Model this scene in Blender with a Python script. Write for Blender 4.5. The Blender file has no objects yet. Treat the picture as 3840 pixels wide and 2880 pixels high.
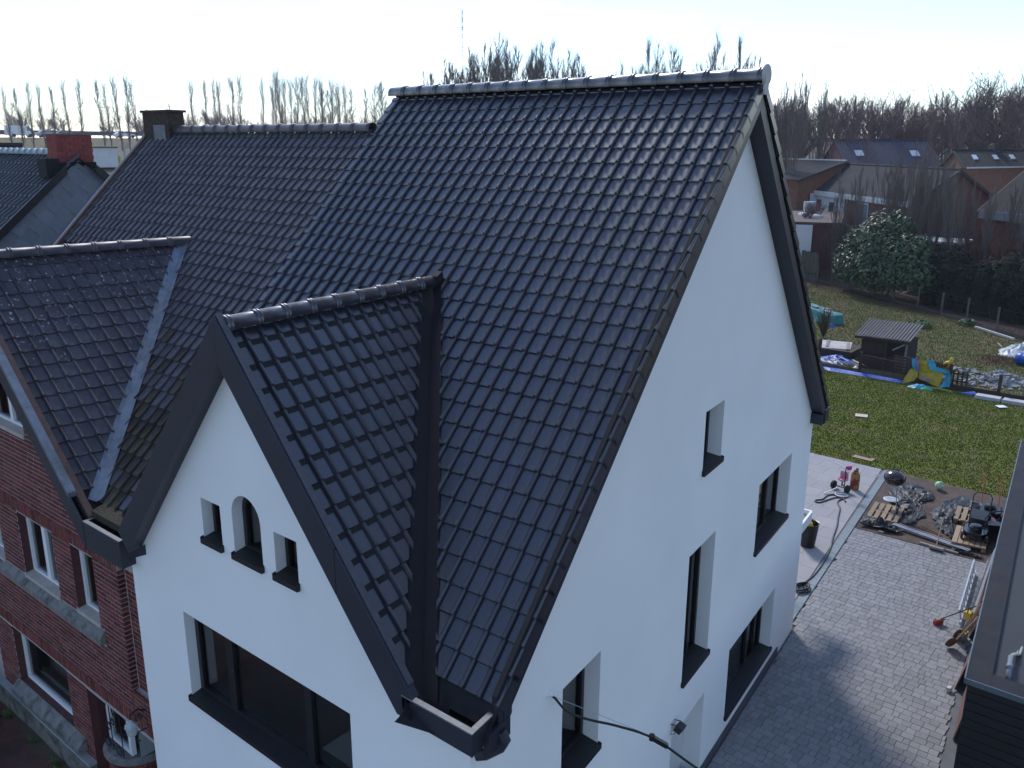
import bpy, bmesh, math, random
from mathutils import Vector, Matrix, geometry, noise

R = random.Random(11)
sc = bpy.context.scene
COL = sc.collection

# ------------------------------------------------------------------ camera
CAM = Vector((4.3447, -4.7516, 9.6438))
YAW, PITCH, ROLL, FPX = 0.6864, -0.2713, 0.004, 3253.58
_fw = Vector((-math.sin(YAW) * math.cos(PITCH), math.cos(YAW) * math.cos(PITCH), math.sin(PITCH)))
_rt = Vector((math.cos(YAW), math.sin(YAW), 0))
_up = _rt.cross(_fw)
_c, _s = math.cos(ROLL), math.sin(ROLL)
_rt, _up = _rt * _c + _up * _s, _up * _c - _rt * _s
cd = bpy.data.cameras.new('camera')
cam = bpy.data.objects.new('camera', cd)
COL.objects.link(cam)
m = Matrix((_rt, _up, -_fw)).transposed().to_4x4()
m.translation = CAM
cam.matrix_world = m
cd.sensor_fit = 'HORIZONTAL'
cd.sensor_width = 36
cd.lens = 36 * FPX / 3840
cd.clip_start = 0.1
cd.clip_end = 6000
sc.camera = cam

# ------------------------------------------------------------------ light
SUN_AZ = Vector((-0.74, 0.67)).normalized()
SUN_EL = math.radians(41)
W = bpy.data.worlds.new('World')
sc.world = W
W.use_nodes = True
nt = W.node_tree
nt.nodes.clear()
def wn(t, **k):
    n = nt.nodes.new(t)
    for a, b in k.items():
        setattr(n, a, b)
    return n
sky = wn('ShaderNodeTexSky', sky_type='NISHITA', sun_disc=False)
sky.sun_elevation = SUN_EL
sky.sun_rotation = math.atan2(SUN_AZ.x, SUN_AZ.y)
sky.altitude = 20
sky.air_density = 1.0
sky.dust_density = 0.1
sky.ozone_density = 5.0
tc = wn('ShaderNodeTexCoord')
mp = wn('ShaderNodeMapping')
mp.inputs['Scale'].default_value = (1.0, 1.0, 4.5)
mp.inputs['Location'].default_value = (0.37, 0.11, 0.63)
nz = wn('ShaderNodeTexNoise')
nz.inputs['Scale'].default_value = 2.4
nz.inputs['Detail'].default_value = 7
nz.inputs['Roughness'].default_value = 0.5
nz.inputs['Distortion'].default_value = 0.25
rp = wn('ShaderNodeValToRGB')
rp.color_ramp.elements[0].position = 0.47
rp.color_ramp.elements[1].position = 0.66
bw = wn('ShaderNodeRGBToBW')
cl = wn('ShaderNodeMix', data_type='RGBA', blend_type='MIX')
cl.inputs[0].default_value = 0.7
mul = wn('ShaderNodeMix', data_type='RGBA', blend_type='MULTIPLY')
mul.inputs[0].default_value = 1.0
mul.inputs[7].default_value = (1.7, 1.7, 1.75, 1)
mx = wn('ShaderNodeMix', data_type='RGBA')
bg = wn('ShaderNodeBackground')
bg.inputs['Strength'].default_value = 0.15
out = wn('ShaderNodeOutputWorld')
L = nt.links.new
L(tc.outputs['Generated'], mp.inputs['Vector'])
L(mp.outputs[0], nz.inputs['Vector'])
L(nz.outputs['Fac'], rp.inputs['Fac'])
L(sky.outputs[0], bw.inputs[0])
L(sky.outputs[0], cl.inputs[6])
L(bw.outputs[0], cl.inputs[7])
L(cl.outputs[2], mul.inputs[6])
L(rp.outputs[0], mx.inputs[0])
L(sky.outputs[0], mx.inputs[6])
L(mul.outputs[2], mx.inputs[7])
L(mx.outputs[2], bg.inputs['Color'])
L(bg.outputs[0], out.inputs[0])

sd = bpy.data.lights.new('sun', 'SUN')
sd.energy = 2.1
sd.angle = math.radians(11)
sd.color = (1.0, 0.97, 0.93)
sun = bpy.data.objects.new('sun', sd)
COL.objects.link(sun)
to_sun = Vector((SUN_AZ.x * math.cos(SUN_EL), SUN_AZ.y * math.cos(SUN_EL), math.sin(SUN_EL)))
sun.rotation_euler = to_sun.to_track_quat('Z', 'Y').to_euler()
sun.location = (0, 0, 60)

sc.view_settings.view_transform = 'Standard'
sc.view_settings.look = 'None'
sc.view_settings.gamma = 1
sc.view_settings.exposure = 0.65
sc.view_settings.use_curve_mapping = False
sc.render.engine = 'CYCLES'
sc.cycles.max_bounces = 6
sc.cycles.diffuse_bounces = 3
sc.cycles.glossy_bounces = 3
sc.cycles.transparent_max_bounces = 12
sc.cycles.use_denoising = True

# ------------------------------------------------------------------ helpers
WL = {}          # world location of every object that has children
SK = -0.1115     # the plot is skewed: house coordinates -> world

def H(p):
    return Vector((p[0] + SK * p[1], p[1], p[2]))

class MB:
    def __init__(s):
        s.v = []
        s.f = []
    def add(s, vs, fs):
        o = len(s.v)
        s.v += [Vector(a) for a in vs]
        s.f += [tuple(i + o for i in q) for q in fs]
        return s
    def quad(s, a, b, c, d):
        return s.add([a, b, c, d], [(0, 1, 2, 3)])
    def box(s, x0, x1, y0, y1, z0, z1):
        return s.add([(x0, y0, z0), (x1, y0, z0), (x1, y1, z0), (x0, y1, z0), (x0, y0, z1), (x1, y0, z1), (x1, y1, z1), (x0, y1, z1)],
                     [(0, 3, 2, 1), (4, 5, 6, 7), (0, 1, 5, 4), (1, 2, 6, 5), (2, 3, 7, 6), (3, 0, 4, 7)])
    def bbox(s, x0, x1, y0, y1, z0, z1, b=0.005):
        """box with its top edges chamfered"""
        vs = [(x0, y0, z0), (x1, y0, z0), (x1, y1, z0), (x0, y1, z0), (x0, y0, z1 - b), (x1, y0, z1 - b), (x1, y1, z1 - b), (x0, y1, z1 - b),
              (x0 + b, y0 + b, z1), (x1 - b, y0 + b, z1), (x1 - b, y1 - b, z1), (x0 + b, y1 - b, z1)]
        fs = [(0, 1, 5, 4), (1, 2, 6, 5), (2, 3, 7, 6), (3, 0, 4, 7), (4, 5, 9, 8), (5, 6, 10, 9), (6, 7, 11, 10), (7, 4, 8, 11), (8, 9, 10, 11)]
        return s.add(vs, fs)
    def obox(s, c, a, b, d):
        c, a, b, d = Vector(c), Vector(a), Vector(b), Vector(d)
        vs = [c - a - b - d, c + a - b - d, c + a + b - d, c - a + b - d, c - a - b + d, c + a - b + d, c + a + b + d, c - a + b + d]
        return s.add(vs, [(0, 3, 2, 1), (4, 5, 6, 7), (0, 1, 5, 4), (1, 2, 6, 5), (2, 3, 7, 6), (3, 0, 4, 7)])
    def beam(s, p, q, w, h, up=(0, 0, 1)):
        """square bar from p to q, w across and h along up"""
        p, q = Vector(p), Vector(q)
        d = q - p
        u = Vector(up)
        sd_ = d.cross(u)
        if sd_.length < 1e-6:
            sd_ = d.cross(Vector((1, 0, 0)))
        sd_.normalize()
        u = sd_.cross(d).normalized()
        return s.obox((p + q) / 2, d / 2, sd_ * w / 2, u * h / 2)
    def prism(s, poly, vec):
        n = len(poly)
        vec = Vector(vec)
        a = [Vector(p) for p in poly]
        vs = a + [p + vec for p in a]
        fs = [tuple(range(n - 1, -1, -1)), tuple(range(n, 2 * n))]
        for i in range(n):
            j = (i + 1) % n
            fs.append((i, j, n + j, n + i))
        return s.add(vs, fs)
    def tube(s, pts, r, n=6, caps=True):
        pts = [Vector(p) for p in pts]
        if not isinstance(r, (list, tuple)):
            r = [r] * len(pts)
        base = len(s.v)
        ref = None
        for i, p in enumerate(pts):
            if i == 0: d = pts[1] - p
            elif i == len(pts) - 1: d = p - pts[i - 1]
            else: d = pts[i + 1] - pts[i - 1]
            d.normalize()
            if ref is None:
                ref = Vector((0, 0, 1)) if abs(d.z) < 0.9 else Vector((1, 0, 0))
            a = d.cross(ref)
            if a.length < 1e-5: a = d.cross(Vector((0, 1, 0)))
            a.normalize()
            b = a.cross(d).normalized()
            ref = b
            for k in range(n):
                t = 2 * math.pi * k / n
                s.v.append(p + (a * math.cos(t) + b * math.sin(t)) * r[i])
        for i in range(len(pts) - 1):
            for k in range(n):
                k2 = (k + 1) % n
                s.f.append((base + i * n + k, base + i * n + k2, base + (i + 1) * n + k2, base + (i + 1) * n + k))
        if caps:
            s.f.append(tuple(base + k for k in range(n - 1, -1, -1)))
            e = base + (len(pts) - 1) * n
            s.f.append(tuple(e + k for k in range(n)))
        return s
    def lathe(s, c, prof, n=12, axis=(0, 0, 1)):
        """prof: list of (radius, height) along axis from c"""
        c = Vector(c)
        ax = Vector(axis).normalized()
        a = ax.cross(Vector((0, 0, 1)) if abs(ax.z) < 0.9 else Vector((1, 0, 0))).normalized()
        b = ax.cross(a)
        base = len(s.v)
        for r, h in prof:
            for k in range(n):
                t = 2 * math.pi * k / n
                s.v.append(c + ax * h + (a * math.cos(t) + b * math.sin(t)) * r)
        for i in range(len(prof) - 1):
            for k in range(n):
                k2 = (k + 1) % n
                s.f.append((base + i * n + k, base + i * n + k2, base + (i + 1) * n + k2, base + (i + 1) * n + k))
        s.f.append(tuple(base + k for k in range(n - 1, -1, -1)))
        e = base + (len(prof) - 1) * n
        s.f.append(tuple(e + k for k in range(n)))
        return s
    def xf(s, fn, start=0):
        for i in range(start, len(s.v)):
            s.v[i] = Vector(fn(s.v[i]))
        return s
    def mesh(s, name, mat, origin=(0, 0, 0), smooth=False):
        o = Vector(origin)
        me = bpy.data.meshes.new(name)
        me.from_pydata([tuple(p - o) for p in s.v], [], s.f)
        me.update()
        if mat is not None:
            me.materials.append(mat)
        if smooth:
            me.polygons.foreach_set('use_smooth', [True] * len(me.polygons))
        return me
    def build(s, name, mat, parent=None, smooth=False, kind=None, origin=None):
        """origin: world position of the object's own origin (defaults to the parent's)"""
        po = WL[parent.name] if parent is not None else Vector((0, 0, 0))
        oo = Vector(origin) if origin is not None else po
        me = s.mesh(name, mat, oo, smooth)
        ob = bpy.data.objects.new(name, me)
        COL.objects.link(ob)
        ob.location = oo - po
        if parent is not None:
            ob.parent = parent
        if kind: ob['kind'] = kind
        WL[ob.name] = oo
        return ob

def put(name, me, pos, parent=None):
    """an object that shares mesh data, standing at a world position"""
    ob = bpy.data.objects.new(name, me)
    COL.objects.link(ob)
    pos = Vector(pos)
    ob.location = pos - (WL[parent.name] if parent is not None else Vector((0, 0, 0)))
    if parent is not None: ob.parent = parent
    WL[ob.name] = pos
    return ob

def tag(o, label, cat, group=None, kind=None):
    o['label'] = label
    o['category'] = cat
    if group: o['group'] = group
    if kind: o['kind'] = kind
    return o

def thing(name, loc, label, cat, group=None):
    o = bpy.data.objects.new(name, None)
    COL.objects.link(o)
    o.location = loc
    o.empty_display_size = 0.2
    WL[o.name] = Vector(loc)
    return tag(o, label, cat, group)

def copy_tree(o, loc, rotz=0.0, scale=1.0, label=None):
    c = o.copy()
    COL.objects.link(c)
    c.location = loc
    c.rotation_euler = (0, 0, rotz)
    c.scale = (scale, scale, scale)
    if label: c['label'] = label
    for ch in o.children:
        k = ch.copy()
        COL.objects.link(k)
        k.parent = c
        for g in ch.children:
            q = g.copy()
            COL.objects.link(q)
            q.parent = k
    return c

# ------------------------------------------------------------------ materials
_MC = {}
def M(name, col, rough=0.7, var=0.15, scale=4.0, bump=0.0, bscale=60.0, metal=0.0, spec=0.5, rnd=0.0, hue=0.0, col2=None, c2pos=(0.45, 0.62), c2scale=3.0, coat=0.0, stretch=None, detail=5):
    if name in _MC: return _MC[name]
    mt = bpy.data.materials.new(name)
    mt.use_nodes = True
    t = mt.node_tree
    b = t.nodes['Principled BSDF']
    N = t.nodes.new
    K = t.links.new
    b.inputs['Roughness'].default_value = rough
    b.inputs['Metallic'].default_value = metal
    b.inputs['Specular IOR Level'].default_value = spec
    b.inputs['Coat Weight'].default_value = coat
    geo = N('ShaderNodeNewGeometry')
    pos = geo.outputs['Position']
    if stretch:
        mpn = N('ShaderNodeMapping')
        mpn.inputs['Scale'].default_value = stretch
        K(pos, mpn.inputs[0])
        pos = mpn.outputs[0]
    n1 = N('ShaderNodeTexNoise')
    n1.inputs['Scale'].default_value = scale
    n1.inputs['Detail'].default_value = detail
    n1.inputs['Roughness'].default_value = 0.62
    K(pos, n1.inputs['Vector'])
    r1 = N('ShaderNodeMapRange')
    r1.inputs[1].default_value = 0.25
    r1.inputs[2].default_value = 0.75
    r1.inputs[3].default_value = 1 - var
    r1.inputs[4].default_value = 1 + var
    K(n1.outputs['Fac'], r1.inputs[0])
    val = r1.outputs[0]
    cur = None
    if col2 is not None:
        n2 = N('ShaderNodeTexNoise')
        n2.inputs['Scale'].default_value = c2scale
        n2.inputs['Detail'].default_value = 6
        n2.inputs['Roughness'].default_value = 0.6
        K(pos, n2.inputs['Vector'])
        cr = N('ShaderNodeValToRGB')
        cr.color_ramp.elements[0].position = c2pos[0]
        cr.color_ramp.elements[1].position = c2pos[1]
        cr.color_ramp.elements[0].color = (*col, 1)
        cr.color_ramp.elements[1].color = (*col2, 1)
        K(n2.outputs['Fac'], cr.inputs[0])
        cur = cr.outputs[0]
    if rnd or hue:
        oi = N('ShaderNodeObjectInfo')
        ad = N('ShaderNodeMath'); ad.operation = 'ADD'
        K(oi.outputs['Random'], ad.inputs[0])
        K(geo.outputs['Random Per Island'], ad.inputs[1])
        fr = N('ShaderNodeMath'); fr.operation = 'FRACT'
        K(ad.outputs[0], fr.inputs[0])
        r2 = N('ShaderNodeMapRange')
        r2.inputs[3].default_value = 1 - rnd
        r2.inputs[4].default_value = 1 + rnd
        K(fr.outputs[0], r2.inputs[0])
        mm = N('ShaderNodeMath'); mm.operation = 'MULTIPLY'
        K(val, mm.inputs[0]); K(r2.outputs[0], mm.inputs[1])
        val = mm.outputs[0]
    hs = N('ShaderNodeHueSaturation')
    hs.inputs['Color'].default_value = (*col, 1)
    if cur is not None: K(cur, hs.inputs['Color'])
    K(val, hs.inputs['Value'])
    if hue:
        m7 = N('ShaderNodeMath'); m7.operation = 'MULTIPLY'; m7.inputs[1].default_value = 7.31
        K(fr.outputs[0], m7.inputs[0])
        f7 = N('ShaderNodeMath'); f7.operation = 'FRACT'; K(m7.outputs[0], f7.inputs[0])
        r3 = N('ShaderNodeMapRange')
        r3.inputs[3].default_value = 0.5 - hue
        r3.inputs[4].default_value = 0.5 + hue
        K(f7.outputs[0], r3.inputs[0])
        K(r3.outputs[0], hs.inputs['Hue'])
    K(hs.outputs[0], b.inputs['Base Color'])
    if bump:
        n3 = N('ShaderNodeTexNoise')
        n3.inputs['Scale'].default_value = bscale
        n3.inputs['Detail'].default_value = 4
        K(pos, n3.inputs['Vector'])
        bp = N('ShaderNodeBump')
        bp.inputs['Strength'].default_value = bump
        bp.inputs['Distance'].default_value = 0.02
        K(n3.outputs['Fac'], bp.inputs['Height'])
        K(bp.outputs[0], b.inputs['Normal'])
    _MC[name] = mt
    return mt

def glass(name, tint=(0.75, 0.85, 0.85)):
    if name in _MC: return _MC[name]
    mt = bpy.data.materials.new(name)
    mt.use_nodes = True
    t = mt.node_tree
    t.nodes.clear()
    N = t.nodes.new
    o = N('ShaderNodeOutputMaterial')
    tr = N('ShaderNodeBsdfTransparent'); tr.inputs[0].default_value = (*tint, 1)
    gl = N('ShaderNodeBsdfGlossy'); gl.inputs['Roughness'].default_value = 0.02
    fr = N('ShaderNodeFresnel'); fr.inputs[0].default_value = 2.3
    mx_ = N('ShaderNodeMixShader')
    t.links.new(fr.outputs[0], mx_.inputs[0])
    t.links.new(tr.outputs[0], mx_.inputs[1])
    t.links.new(gl.outputs[0], mx_.inputs[2])
    t.links.new(mx_.outputs[0], o.inputs[0])
    _MC[name] = mt
    return mt
# ------------------------------------------------------------------ shared house parts
C_RENDER = M('white_render', (0.80, 0.80, 0.79), rough=0.9, var=0.05, scale=0.55, bump=0.25, bscale=140, spec=0.2, detail=9)
C_ANTHRA = M('anthracite_metal', (0.022, 0.024, 0.036), rough=0.42, var=0.15, scale=3, spec=0.45)
C_SILL = M('dark_bluestone', (0.012, 0.012, 0.015), rough=0.5, var=0.25, scale=9, spec=0.4)
C_FRAME = M('dark_window_frame', (0.012, 0.011, 0.014), rough=0.4, var=0.1)
C_LEAD = M('dark_lead', (0.016, 0.015, 0.020), rough=0.75, var=0.2, scale=5, spec=0.2)
C_RIM = M('grey_gutter_rim', (0.16, 0.16, 0.17), rough=0.65, var=0.3, scale=14)
C_GREY = M('grey_end_cap', (0.42, 0.41, 0.39), rough=0.7, var=0.15, scale=8)
C_TILE = M('glazed_black_tile', (0.026, 0.025, 0.036), rough=0.30, var=0.12, scale=0.8, spec=1.0, rnd=0.13)
C_DECK = M('dark_roof_underlay', (0.012, 0.012, 0.014), rough=0.9)
C_ROOM = M('pale_room_plaster', (0.62, 0.65, 0.64), rough=0.9, var=0.05)
C_DARKROOM = M('dim_room', (0.20, 0.21, 0.23), rough=0.9, var=0.1)
G_CLEAR = glass('clear_glass')

def H0(p): return Vector(p)

def panel(outer, holes, to3, inward, depths, xf=H0):
    """flat wall with openings and their reveals; outer and holes are 2d loops"""
    mb = MB()
    loops = [[Vector((a, b, 0)) for a, b in lp] for lp in [outer] + holes]
    flat = [p for lp in loops for p in lp]
    tris = geometry.tessellate_polygon(loops)
    mb.add([xf(to3(p.x, p.y)) for p in flat], [tuple(t) for t in tris])
    for lp, d in zip(holes, depths):
        n = len(lp)
        a = [Vector(to3(*p)) for p in lp]
        iv = Vector(inward) * d
        vs = [xf(p) for p in a] + [xf(p + iv) for p in a]
        mb.add(vs, [(i, (i + 1) % n, n + (i + 1) % n, n + i) for i in range(n)])
    return mb

def rect(a0, a1, b0, b1):
    return [(a0, b0), (a1, b0), (a1, b1), (a0, b1)]

def tile_mesh(w, l, U, V, N, lin, rib=0.058, ribh=0.040, rise=0.022, over=0.04, flange=0.0, right_rib=True):
    """vertices of one interlocking tile, rib at u=0, in local world offsets"""
    prof = [(0.0, 0.002), (0.10 * rib, 0.62 * ribh), (0.30 * rib, 0.95 * ribh), (0.50 * rib, ribh), (0.72 * rib, 0.80 * ribh), (0.92 * rib, 0.25 * ribh), (1.0 * rib, -0.004), (1.14 * rib, 0.0), (w - 0.006, 0.0), (w, -0.006)]
    lt = l + over
    rows = [(0.0, -0.010, 1.16), (0.010, 0.0, 1.16), (0.075, 0.0, 1.0), (lt, 0.0, 0.92)]
    mb = MB()
    P = []
    for v, dn, k in rows:
        for u, n in prof:
            uu = u * (1.12 if (k > 1.1 and u <= 1.2 * rib) else 1.0)
            P.append(U * uu + V * v + N * (n * k + dn + rise * (1 - v / lt)))
    q = len(prof)
    F = []
    for r in range(len(rows) - 1):
        for i in range(q - 1):
            F.append((r * q + i, (r + 1) * q + i, (r + 1) * q + i + 1, r * q + i + 1))
    o = len(P)
    for u, n in prof:
        P.append(U * u + N * (rise - 0.034) + V * 0.004)
    for i in range(q - 1):
        F.append((o + i, i, i + 1, o + i + 1))
    if flange:
        b = len(P)
        P += [N * (rise + 0.012), V * lt + N * 0.012, V * lt + N * (-flange), N * (rise - flange), ]
        P += [p + U * 0.014 for p in P[b:b + 4]]
        F += [(b, b + 3, b + 2, b + 1), (b + 4, b + 5, b + 6, b + 7), (b, b + 4, b + 7, b + 3), (b + 3, b + 7, b + 6, b + 2)]
    mb.add([lin(p) for p in P], F)
    return mb

def lay_tiles(O, U, V, N, ncol, nrow, w, l, planes, lin, base, mat, tag_, flange_col=None, offset=None, **kw):
    """returns placements (world position, mesh or None, clipped MB)"""
    U, V, N, O = Vector(U), Vector(V), Vector(N), Vector(O)
    me = tile_mesh(w, l, U, V, N, lin, **kw).mesh('tile', mat)
    mev = tile_mesh(w, l, U, V, N, lin, flange=0.13, **kw).mesh('tile', mat) if flange_col is not None else None
    res = []
    lt = l + 0.04
    for r in range(nrow):
        for c in range(ncol):
            o = O + U * (c * w + (offset(r) if offset else 0)) + V * (r * l)
            corners = [o, o + U * w, o + V * lt, o + U * w + V * lt]
            cut = False
            skip = False
            for pt, nn in planes:
                sg = [nn.dot(q - pt) for q in corners]
                if max(sg) <= 0.01: skip = True; break
                if min(sg) < 0: cut = True
            if skip: continue
            src = mev if c == flange_col else me
            if cut:
                bm = bmesh.new()
                bm.from_mesh(src)
                dead = False
                for pt, nn in planes:
                    # planes are in unskewed house coordinates: undo lin for the test
                    pw = base(pt) - base(o)
                    t1 = lin(Vector((-nn.y, nn.x, 0)))
                    n2 = Vector((t1.y, -t1.x, 0)) if abs(nn.z) < 1e-6 else nn
                    if n2.dot(lin(nn)) < 0: n2 = -n2
                    g = bm.verts[:] + bm.edges[:] + bm.faces[:]
                    if not g: dead = True; break
                    bmesh.ops.bisect_plane(bm, geom=g, plane_co=pw, plane_no=n2, clear_inner=True)
                if len(bm.faces) < 2: bm.free(); continue
                m2 = bpy.data.meshes.new('tile')
                bm.to_mesh(m2)
                bm.free()
                m2.materials.append(mat)
                res.append((base(o), m2))
            else:
                res.append((base(o), src))
    return res

def in_view(p, margin=0.05):
    d = Vector(p) - CAM
    z = d.dot(_fw)
    if z <= 0: return False
    x, y = FPX * d.dot(_rt) / z / 1920, FPX * d.dot(_up) / z / 1440
    return abs(x) < 1 + margin and abs(y) < 1 + margin

def place_pieces(pl, name, parent, mat, limit=300, stuff_name=None):
    """the nearest in view as objects of their own, the rest joined into one part"""
    pl = sorted(pl, key=lambda a: (not in_view(a[0], 0.0), (a[0] - CAM).length))
    near, far = pl[:limit], pl[limit:]
    for pos, me in near:
        put(name, me, pos, parent)
    if far:
        vs, fs = [], []
        o = WL[parent.name]
        cache = {}
        for pos, me in far:
            k = me.name
            if k not in cache:
                cache[k] = ([v.co.copy() for v in me.vertices], [tuple(p.vertices) for p in me.polygons])
            cv, cf = cache[k]
            b = len(vs)
            d = pos - o
            vs += [v + d for v in cv]
            fs += [tuple(i + b for i in q) for q in cf]
        me = bpy.data.meshes.new(stuff_name or name)
        me.from_pydata([tuple(v) for v in vs], [], fs)
        me.materials.append(mat)
        ob = bpy.data.objects.new(stuff_name or name, me)
        COL.objects.link(ob)
        ob.parent = parent
        ob['kind'] = 'stuff'

def window(house, nm, to3, inward, xf, a0, a1, b0, b1, depth, mull=(), arch=False, frame_mat=None, sill_mat=None, room=None, room_depth=1.2, sill=True, handle=None, fw=0.06, proj=0.045, curtain=False):
    """a window part with frame, pane, sill and what lies behind"""
    fm = frame_mat or C_FRAME
    sm = sill_mat or C_SILL
    I = Vector(inward)
    def P(a, b, d): return xf(Vector(to3(a, b)) + I * d)
    def bar(mb, x0, x1, z0, z1, d0, d1):
        vs = [P(x0, z0, d0), P(x1, z0, d0), P(x1, z1, d0), P(x0, z1, d0), P(x0, z0, d1), P(x1, z0, d1), P(x1, z1, d1), P(x0, z1, d1)]
        mb.add(vs, [(0, 1, 2, 3), (7, 6, 5, 4), (0, 4, 5, 1), (1, 5, 6, 2), (2, 6, 7, 3), (3, 7, 4, 0)])
    fr = MB()
    d0, d1 = depth - 0.01, depth + 0.06
    bar(fr, a0, a0 + fw, b0, b1, d0, d1)
    bar(fr, a1 - fw, a1, b0, b1, d0, d1)
    bar(fr, a0 + fw, a1 - fw, b0, b0 + fw, d0, d1)
    if not arch:
        bar(fr, a0 + fw, a1 - fw, b1 - fw, b1, d0, d1)
    else:
        cx, r = (a0 + a1) / 2, (a1 - a0) / 2
        for i in range(10):
            t0, t1 = math.pi * i / 10, math.pi * (i + 1) / 10
            q = [(cx + rr * math.cos(t), b1 + rr * math.sin(t)) for rr in (r, r - fw) for t in (t0, t1)]
            vs = [P(*q[0], d0), P(*q[1], d0), P(*q[3], d0), P(*q[2], d0), P(*q[0], d1), P(*q[1], d1), P(*q[3], d1), P(*q[2], d1)]
            fr.add(vs, [(0, 1, 2, 3), (7, 6, 5, 4), (0, 4, 5, 1), (1, 5, 6, 2), (2, 6, 7, 3), (3, 7, 4, 0)])
    for mpos, mw in mull:
        bar(fr, mpos - mw / 2, mpos + mw / 2, b0 + fw, b1 - fw, d0 - 0.004, d1 - 0.003)
    w = fr.build('window', fm, house)
    pane = MB()
    if arch:
        cx, r = (a0 + a1) / 2, (a1 - a0) / 2 - 0.5 * fw
        lp = [P(a0 + fw / 2, b0 + fw / 2, depth + 0.03), P(a1 - fw / 2, b0 + fw / 2, depth + 0.03)] + [P(cx + r * math.cos(math.pi * i / 10), b1 + r * math.sin(math.pi * i / 10), depth + 0.03) for i in range(11)]
        pane.add(lp, [tuple(range(len(lp)))])
        pane.build('pane', G_CLEAR, w)
    else:
        xs = [a0] + [m_[0] for m_ in mull] + [a1]
        for i in range(len(xs) - 1):
            pn = MB()
            x0 = xs[i] + fw * 0.55
            x1 = xs[i + 1] - fw * 0.55
            z0, z1 = b0 + fw * 0.6, b1 - fw * 0.6
            pn.quad(P(x0, z0, depth + 0.03), P(x1, z0, depth + 0.03), P(x1, z1, depth + 0.03), P(x0, z1, depth + 0.03))
            pn.build('pane', G_CLEAR, w)
    if sill:
        s = MB()
        e = 0.018
        vs = [P(a0 - e, b0 + 0.006, -proj), P(a1 + e, b0 + 0.006, -proj), P(a1 + e, b0 + 0.030, depth), P(a0 - e, b0 + 0.030, depth),
              P(a0 - e, b0 - 0.055, -proj), P(a1 + e, b0 - 0.055, -proj), P(a1 + e, b0 - 0.055, depth), P(a0 - e, b0 - 0.055, depth)]
        s.add(vs, [(0, 1, 2, 3), (4, 7, 6, 5), (0, 4, 5, 1), (1, 5, 6, 2), (3, 7, 4, 0), (2, 6, 7, 3)])
        for a in (a0 - e, a1 + e - 0.014):
            vs = [P(a, b0 + 0.005, -proj), P(a + 0.014, b0 + 0.005, -proj), P(a + 0.014, b0 + 0.028, depth - 0.02), P(a, b0 + 0.028, depth - 0.02),
                  P(a, b0 + 0.022, -proj), P(a + 0.014, b0 + 0.022, -proj), P(a + 0.014, b0 + 0.045, depth - 0.02), P(a, b0 + 0.045, depth - 0.02)]
            s.add(vs, [(4, 5, 6, 7), (0, 1, 5, 4), (1, 2, 6, 5), (3, 0, 4, 7)])
        s.build('sill', sm, w)
    if handle is not None:
        h = MB()
        hx, hz = handle
        h.tube([P(hx, hz, depth - 0.04), P(hx + 0.05, hz, depth - 0.05), P(hx + 0.06, hz - 0.03, depth - 0.05), P(hx + 0.06, hz - 0.13, depth - 0.05)], 0.011, 6)
        h.build('handle', fm, w)
    # room behind the pane
    rm = MB()
    g = 0.12
    x0, x1, z0, z1 = a0 - g, a1 + g, b0 - 0.05, b1 + (0.4 if arch else 0.12)
    dd0, dd1 = depth + 0.061, depth + room_depth
    q = {}
    for i, a in enumerate((x0, x1)):
        for j, b in enumerate((z0, z1)):
            for k, d in enumerate((dd0, dd1)):
                q[i, j, k] = P(a, b, d)
    rm.quad(q[0, 0, 1], q[1, 0, 1], q[1, 1, 1], q[0, 1, 1])
    rm.quad(q[0, 0, 0], q[0, 0, 1], q[0, 1, 1], q[0, 1, 0])
    rm.quad(q[1, 0, 0], q[1, 0, 1], q[1, 1, 1], q[1, 1, 0])
    rm.quad(q[0, 0, 0], q[1, 0, 0], q[1, 0, 1], q[0, 0, 1])
    rm.quad(q[0, 1, 0], q[1, 1, 0], q[1, 1, 1], q[0, 1, 1])
    rm.build('interior', room or C_DARKROOM, w)
    return w

def ridge_tiles(roof, p0, p1, n, rad, mat, cap_end=None, up=(0, 0, 1), lip=0.014):
    """n half-round ridge tiles from p0 to p1 (world), each an object sharing one mesh"""
    p0, p1 = Vector(p0), Vector(p1)
    d = (p1 - p0) / n
    ax = d.normalized()
    sd_ = ax.cross(Vector(up)).normalized()
    uu = sd_.cross(ax).normalized()
    Ln = d.length
    mb = MB()
    K = 10
    st = [(0.0, rad), (0.012, rad + lip), (0.030, rad + lip), (0.036, rad + 0.003), (0.046, rad + 0.003), (0.052, rad + lip * 0.9), (0.072, rad + lip * 0.9), (0.082, rad), (Ln + 0.004, rad * 0.97)]
    for s_, r_ in st:
        for k in range(K + 1):
            t = math.radians(-18) + (math.pi + math.radians(36)) * k / K
            mb.v.append(ax * s_ + sd_ * (math.cos(t) * r_) + uu * (math.sin(t) * r_ * 1.0))
    for i in range(len(st) - 1):
        for k in range(K):
            a = i * (K + 1) + k
            mb.f.append((a, a + 1, a + K + 2, a + K + 1))
    me = mb.mesh('ridge_tile', mat, smooth=True)
    for i in range(n):
        put('ridge_tile', me, p0 + d * i, roof)

# ================================================================== the white house
house = thing('house', (0, 0, 0), 'white rendered house with black tiled steep roof and front gable at the corner', 'house')
Wd, Dp = 5.87, 11.2346
XC, ZI, SX = -3.157, 7.54, 1.1765       # front gable: apex, underside, slope
YR, ZA = 5.919, 10.0415                 # main gable: ridge line, underside
SF, SB = 0.9214, 1.0395
OS, OF = 0.2354, 0.1975

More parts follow.
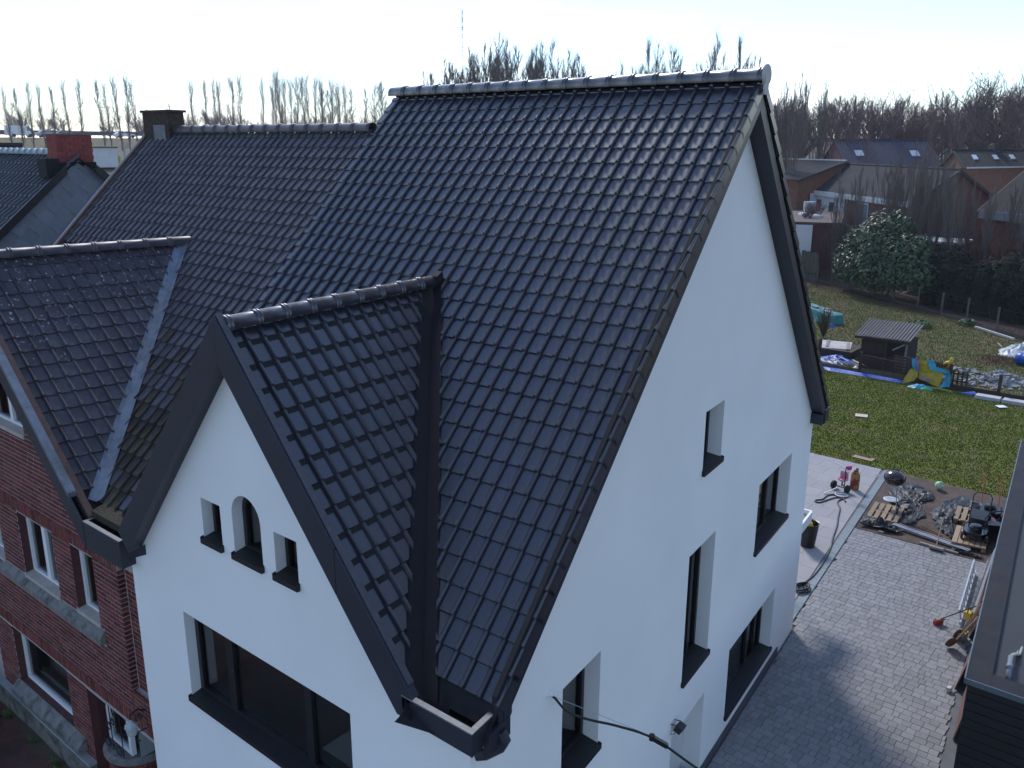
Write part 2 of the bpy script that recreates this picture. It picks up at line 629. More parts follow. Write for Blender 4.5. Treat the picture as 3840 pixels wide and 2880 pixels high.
def f3(a, b): return (a, 0.0, b)
def s3(a, b): return (0.0, a, b)
ar = [(-2.92 - 0.2575 + 0.2575 * math.cos(t * math.pi / 12), 5.80 + 0.2575 * math.sin(t * math.pi / 12)) for t in range(13)]
front_holes = [rect(-4.04, -3.665, 5.325, 5.815), [(-3.435, 5.325), (-2.92, 5.325)] + ar, rect(-2.695, -2.318, 5.325, 5.805), rect(-4.70, -1.62, 2.965, 4.147)]
fo = [(-Wd, -1.3), (0, -1.3), (0, 4.78), (-0.77, 4.78), (XC, ZI + 0.04), (-Wd, ZI + 0.04 - SX * (XC + Wd))]
mb = panel(fo, front_holes, f3, (0, 1, 0), [0.21] * 4, H)
side_w = [(5.32, 6.02, 5.385, 6.23), (8.04, 9.90, 3.05, 4.265), (5.04, 6.04, 2.285, 4.25), (7.13, 9.60, 0.43, 1.693), (1.62, 2.47, 2.985, 4.20)]
door_r = (4.78, 6.05, -0.55, 1.55)
side_holes = [rect(*w) for w in side_w] + [rect(*door_r)]
so = [(0, -1.3), (Dp, -1.3), (Dp, ZA + 0.04 - SB * (Dp - YR)), (YR, ZA + 0.04), (0, ZA + 0.04 - SF * YR)]
ms = panel(so, side_holes, s3, (-1, 0, 0), [0.28] * 5 + [0.40], H)
mb.add(ms.v, ms.f)
# rear wall and the wall against the neighbour
for a, b in (((0, Dp), (-6.3, Dp)), ((-Wd, 0), (-Wd, 0.6))):
    mb.quad(H((a[0], a[1], -1.3)), H((b[0], b[1], -1.3)), H((b[0], b[1], 4.5)), H((a[0], a[1], 4.5)))
wall = mb.build('wall', C_RENDER, house)
# plinth
MB().box(0.002, 0.02, 0.0, 10.15, -1.3, 0.16).xf(H).build('plinth', M('dark_plinth', (0.07, 0.07, 0.085), rough=0.8, var=0.2), house)

fr3 = dict(house=house, nm='', to3=f3, inward=(0, 1, 0), xf=H)
window(a0=-4.04, a1=-3.665, b0=5.325, b1=5.815, depth=0.15, fw=0.05, **fr3)
window(a0=-3.435, a1=-2.92, b0=5.325, b1=5.80, depth=0.15, arch=True, **fr3)
window(a0=-2.695, a1=-2.318, b0=5.325, b1=5.805, depth=0.15, fw=0.05, **fr3)
window(a0=-4.70, a1=-1.62, b0=2.965, b1=4.147, depth=0.15, mull=[(-3.96, 0.14), (-2.48, 0.12)], room=C_ROOM, room_depth=2.6, handle=(-3.90, 3.62), fw=0.075, **fr3)
# pale curtain-like partitions seen through the left light of the big window
sd3 = dict(house=house, nm='', to3=s3, inward=(-1, 0, 0), xf=H)
for k, (a0, a1, b0, b1) in enumerate(side_w):
    mu = {1: [(9.2, 0.09)], 3: [(8.75, 0.09), (9.2, 0.06)], 2: [(5.72, 0.09)]}.get(k, [])
    window(a0=a0, a1=a1, b0=b0, b1=b1, depth=0.22, mull=mu, room=C_ROOM if k in (0, 1, 2, 3) else C_DARKROOM, room_depth=1.0, **sd3)
# side door deep in its reveal
d = MB()
d.box(-0.34, -0.30, 4.78, 6.05, -0.55, 1.55)
d.xf(H)
dr = d.build('door', M('pale_door', (0.60, 0.61, 0.60), rough=0.6, var=0.04), house)
d = MB()
d.box(-0.305, -0.12, 4.78, 4.98, -0.55, 1.549).xf(H)
d.build('door_frame', C_FRAME, dr)
d = MB()
d.tube([(-0.30, 5.2, 0.5), (-0.24, 5.2, 0.5), (-0.24, 5.32, 0.5)], 0.012, 6).xf(H)
d.build('handle', C_GREY, dr)

# ---- roof deck
TH = math.atan(0.935)
ct, st_ = math.cos(TH), math.sin(TH)
Y0, Z0 = 0.109, 5.012                   # rib tips of the lowest course
def zmain(y): return Z0 + 0.935 * (y - Y0)
PHI = math.atan(1.165)
def zcross(x): return 7.92 - 1.165 * abs(x - XC)
YB = Y0 + (7.92 - Z0) / 0.935           # where the cross ridge meets the main slope
mb = MB()
off = -0.10
xl_ = -6.35
e0 = 0.02
# main front slope, with the part under the cross gable left in place below
mb.quad(H((OS - 0.02, e0, zmain(e0) + off)), H((OS - 0.02, YR, zmain(YR) + off)), H((xl_, YR, zmain(YR) + off)), H((xl_, e0, zmain(e0) + off)))
# rear slope as a slab
zr = zmain(YR)
mb.add([H(p) for p in [(OS, YR, zr), (xl_, YR, zr), (xl_, 11.35, zr - SB * (11.35 - YR)), (OS, 11.35, zr - SB * (11.35 - YR)),
                       (OS, YR, zr - 0.12), (xl_, YR, zr - 0.12), (xl_, 11.35, zr - 0.12 - SB * (11.35 - YR)), (OS, 11.35, zr - 0.12 - SB * (11.35 - YR))]],
       [(0, 1, 2, 3), (0, 3, 7, 4), (3, 2, 6, 7)])
# cross slopes
co = -0.085
yb2 = YB + 0.15
for sgn in (1, -1):
    x1 = XC + sgn * 2.62
    yv = Y0 + (zcross(x1) - Z0) / 0.935
    mb.add([H(p) for p in [(XC, -0.12, 7.92 + co), (x1, -0.12, zcross(x1) + co), (x1, max(yv, 0.05) + 0.1, zcross(x1) + co), (XC, yb2, 7.92 + co)]], [(0, 1, 2, 3)])
roof = mb.build('roof', C_DECK, house)

# ---- tiles of the main slope
TW, TL = 0.2124, 0.2697
lin = H
# valley of the right-hand cross slope, as a vertical plane in house coordinates
va = Vector((XC, YB, 0))
vb = Vector((XC + 2.75, Y0 + (zcross(XC + 2.75) - Z0) / 0.935, 0))
vd = (vb - va).normalized()
vn = Vector((vd.y, -vd.x, 0))            # candidate normal
if vn.dot(Vector((1, 1, 0))) < 0: vn = -vn   # points to the main-slope side (right and back)
va2 = Vector((XC, YB, 0)); vb2 = Vector((XC - 2.75, vb.y, 0))
vd2 = (vb2 - va2).normalized()
vn2 = Vector((vd2.y, -vd2.x, 0))
if vn2.dot(Vector((-1, 1, 0))) < 0: vn2 = -vn2
U_, V_, N_ = Vector((-1, 0, 0)), Vector((0, ct, st_)), Vector((0, -st_, ct))
O_ = Vector((OS, Y0, Z0)) - N_ * 0.062
ridge_cut = (Vector((0, YR - 0.015, 0)), Vector((0, -1, 0)))
def main_planes(x0, x1, cols):
    return None
allt = []
full = lay_tiles(O_, U_, V_, N_, 31, 30, TW, TL, [ridge_cut, (va + vn * 0.12, vn)], lin, H, C_TILE, 'm', flange_col=0)
# right of the gable apex the right valley cuts, left of it the left one
def hx(p): return p.x - SK * p.y
right = [t for t in full if hx(t[0]) > XC + 0.02]
full2 = lay_tiles(O_, U_, V_, N_, 31, 30, TW, TL, [ridge_cut, (va2 + vn2 * 0.12, vn2)], lin, H, C_TILE, 'm')
left = [t for t in full2 if hx(t[0]) <= XC + 0.02]
allt += right + left
# ---- tiles of the cross slope that faces the drive
Uc, Vc = Vector((0, -1, 0)), Vector((-math.cos(PHI), 0, math.sin(PHI)))
Nc = Vector((math.sin(PHI), 0, math.cos(PHI)))
nrow = 14
TLc = 0.2697
Oc = Vector((XC, 0, 7.92)) - Vc * (nrow * TLc - 0.05) - Nc * 0.062 + Vector((0, -0.07 + 17 * TW, 0))
apex_cut = (Vector((XC + 0.02, 0, 0)), Vector((1, 0, 0)))
cross = lay_tiles(Oc, Uc, Vc, Nc, 17, nrow, TW, TLc, [apex_cut, (va - vn * 0.13, -vn)], lin, H, C_TILE, 'c')
allt += cross
place_pieces(allt, 'tile', roof, C_TILE, 300)

# ---- ridges
ridge_tiles(roof, H((OS + 0.03, YR, zr - 0.02)), H((xl_ - 0.02, YR, zr - 0.02)), 18, 0.115, C_TILE)
ridge_tiles(roof, H((XC, -0.10, 7.895)), H((XC, YB + 0.02, 7.895)), 9, 0.10, C_TILE)
mb = MB()
mb.lathe(H((OS + 0.031, YR, zr + 0.012)), [(0.128, 0.0), (0.128, 0.018), (0.112, 0.024)], 20, axis=(1, 0, 0))
mb.box(OS + 0.031, OS + 0.055, YR - 0.075, YR + 0.075, zr - 0.22, zr + 0.02)
mb.xf(lambda p: H((p[0], p[1], p[2])), start=len(mb.v) - 8)
mb.build('ridge_end_cap', C_GREY, roof, smooth=False)
# hip-like dark verge of the rear slope: tile ends seen edge on
ends = MB()
for i in range(20):
    y = YR + 0.1 + i * 0.262
    ends.obox((OS + 0.012, y + 0.13, zr - SB * (y + 0.13 - YR) - 0.02), (0.012, 0, 0), Vector((0, 0.15, -0.15 * SB + 0.03)), Vector((0, 0.035, 0.035)))
ends.xf(H)
ends.build('verge_flashing', C_TILE, roof)

# ---- valley lining
def valley(x):
    return Vector((x, Y0 + (zcross(x) - Z0) / 0.935, zcross(x)))
mb = MB()
p0, p1 = valley(XC + 0.02), valley(XC + 2.72)
wl, wr = 0.145, 0.135
def vrow(p):
    a = Vector((p.x - wl * 0.75, p.y - wl * 0.9, 0)); a.z = zcross(a.x) - 0.058
    b = Vector((p.x, p.y, p.z - 0.085))
    c_ = Vector((p.x + wr * 0.75, p.y + wr * 0.75, 0)); c_.z = zmain(c_.y) - 0.058
    return [H(a), H(b), H(c_)]
prev = None
for i in range(13):
    r_ = vrow(p0.lerp(p1, i / 12))
    if prev:
        mb.quad(prev[0], prev[1], r_[1], r_[0])
        mb.quad(prev[1], prev[2], r_[2], r_[1])
    prev = r_
# apron that spills into the gutter box
p = valley(XC + 2.72)
ap = [H((p.x - 0.2, p.y - 0.16, p.z - 0.02)), H((p.x + 0.28, p.y + 0.0, p.z - 0.05)), H((p.x + 0.22, -0.02, 4.90)), H((p.x + 0.05, -0.05, 4.88)), H((p.x - 0.12, -0.06, 4.90))]
mb.add(ap, [(0, 1, 2, 3, 4)])
mb.build('valley_lining', C_LEAD, roof)
# little upstand where the cross ridge dies into the slope
mb = MB()
mb.obox(H((XC + 0.06, YB + 0.03, 7.94)), (0.06, 0, 0), (0, 0.05, 0.03), (0, -0.02, 0.08))
mb.build('ridge_flashing', C_LEAD, roof)

# ---- front gable fascia, in boards with a joint, and soffit
def fz(x, base): return base - SX * abs(x - XC)
fas = MB()
def board(x0, x1, y0, y1, lo=ZI, hi=8.01, m_=fas, cut=0.0):
    sg = 1 if x1 > XC else -1
    t = [(x0, fz(x0, lo)), (x1, fz(x1, lo)), (x1 + sg * cut, fz(x1 + sg * cut, hi)), (x0, fz(x0, hi))]
    m_.prism([H((a, y0, b)) for a, b in t], H((0, y1 - y0, 0)))
fb = MB(); board(XC, -1.505, -OF, -0.10, m_=fb); fb.build('fascia', C_ANTHRA, house)
fb = MB(); board(-1.497, -0.7313, -OF, -0.10, cut=0.20, m_=fb); fb.build('fascia', C_ANTHRA, house)
fb = MB(); board(XC - 0.002, -5.534, -OF, -0.10, cut=0.20, m_=fb); fb.build('fascia', C_ANTHRA, house)
# thin upper lip of the fascia: its lit edge painted in paler anthracite
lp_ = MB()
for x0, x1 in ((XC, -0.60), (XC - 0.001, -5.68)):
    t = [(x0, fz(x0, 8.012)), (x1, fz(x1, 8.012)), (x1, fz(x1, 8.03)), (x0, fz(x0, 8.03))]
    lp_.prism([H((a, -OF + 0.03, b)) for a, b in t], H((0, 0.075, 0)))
lp_.build('fascia_lip', M('lit_anthracite', (0.05, 0.05, 0.065), rough=0.45, var=0.3, scale=20), house)
so_ = MB()
for x0, x1 in ((XC, -0.74), (XC, -5.55)):
    so_.add([H(p) for p in [(x0, -0.099, fz(x0, ZI + 0.012)), (x1, -0.099, fz(x1, ZI + 0.012)), (x1, 0.02, fz(x1, ZI + 0.012)), (x0, 0.02, fz(x0, ZI + 0.012))]], [(0, 1, 2, 3)])
# end return of the soffit at the left
so_.add([H(p) for p in [(-5.534, -OF + 0.002, 4.74), (-5.45, 0.0, 4.80), (-5.45, 0.0, 4.66), (-5.56, -OF + 0.002, 4.64)]], [(0, 1, 2, 3)])
so_.build('soffit', C_ANTHRA, house)

# ---- verge of the main gable: fascia boards, soffit
def mz(y, base):
    return base - (SF * (YR - y) if y < YR else SB * (y - YR))
for y0, y1 in ((0.20, YR), (YR + 0.001, 11.13)):
    v_ = MB()
    t = [(y0, mz(y0, ZA)), (y1, mz(y1, ZA)), (y1, mz(y1, ZA + 0.24)), (y0, mz(y0, ZA + 0.24))]
    v_.prism([H((OS - 0.05, a, b)) for a, b in t], (0.045, 0, 0))
    v_.build('fascia', C_ANTHRA, house)
sf = MB()
for y0, y1 in ((0.1, YR), (YR, 11.0)):
    sf.add([H(p) for p in [(-0.02, y0, mz(y0, ZA + 0.012)), (-0.02, y1, mz(y1, ZA + 0.012)), (OS - 0.04, y1, mz(y1, ZA + 0.012)), (OS - 0.04, y0, mz(y0, ZA + 0.012))]], [(0, 1, 2, 3)])
sf.build('soffit', C_ANTHRA, house)
# dark rake board between tiles and fascia
rk = MB()
t = [(0.14, mz(0.14, ZA + 0.2)), (YR, mz(YR, ZA + 0.2)), (YR, mz(YR, ZA + 0.36)), (0.14, mz(0.14, ZA + 0.36))]
rk.prism([H((OS - 0.09, a, b)) for a, b in t], (0.05, 0, 0))
rk.build('rake_board', C_DECK, house)

# ---- box gutters
def gutter(x0, x1, y0, y1, z0, z1, slant=0.0, rim=0.035, left_open=False, nm='gutter'):
    g = MB()
    t = 0.02
    g.box(x0, x1, y0, y0 + t, z0, z1)
    g.box(x1 - t, x1, y0 + t, y1, z0, z1)
    if not left_open: g.box(x0, x0 + t, y0 + t, y1, z0, z1)
    g.box(x0 + t, x1 - t, y0 + t, y1, z0, z0 + 0.02)
    g.box(x0 + t, x1 - t, y1 - t, y1, z0 + 0.02, z1 + 0.05)
    g.xf(H)
    o = g.build(nm, C_ANTHRA, house)
    r_ = MB()
    r_.box(x0 - 0.004, x1 + 0.004, y0 - 0.004, y0 + rim + 0.02, z1, z1 + 0.014)
    r_.box(x1 - rim - 0.018, x1 + 0.004, y0 + rim + 0.021, y1, z1, z1 + 0.014)
    if not left_open: r_.box(x0 - 0.004, x0 + rim, y0 + rim + 0.021, y1, z1, z1 + 0.014)
    r_.xf(H)
    r_.build('rim', C_RIM, o)
    b_ = MB()
    b_.box(x0 + t, x1 - t, y0 + t, y1 - t, z0 + 0.022, z0 + 0.06).xf(H)
    b_.build('sediment', M('gutter_dirt', (0.022, 0.018, 0.014), rough=0.95, var=0.6, scale=25, bump=0.6, bscale=40), o)
    return o
g1 = gutter(-0.66, 0.1762, -OF, 0.30, 4.686, 4.905, left_open=True)
# slanted closing piece to the left end of the right-hand gutter
gp = MB()
gp.prism([H((-0.7313, -OF + 0.001, 4.687)), H((-0.6605, -OF + 0.001, 4.687)), H((-0.6605, -OF + 0.001, 4.904)), H((-0.545, -OF + 0.001, 4.904))][:3], H((0, 0.09, 0)))
gp.build('gutter_joint', C_ANTHRA, house)
# closing cheek between gutter and verge fascia, with the lead spout
ck = MB()
ck.prism([H((OS - 0.06, 0.16, 4.66)), H((OS - 0.06, 0.34, 4.82)), H((OS - 0.06, 0.34, 5.20)), H((OS - 0.06, 0.12, 5.00))], (0.05, 0, 0))
ck.prism([H((0.1764, -0.03, 4.63)), H((0.1764, 0.30, 4.63)), H((0.1764, 0.30, 4.82)), H((0.1764, -0.03, 4.82))], (0.06, 0, 0))
ck.tube([H((0.22, 0.16, 4.74)), H((0.26, 0.18, 4.66)), H((0.22, 0.16, 4.58)), H((0.12, 0.06, 4.52)), H((0.05, 0.03, 4.5))], 0.055, 8)
ck.build('downpipe', C_ANTHRA, house)
g2 = gutter(-6.70, -5.745, -OF, 0.16, 4.44, 4.815, left_open=False)
gutter(-6.3, OS + 0.01, 11.12, 11.42, mz(11.13, ZA) - 0.10, mz(11.13, ZA) + 0.16, nm='gutter')
MB().box(-0.01, OS - 0.01, 11.0, 11.13, mz(11.13, ZA) - 0.10, mz(11.13, ZA) + 0.1).xf(H).build('gutter_end', C_ANTHRA, house)
# ================================================================== the brick house next door
C_BRICK = M('red_brick', (0.135, 0.036, 0.030), rough=0.85, var=0.28, scale=22, bump=0.25, bscale=90, rnd=0.38, hue=0.018, spec=0.25)
C_MORTAR = M('pale_mortar', (0.36, 0.31, 0.30), rough=0.95, var=0.2, scale=9, bump=0.2, bscale=120)
C_OLDTILE = M('weathered_tile', (0.050, 0.045, 0.058), rough=0.48, var=0.35, scale=7, bump=0.12, bscale=60, rnd=0.25, spec=0.5, col2=(0.075, 0.066, 0.066), c2pos=(0.5, 0.7), c2scale=9)
C_LICHEN = M('lichen_tile', (0.048, 0.043, 0.058), rough=0.6, var=0.3, scale=7, bump=0.12, bscale=60, rnd=0.22, col2=(0.42, 0.42, 0.38), c2pos=(0.62, 0.66), c2scale=17)
C_MOSS = M('mossy_tile', (0.040, 0.034, 0.032), rough=0.85, var=0.35, scale=7, bump=0.25, bscale=60, rnd=0.25, col2=(0.092, 0.080, 0.026), c2pos=(0.52, 0.72), c2scale=6, stretch=(1.0, 0.35, 0.35), spec=0.25)
C_ZINC = M('zinc_sheet', (0.17, 0.205, 0.26), rough=0.55, var=0.3, scale=5, metal=0.2, col2=(0.12, 0.14, 0.16), c2pos=(0.45, 0.65), c2scale=3)
C_TERRA = M('terracotta_edge', (0.105, 0.062, 0.052), rough=0.85, var=0.3, scale=10)
C_WHITE = M('white_pvc', (0.74, 0.75, 0.76), rough=0.45, var=0.04)
C_STONE = M('grey_bluestone', (0.17, 0.165, 0.155), rough=0.85, var=0.35, scale=6, bump=0.2, bscale=50, col2=(0.06, 0.06, 0.052), c2pos=(0.5, 0.68), c2scale=5)
C_BEIGE = M('beige_stone_sill', (0.40, 0.35, 0.31), rough=0.85, var=0.15, scale=7)
C_CURT = M('net_curtain', (0.30, 0.33, 0.34), rough=0.9, var=0.25, scale=5, stretch=(6, 6, 0.6))

nb = thing('brick_house', (-9.5, 0.1, -0.35), 'red brick terraced house with white windows and weathered dark roof, left of the white house', 'house')
YBK = 0.10
def nf3(a, b): return (a, YBK, b)
nwin = [(-9.78, -8.56, 2.90, 3.98), (-7.96, -7.28, 2.93, 3.98), (-11.75, -10.58, 2.90, 3.98), (-10.82, -8.78, 0.47, 1.53), (-10.35, -9.0, 5.42, 6.28)]
porch = (-8.12, -5.95, -0.35, 1.50)
A_ = Vector((-10.03, -0.10, 8.0)); B_ = Vector((-9.60, 3.22, 8.0)); Cc = Vector((-7.15, -0.10, 5.25))
gn = (B_ - A_).cross(Cc - A_)
if gn.z < 0: gn = -gn
gn.normalize()
SG = (8.0 - 5.25) / (Cc.x - A_.x)
def zg(x, y=-0.1): return A_.z - (gn.x * (x - A_.x) + gn.y * (y - A_.y)) / gn.z
def zwall(x): return 7.60 - SG * abs(x + 10.03)
# mortar bed as the wall itself
outer = [(-13.4, -0.4), (-6.556, -0.4), (-6.556, zwall(-6.556) + 0.2), (-10.03, 7.6), (-13.4, zwall(-13.4))]
holes = [rect(*w) for w in nwin if w[0] > -13] + [rect(porch[0], -6.5561, porch[2], porch[3])]
outer = [(-13.4, -0.4), (porch[0], -0.4), (porch[0], porch[3]), (-6.556, porch[3]), (-6.556, zwall(-6.556) + 0.2), (-10.03, 7.6), (-13.4, zwall(-13.4))]
mb = panel(outer, [rect(*w) for w in nwin], lambda a, b: (a, YBK + 0.0035, b), (0, 1, 0), [0.0] * 5)
mb.quad((-6.556, YBK + 0.0035, 2.1), (-6.556, 0.32, 2.1), (-6.556, 0.32, 4.6), (-6.556, YBK + 0.0035, 4.6))
mb.quad((-6.6, 0.2035, 2.0), (-5.80, 0.2035, 2.0), (-5.80, 0.2035, 4.6), (-6.6, 0.2035, 4.6))
mb.quad((-6.6, YBK + 0.0035, 1.5), (-5.80, YBK + 0.0035, 1.5), (-5.80, YBK + 0.0035, 2.12), (-6.6, YBK + 0.0035, 2.12))
mb.quad((-6.6, YBK + 0.0035, 2.12), (-5.80, YBK + 0.0035, 2.12), (-5.80, 0.21, 2.16), (-6.6, 0.21, 2.16))
nwall = mb.build('wall', C_MORTAR, nb)
for a0, a1, b0, b1 in nwin:
    rv = MB()
    for (xa, za), (xb, zb_) in (((a0, b0), (a0, b1)), ((a1, b0), (a1, b1)), ((a0, b1), (a1, b1)), ((a0, b0), (a1, b0))):
        rv.quad((xa, YBK + 0.002, za), (xb, YBK + 0.002, zb_), (xb, YBK + 0.16, zb_), (xa, YBK + 0.16, za))
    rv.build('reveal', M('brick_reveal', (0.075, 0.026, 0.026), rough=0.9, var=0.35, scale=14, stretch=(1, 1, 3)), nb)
# bricks
CH, BL = 0.0715, 0.2095
cache_b = {}
def brick_mesh(w, h, dep):
    k = (round(w, 3), round(h, 3), round(dep, 3))
    if k not in cache_b:
        e = 0.003
        m_ = MB()
        m_.add([(0, 0, 0), (w, 0, 0), (w, 0, h), (0, 0, h), (0, dep, 0), (w, dep, 0), (w, dep, h), (0, dep, h)], [(0, 1, 2, 3), (1, 5, 6, 2), (4, 0, 3, 7), (3, 2, 6, 7), (0, 4, 5, 1)])
        cache_b[k] = m_.mesh('brick', C_BRICK)
    return cache_b[k]
bricks = []
def course(z, h, x0, x1, y, blocked, shift, dep=0.03, unit=BL, end_dep=None):
    free = [(x0, x1)]
    for a, b in blocked:
        nf = []
        for p_, q_ in free:
            if b <= p_ or a >= q_: nf.append((p_, q_)); continue
            if a > p_: nf.append((p_, a))
            if b < q_: nf.append((b, q_))
        free = nf
    for p_, q_ in free:
        x = x1 - unit * (int((x1 - x0) / unit) + 2) - shift
        while x < q_:
            a, b = max(x + 0.006, p_ + 0.003), min(x + unit - 0.006, q_ - 0.003)
            if b - a > 0.02:
                dd = dep
                if end_dep and abs(q_ - x1) < 1e-6 and b > q_ - 0.05: dd = end_dep
                bricks.append((Vector((a, y + R.uniform(-0.0015, 0.0015), z + 0.006)), brick_mesh(b - a, h - 0.012, dd)))
            x += unit
bands = [(4.00, 4.195), (1.56, 1.755)]
nrows = int((7.3 + 0.2) / CH)
for r in range(nrows):
    z = 0.16 + r * CH
    zm_ = z + CH / 2
    inband = any(a - 0.01 < zm_ < b for a, b in bands)
    if inband: continue
    xr = min(-6.55, -10.03 + (7.62 - zm_) / SG) if zm_ > 4.6 else -6.55
    xl0 = max(-11.6, -10.03 - (7.62 - zm_) / SG)
    bl = [(a, b) for a, b, c_, d_ in nwin if c_ - 0.02 < zm_ < d_ + 0.02]
    if zm_ < porch[3]: bl.append((porch[0], porch[1]))
    if 2.62 < zm_ < 2.90: bl.append((-10.95, -7.18))
    if 0.22 < zm_ < 0.47: bl.append((-10.92, -8.40))
    if xr > xl0:
        course(z, CH, xl0, xr, YBK, bl, (r % 2) * BL / 2, end_dep=0.10)
    if 2.15 < zm_ < 4.5:
        course(z, CH, -6.53, -5.86, 0.20, [], (r % 2) * BL / 2 + 0.04)
    elif 1.75 < zm_ <= 2.15:
        course(z, CH, -6.55, -5.86, YBK, [], (r % 2) * BL / 2)
for a, b in bands:
    x = -11.5
    while x < (-6.57 if a > 3 else -5.9):
        hit = any(w[0] - 0.02 < x + 0.03 < w[1] + 0.02 and w[2] < (a + b) / 2 < w[3] for w in nwin)
        if not hit:
            bricks.append((Vector((x + 0.006, YBK + R.uniform(-0.0015, 0.0015), a + 0.004)), brick_mesh(CH - 0.012, b - a - 0.008, 0.10 if x > -6.65 and a > 3 else 0.03)))
        x += CH
bricks = [t for t in bricks if in_view(t[0], 0.25)]
place_pieces(bricks, 'brick', nwall, C_BRICK, 300)

for k, (a0, a1, b0, b1) in enumerate(nwin):
    mu = {0: [(-9.17, 0.12)], 2: [(-11.15, 0.1)], 4: [(-9.68, 0.1)]}.get(k, [])
    w_ = window(nb, '', nf3, (0, 1, 0), H0, a0, a1, b0, b1, 0.13, mull=mu, frame_mat=C_WHITE, sill_mat=C_BEIGE, room=C_CURT if k == 3 else C_DARKROOM, room_depth=0.4 if k == 3 else 0.9, fw=0.07, proj=0.02, sill=(k != 3))
# stone ledge and stone sill
st = MB()
for x0, x1 in ((-10.95, -9.09), (-9.07, -7.18)):
    st.prism([(x0, YBK, 2.64), (x0, YBK - 0.09, 2.66), (x0, YBK - 0.09, 2.74), (x0, YBK, 2.86)], (x1 - x0, 0, 0))
st.build('stone_ledge', C_STONE, nb)
st = MB()
for x0, x1 in ((-10.92, -9.62), (-9.60, -8.40)):
    st.prism([(x0, YBK, 0.23), (x0, YBK - 0.14, 0.25), (x0, YBK - 0.14, 0.33), (x0, YBK, 0.468)], (x1 - x0, 0, 0))
st.build('stone_sill', C_STONE, nb)
# rough stone plinth with its capping
pl = MB()
pl.box(-13.4, -8.12, 0.012, 0.10, -0.45, 0.115)
pl.build('plinth', M('rubble_stone', (0.15, 0.145, 0.13), rough=0.9, var=0.45, scale=4, bump=0.9, bscale=7, col2=(0.075, 0.07, 0.062), c2pos=(0.48, 0.6), c2scale=3.5), nb)
MB().box(-13.4, -8.12, -0.02, 0.105, 0.117, 0.158).build('plinth_capping', M('capping_stone', (0.30, 0.30, 0.30), rough=0.8, var=0.2, scale=6), nb)
# porch with its bowed bay
C_BRICKT = M('shaded_porch_brick', (0.085, 0.026, 0.024), rough=0.9, var=0.3, scale=12)  # darker copy of the brick: the porch's shade put into its colour
po = MB()
po.quad((-8.12, 1.0, -0.4), (-5.8, 1.0, -0.4), (-5.8, 1.0, 1.55), (-8.12, 1.0, 1.55))
po.quad((-8.12, 0.11, -0.4), (-8.12, 1.0, -0.4), (-8.12, 1.0, 1.55), (-8.12, 0.11, 1.55))
po.quad((-8.12, 0.11, 1.50), (-5.8, 0.11, 1.50), (-5.8, 1.0, 1.50), (-8.12, 1.0, 1.50))
po.quad((-8.12, 0.11, -0.36), (-5.8, 0.11, -0.36), (-5.8, 1.0, -0.36), (-8.12, 1.0, -0.36))
po.build('porch', C_BRICKT, nb)
bay = MB()
cx_, cy_, rb = -7.62, 0.62, 0.50
bay.lathe((cx_, cy_, -0.36), [(rb - 0.012, 0), (rb - 0.012, 0.80)], 28)
bo = bay.build('bay_wall', C_MORTAR, nb)
bcs = []
for r in range(11):
    for k in range(15):
        t0 = math.radians(150 + k * 17 + (r % 2) * 8.5)
        dth = math.radians(15.8)
        m_ = MB()
        z0 = -0.36 + r * CH + 0.006
        z1 = z0 + CH - 0.012
        p = [(cx_ + rr * math.cos(t), cy_ + rr * math.sin(t)) for rr in (rb, rb - 0.03) for t in (t0, t0 + dth / 2, t0 + dth)]
        vs = [(p[i][0], p[i][1], z0) for i in (0, 1, 2)] + [(p[i][0], p[i][1], z1) for i in (0, 1, 2)] + [(p[i][0], p[i][1], z1) for i in (3, 4, 5)] + [(p[i][0], p[i][1], z0) for i in (3, 4, 5)]
        m_.add(vs, [(0, 1, 4, 3), (1, 2, 5, 4), (3, 4, 7, 6), (4, 5, 8, 7), (0, 3, 6, 9), (2, 11, 8, 5)])
        m_.build('brick', C_BRICK, bo)
cs = MB()
cs.lathe((cx_, cy_, 0.44), [(rb + 0.05, 0), (rb + 0.06, 0.02), (rb + 0.06, 0.07), (rb + 0.0, 0.10)], 28)
cs.build('bay_sill', C_ZINC if False else C_STONE, nb)
w_ = window(nb, '', lambda a, b: (a, 0.26, b), (0, 1, 0), H0, -8.02, -7.30, 0.545, 1.40, 0.06, frame_mat=C_WHITE, room=C_CURT, room_depth=0.3, fw=0.075, sill=False)
gr = MB()
for x in (-8.0, -7.66, -7.34):
    gr.tube([(x, 0.2, 0.55), (x, 0.2, 1.35)], 0.008, 5)
def scroll(cx, cz, r, turns=1.4, s=1, y=0.2):
    return [(cx + s * r * (1 - 0.55 * t / (turns * 14)) * math.cos(t * 2 * math.pi / 14), y, cz + r * (1 - 0.55 * t / (turns * 14)) * math.sin(t * 2 * math.pi / 14)) for t in range(int(turns * 14) + 1)]
for cx, cz, r, s in ((-7.83, 0.62, 0.12, 1), (-7.5, 0.62, 0.12, -1), (-7.72, 0.95, 0.08, 1), (-7.6, 1.08, 0.07, -1), (-7.83, 1.3, 0.09, -1), (-7.5, 1.3, 0.09, 1)):
    gr.tube(scroll(cx, cz, r, s=s), 0.009, 5)
gr.build('window_grille', M('wrought_iron', (0.008, 0.008, 0.010), rough=0.5), nb)
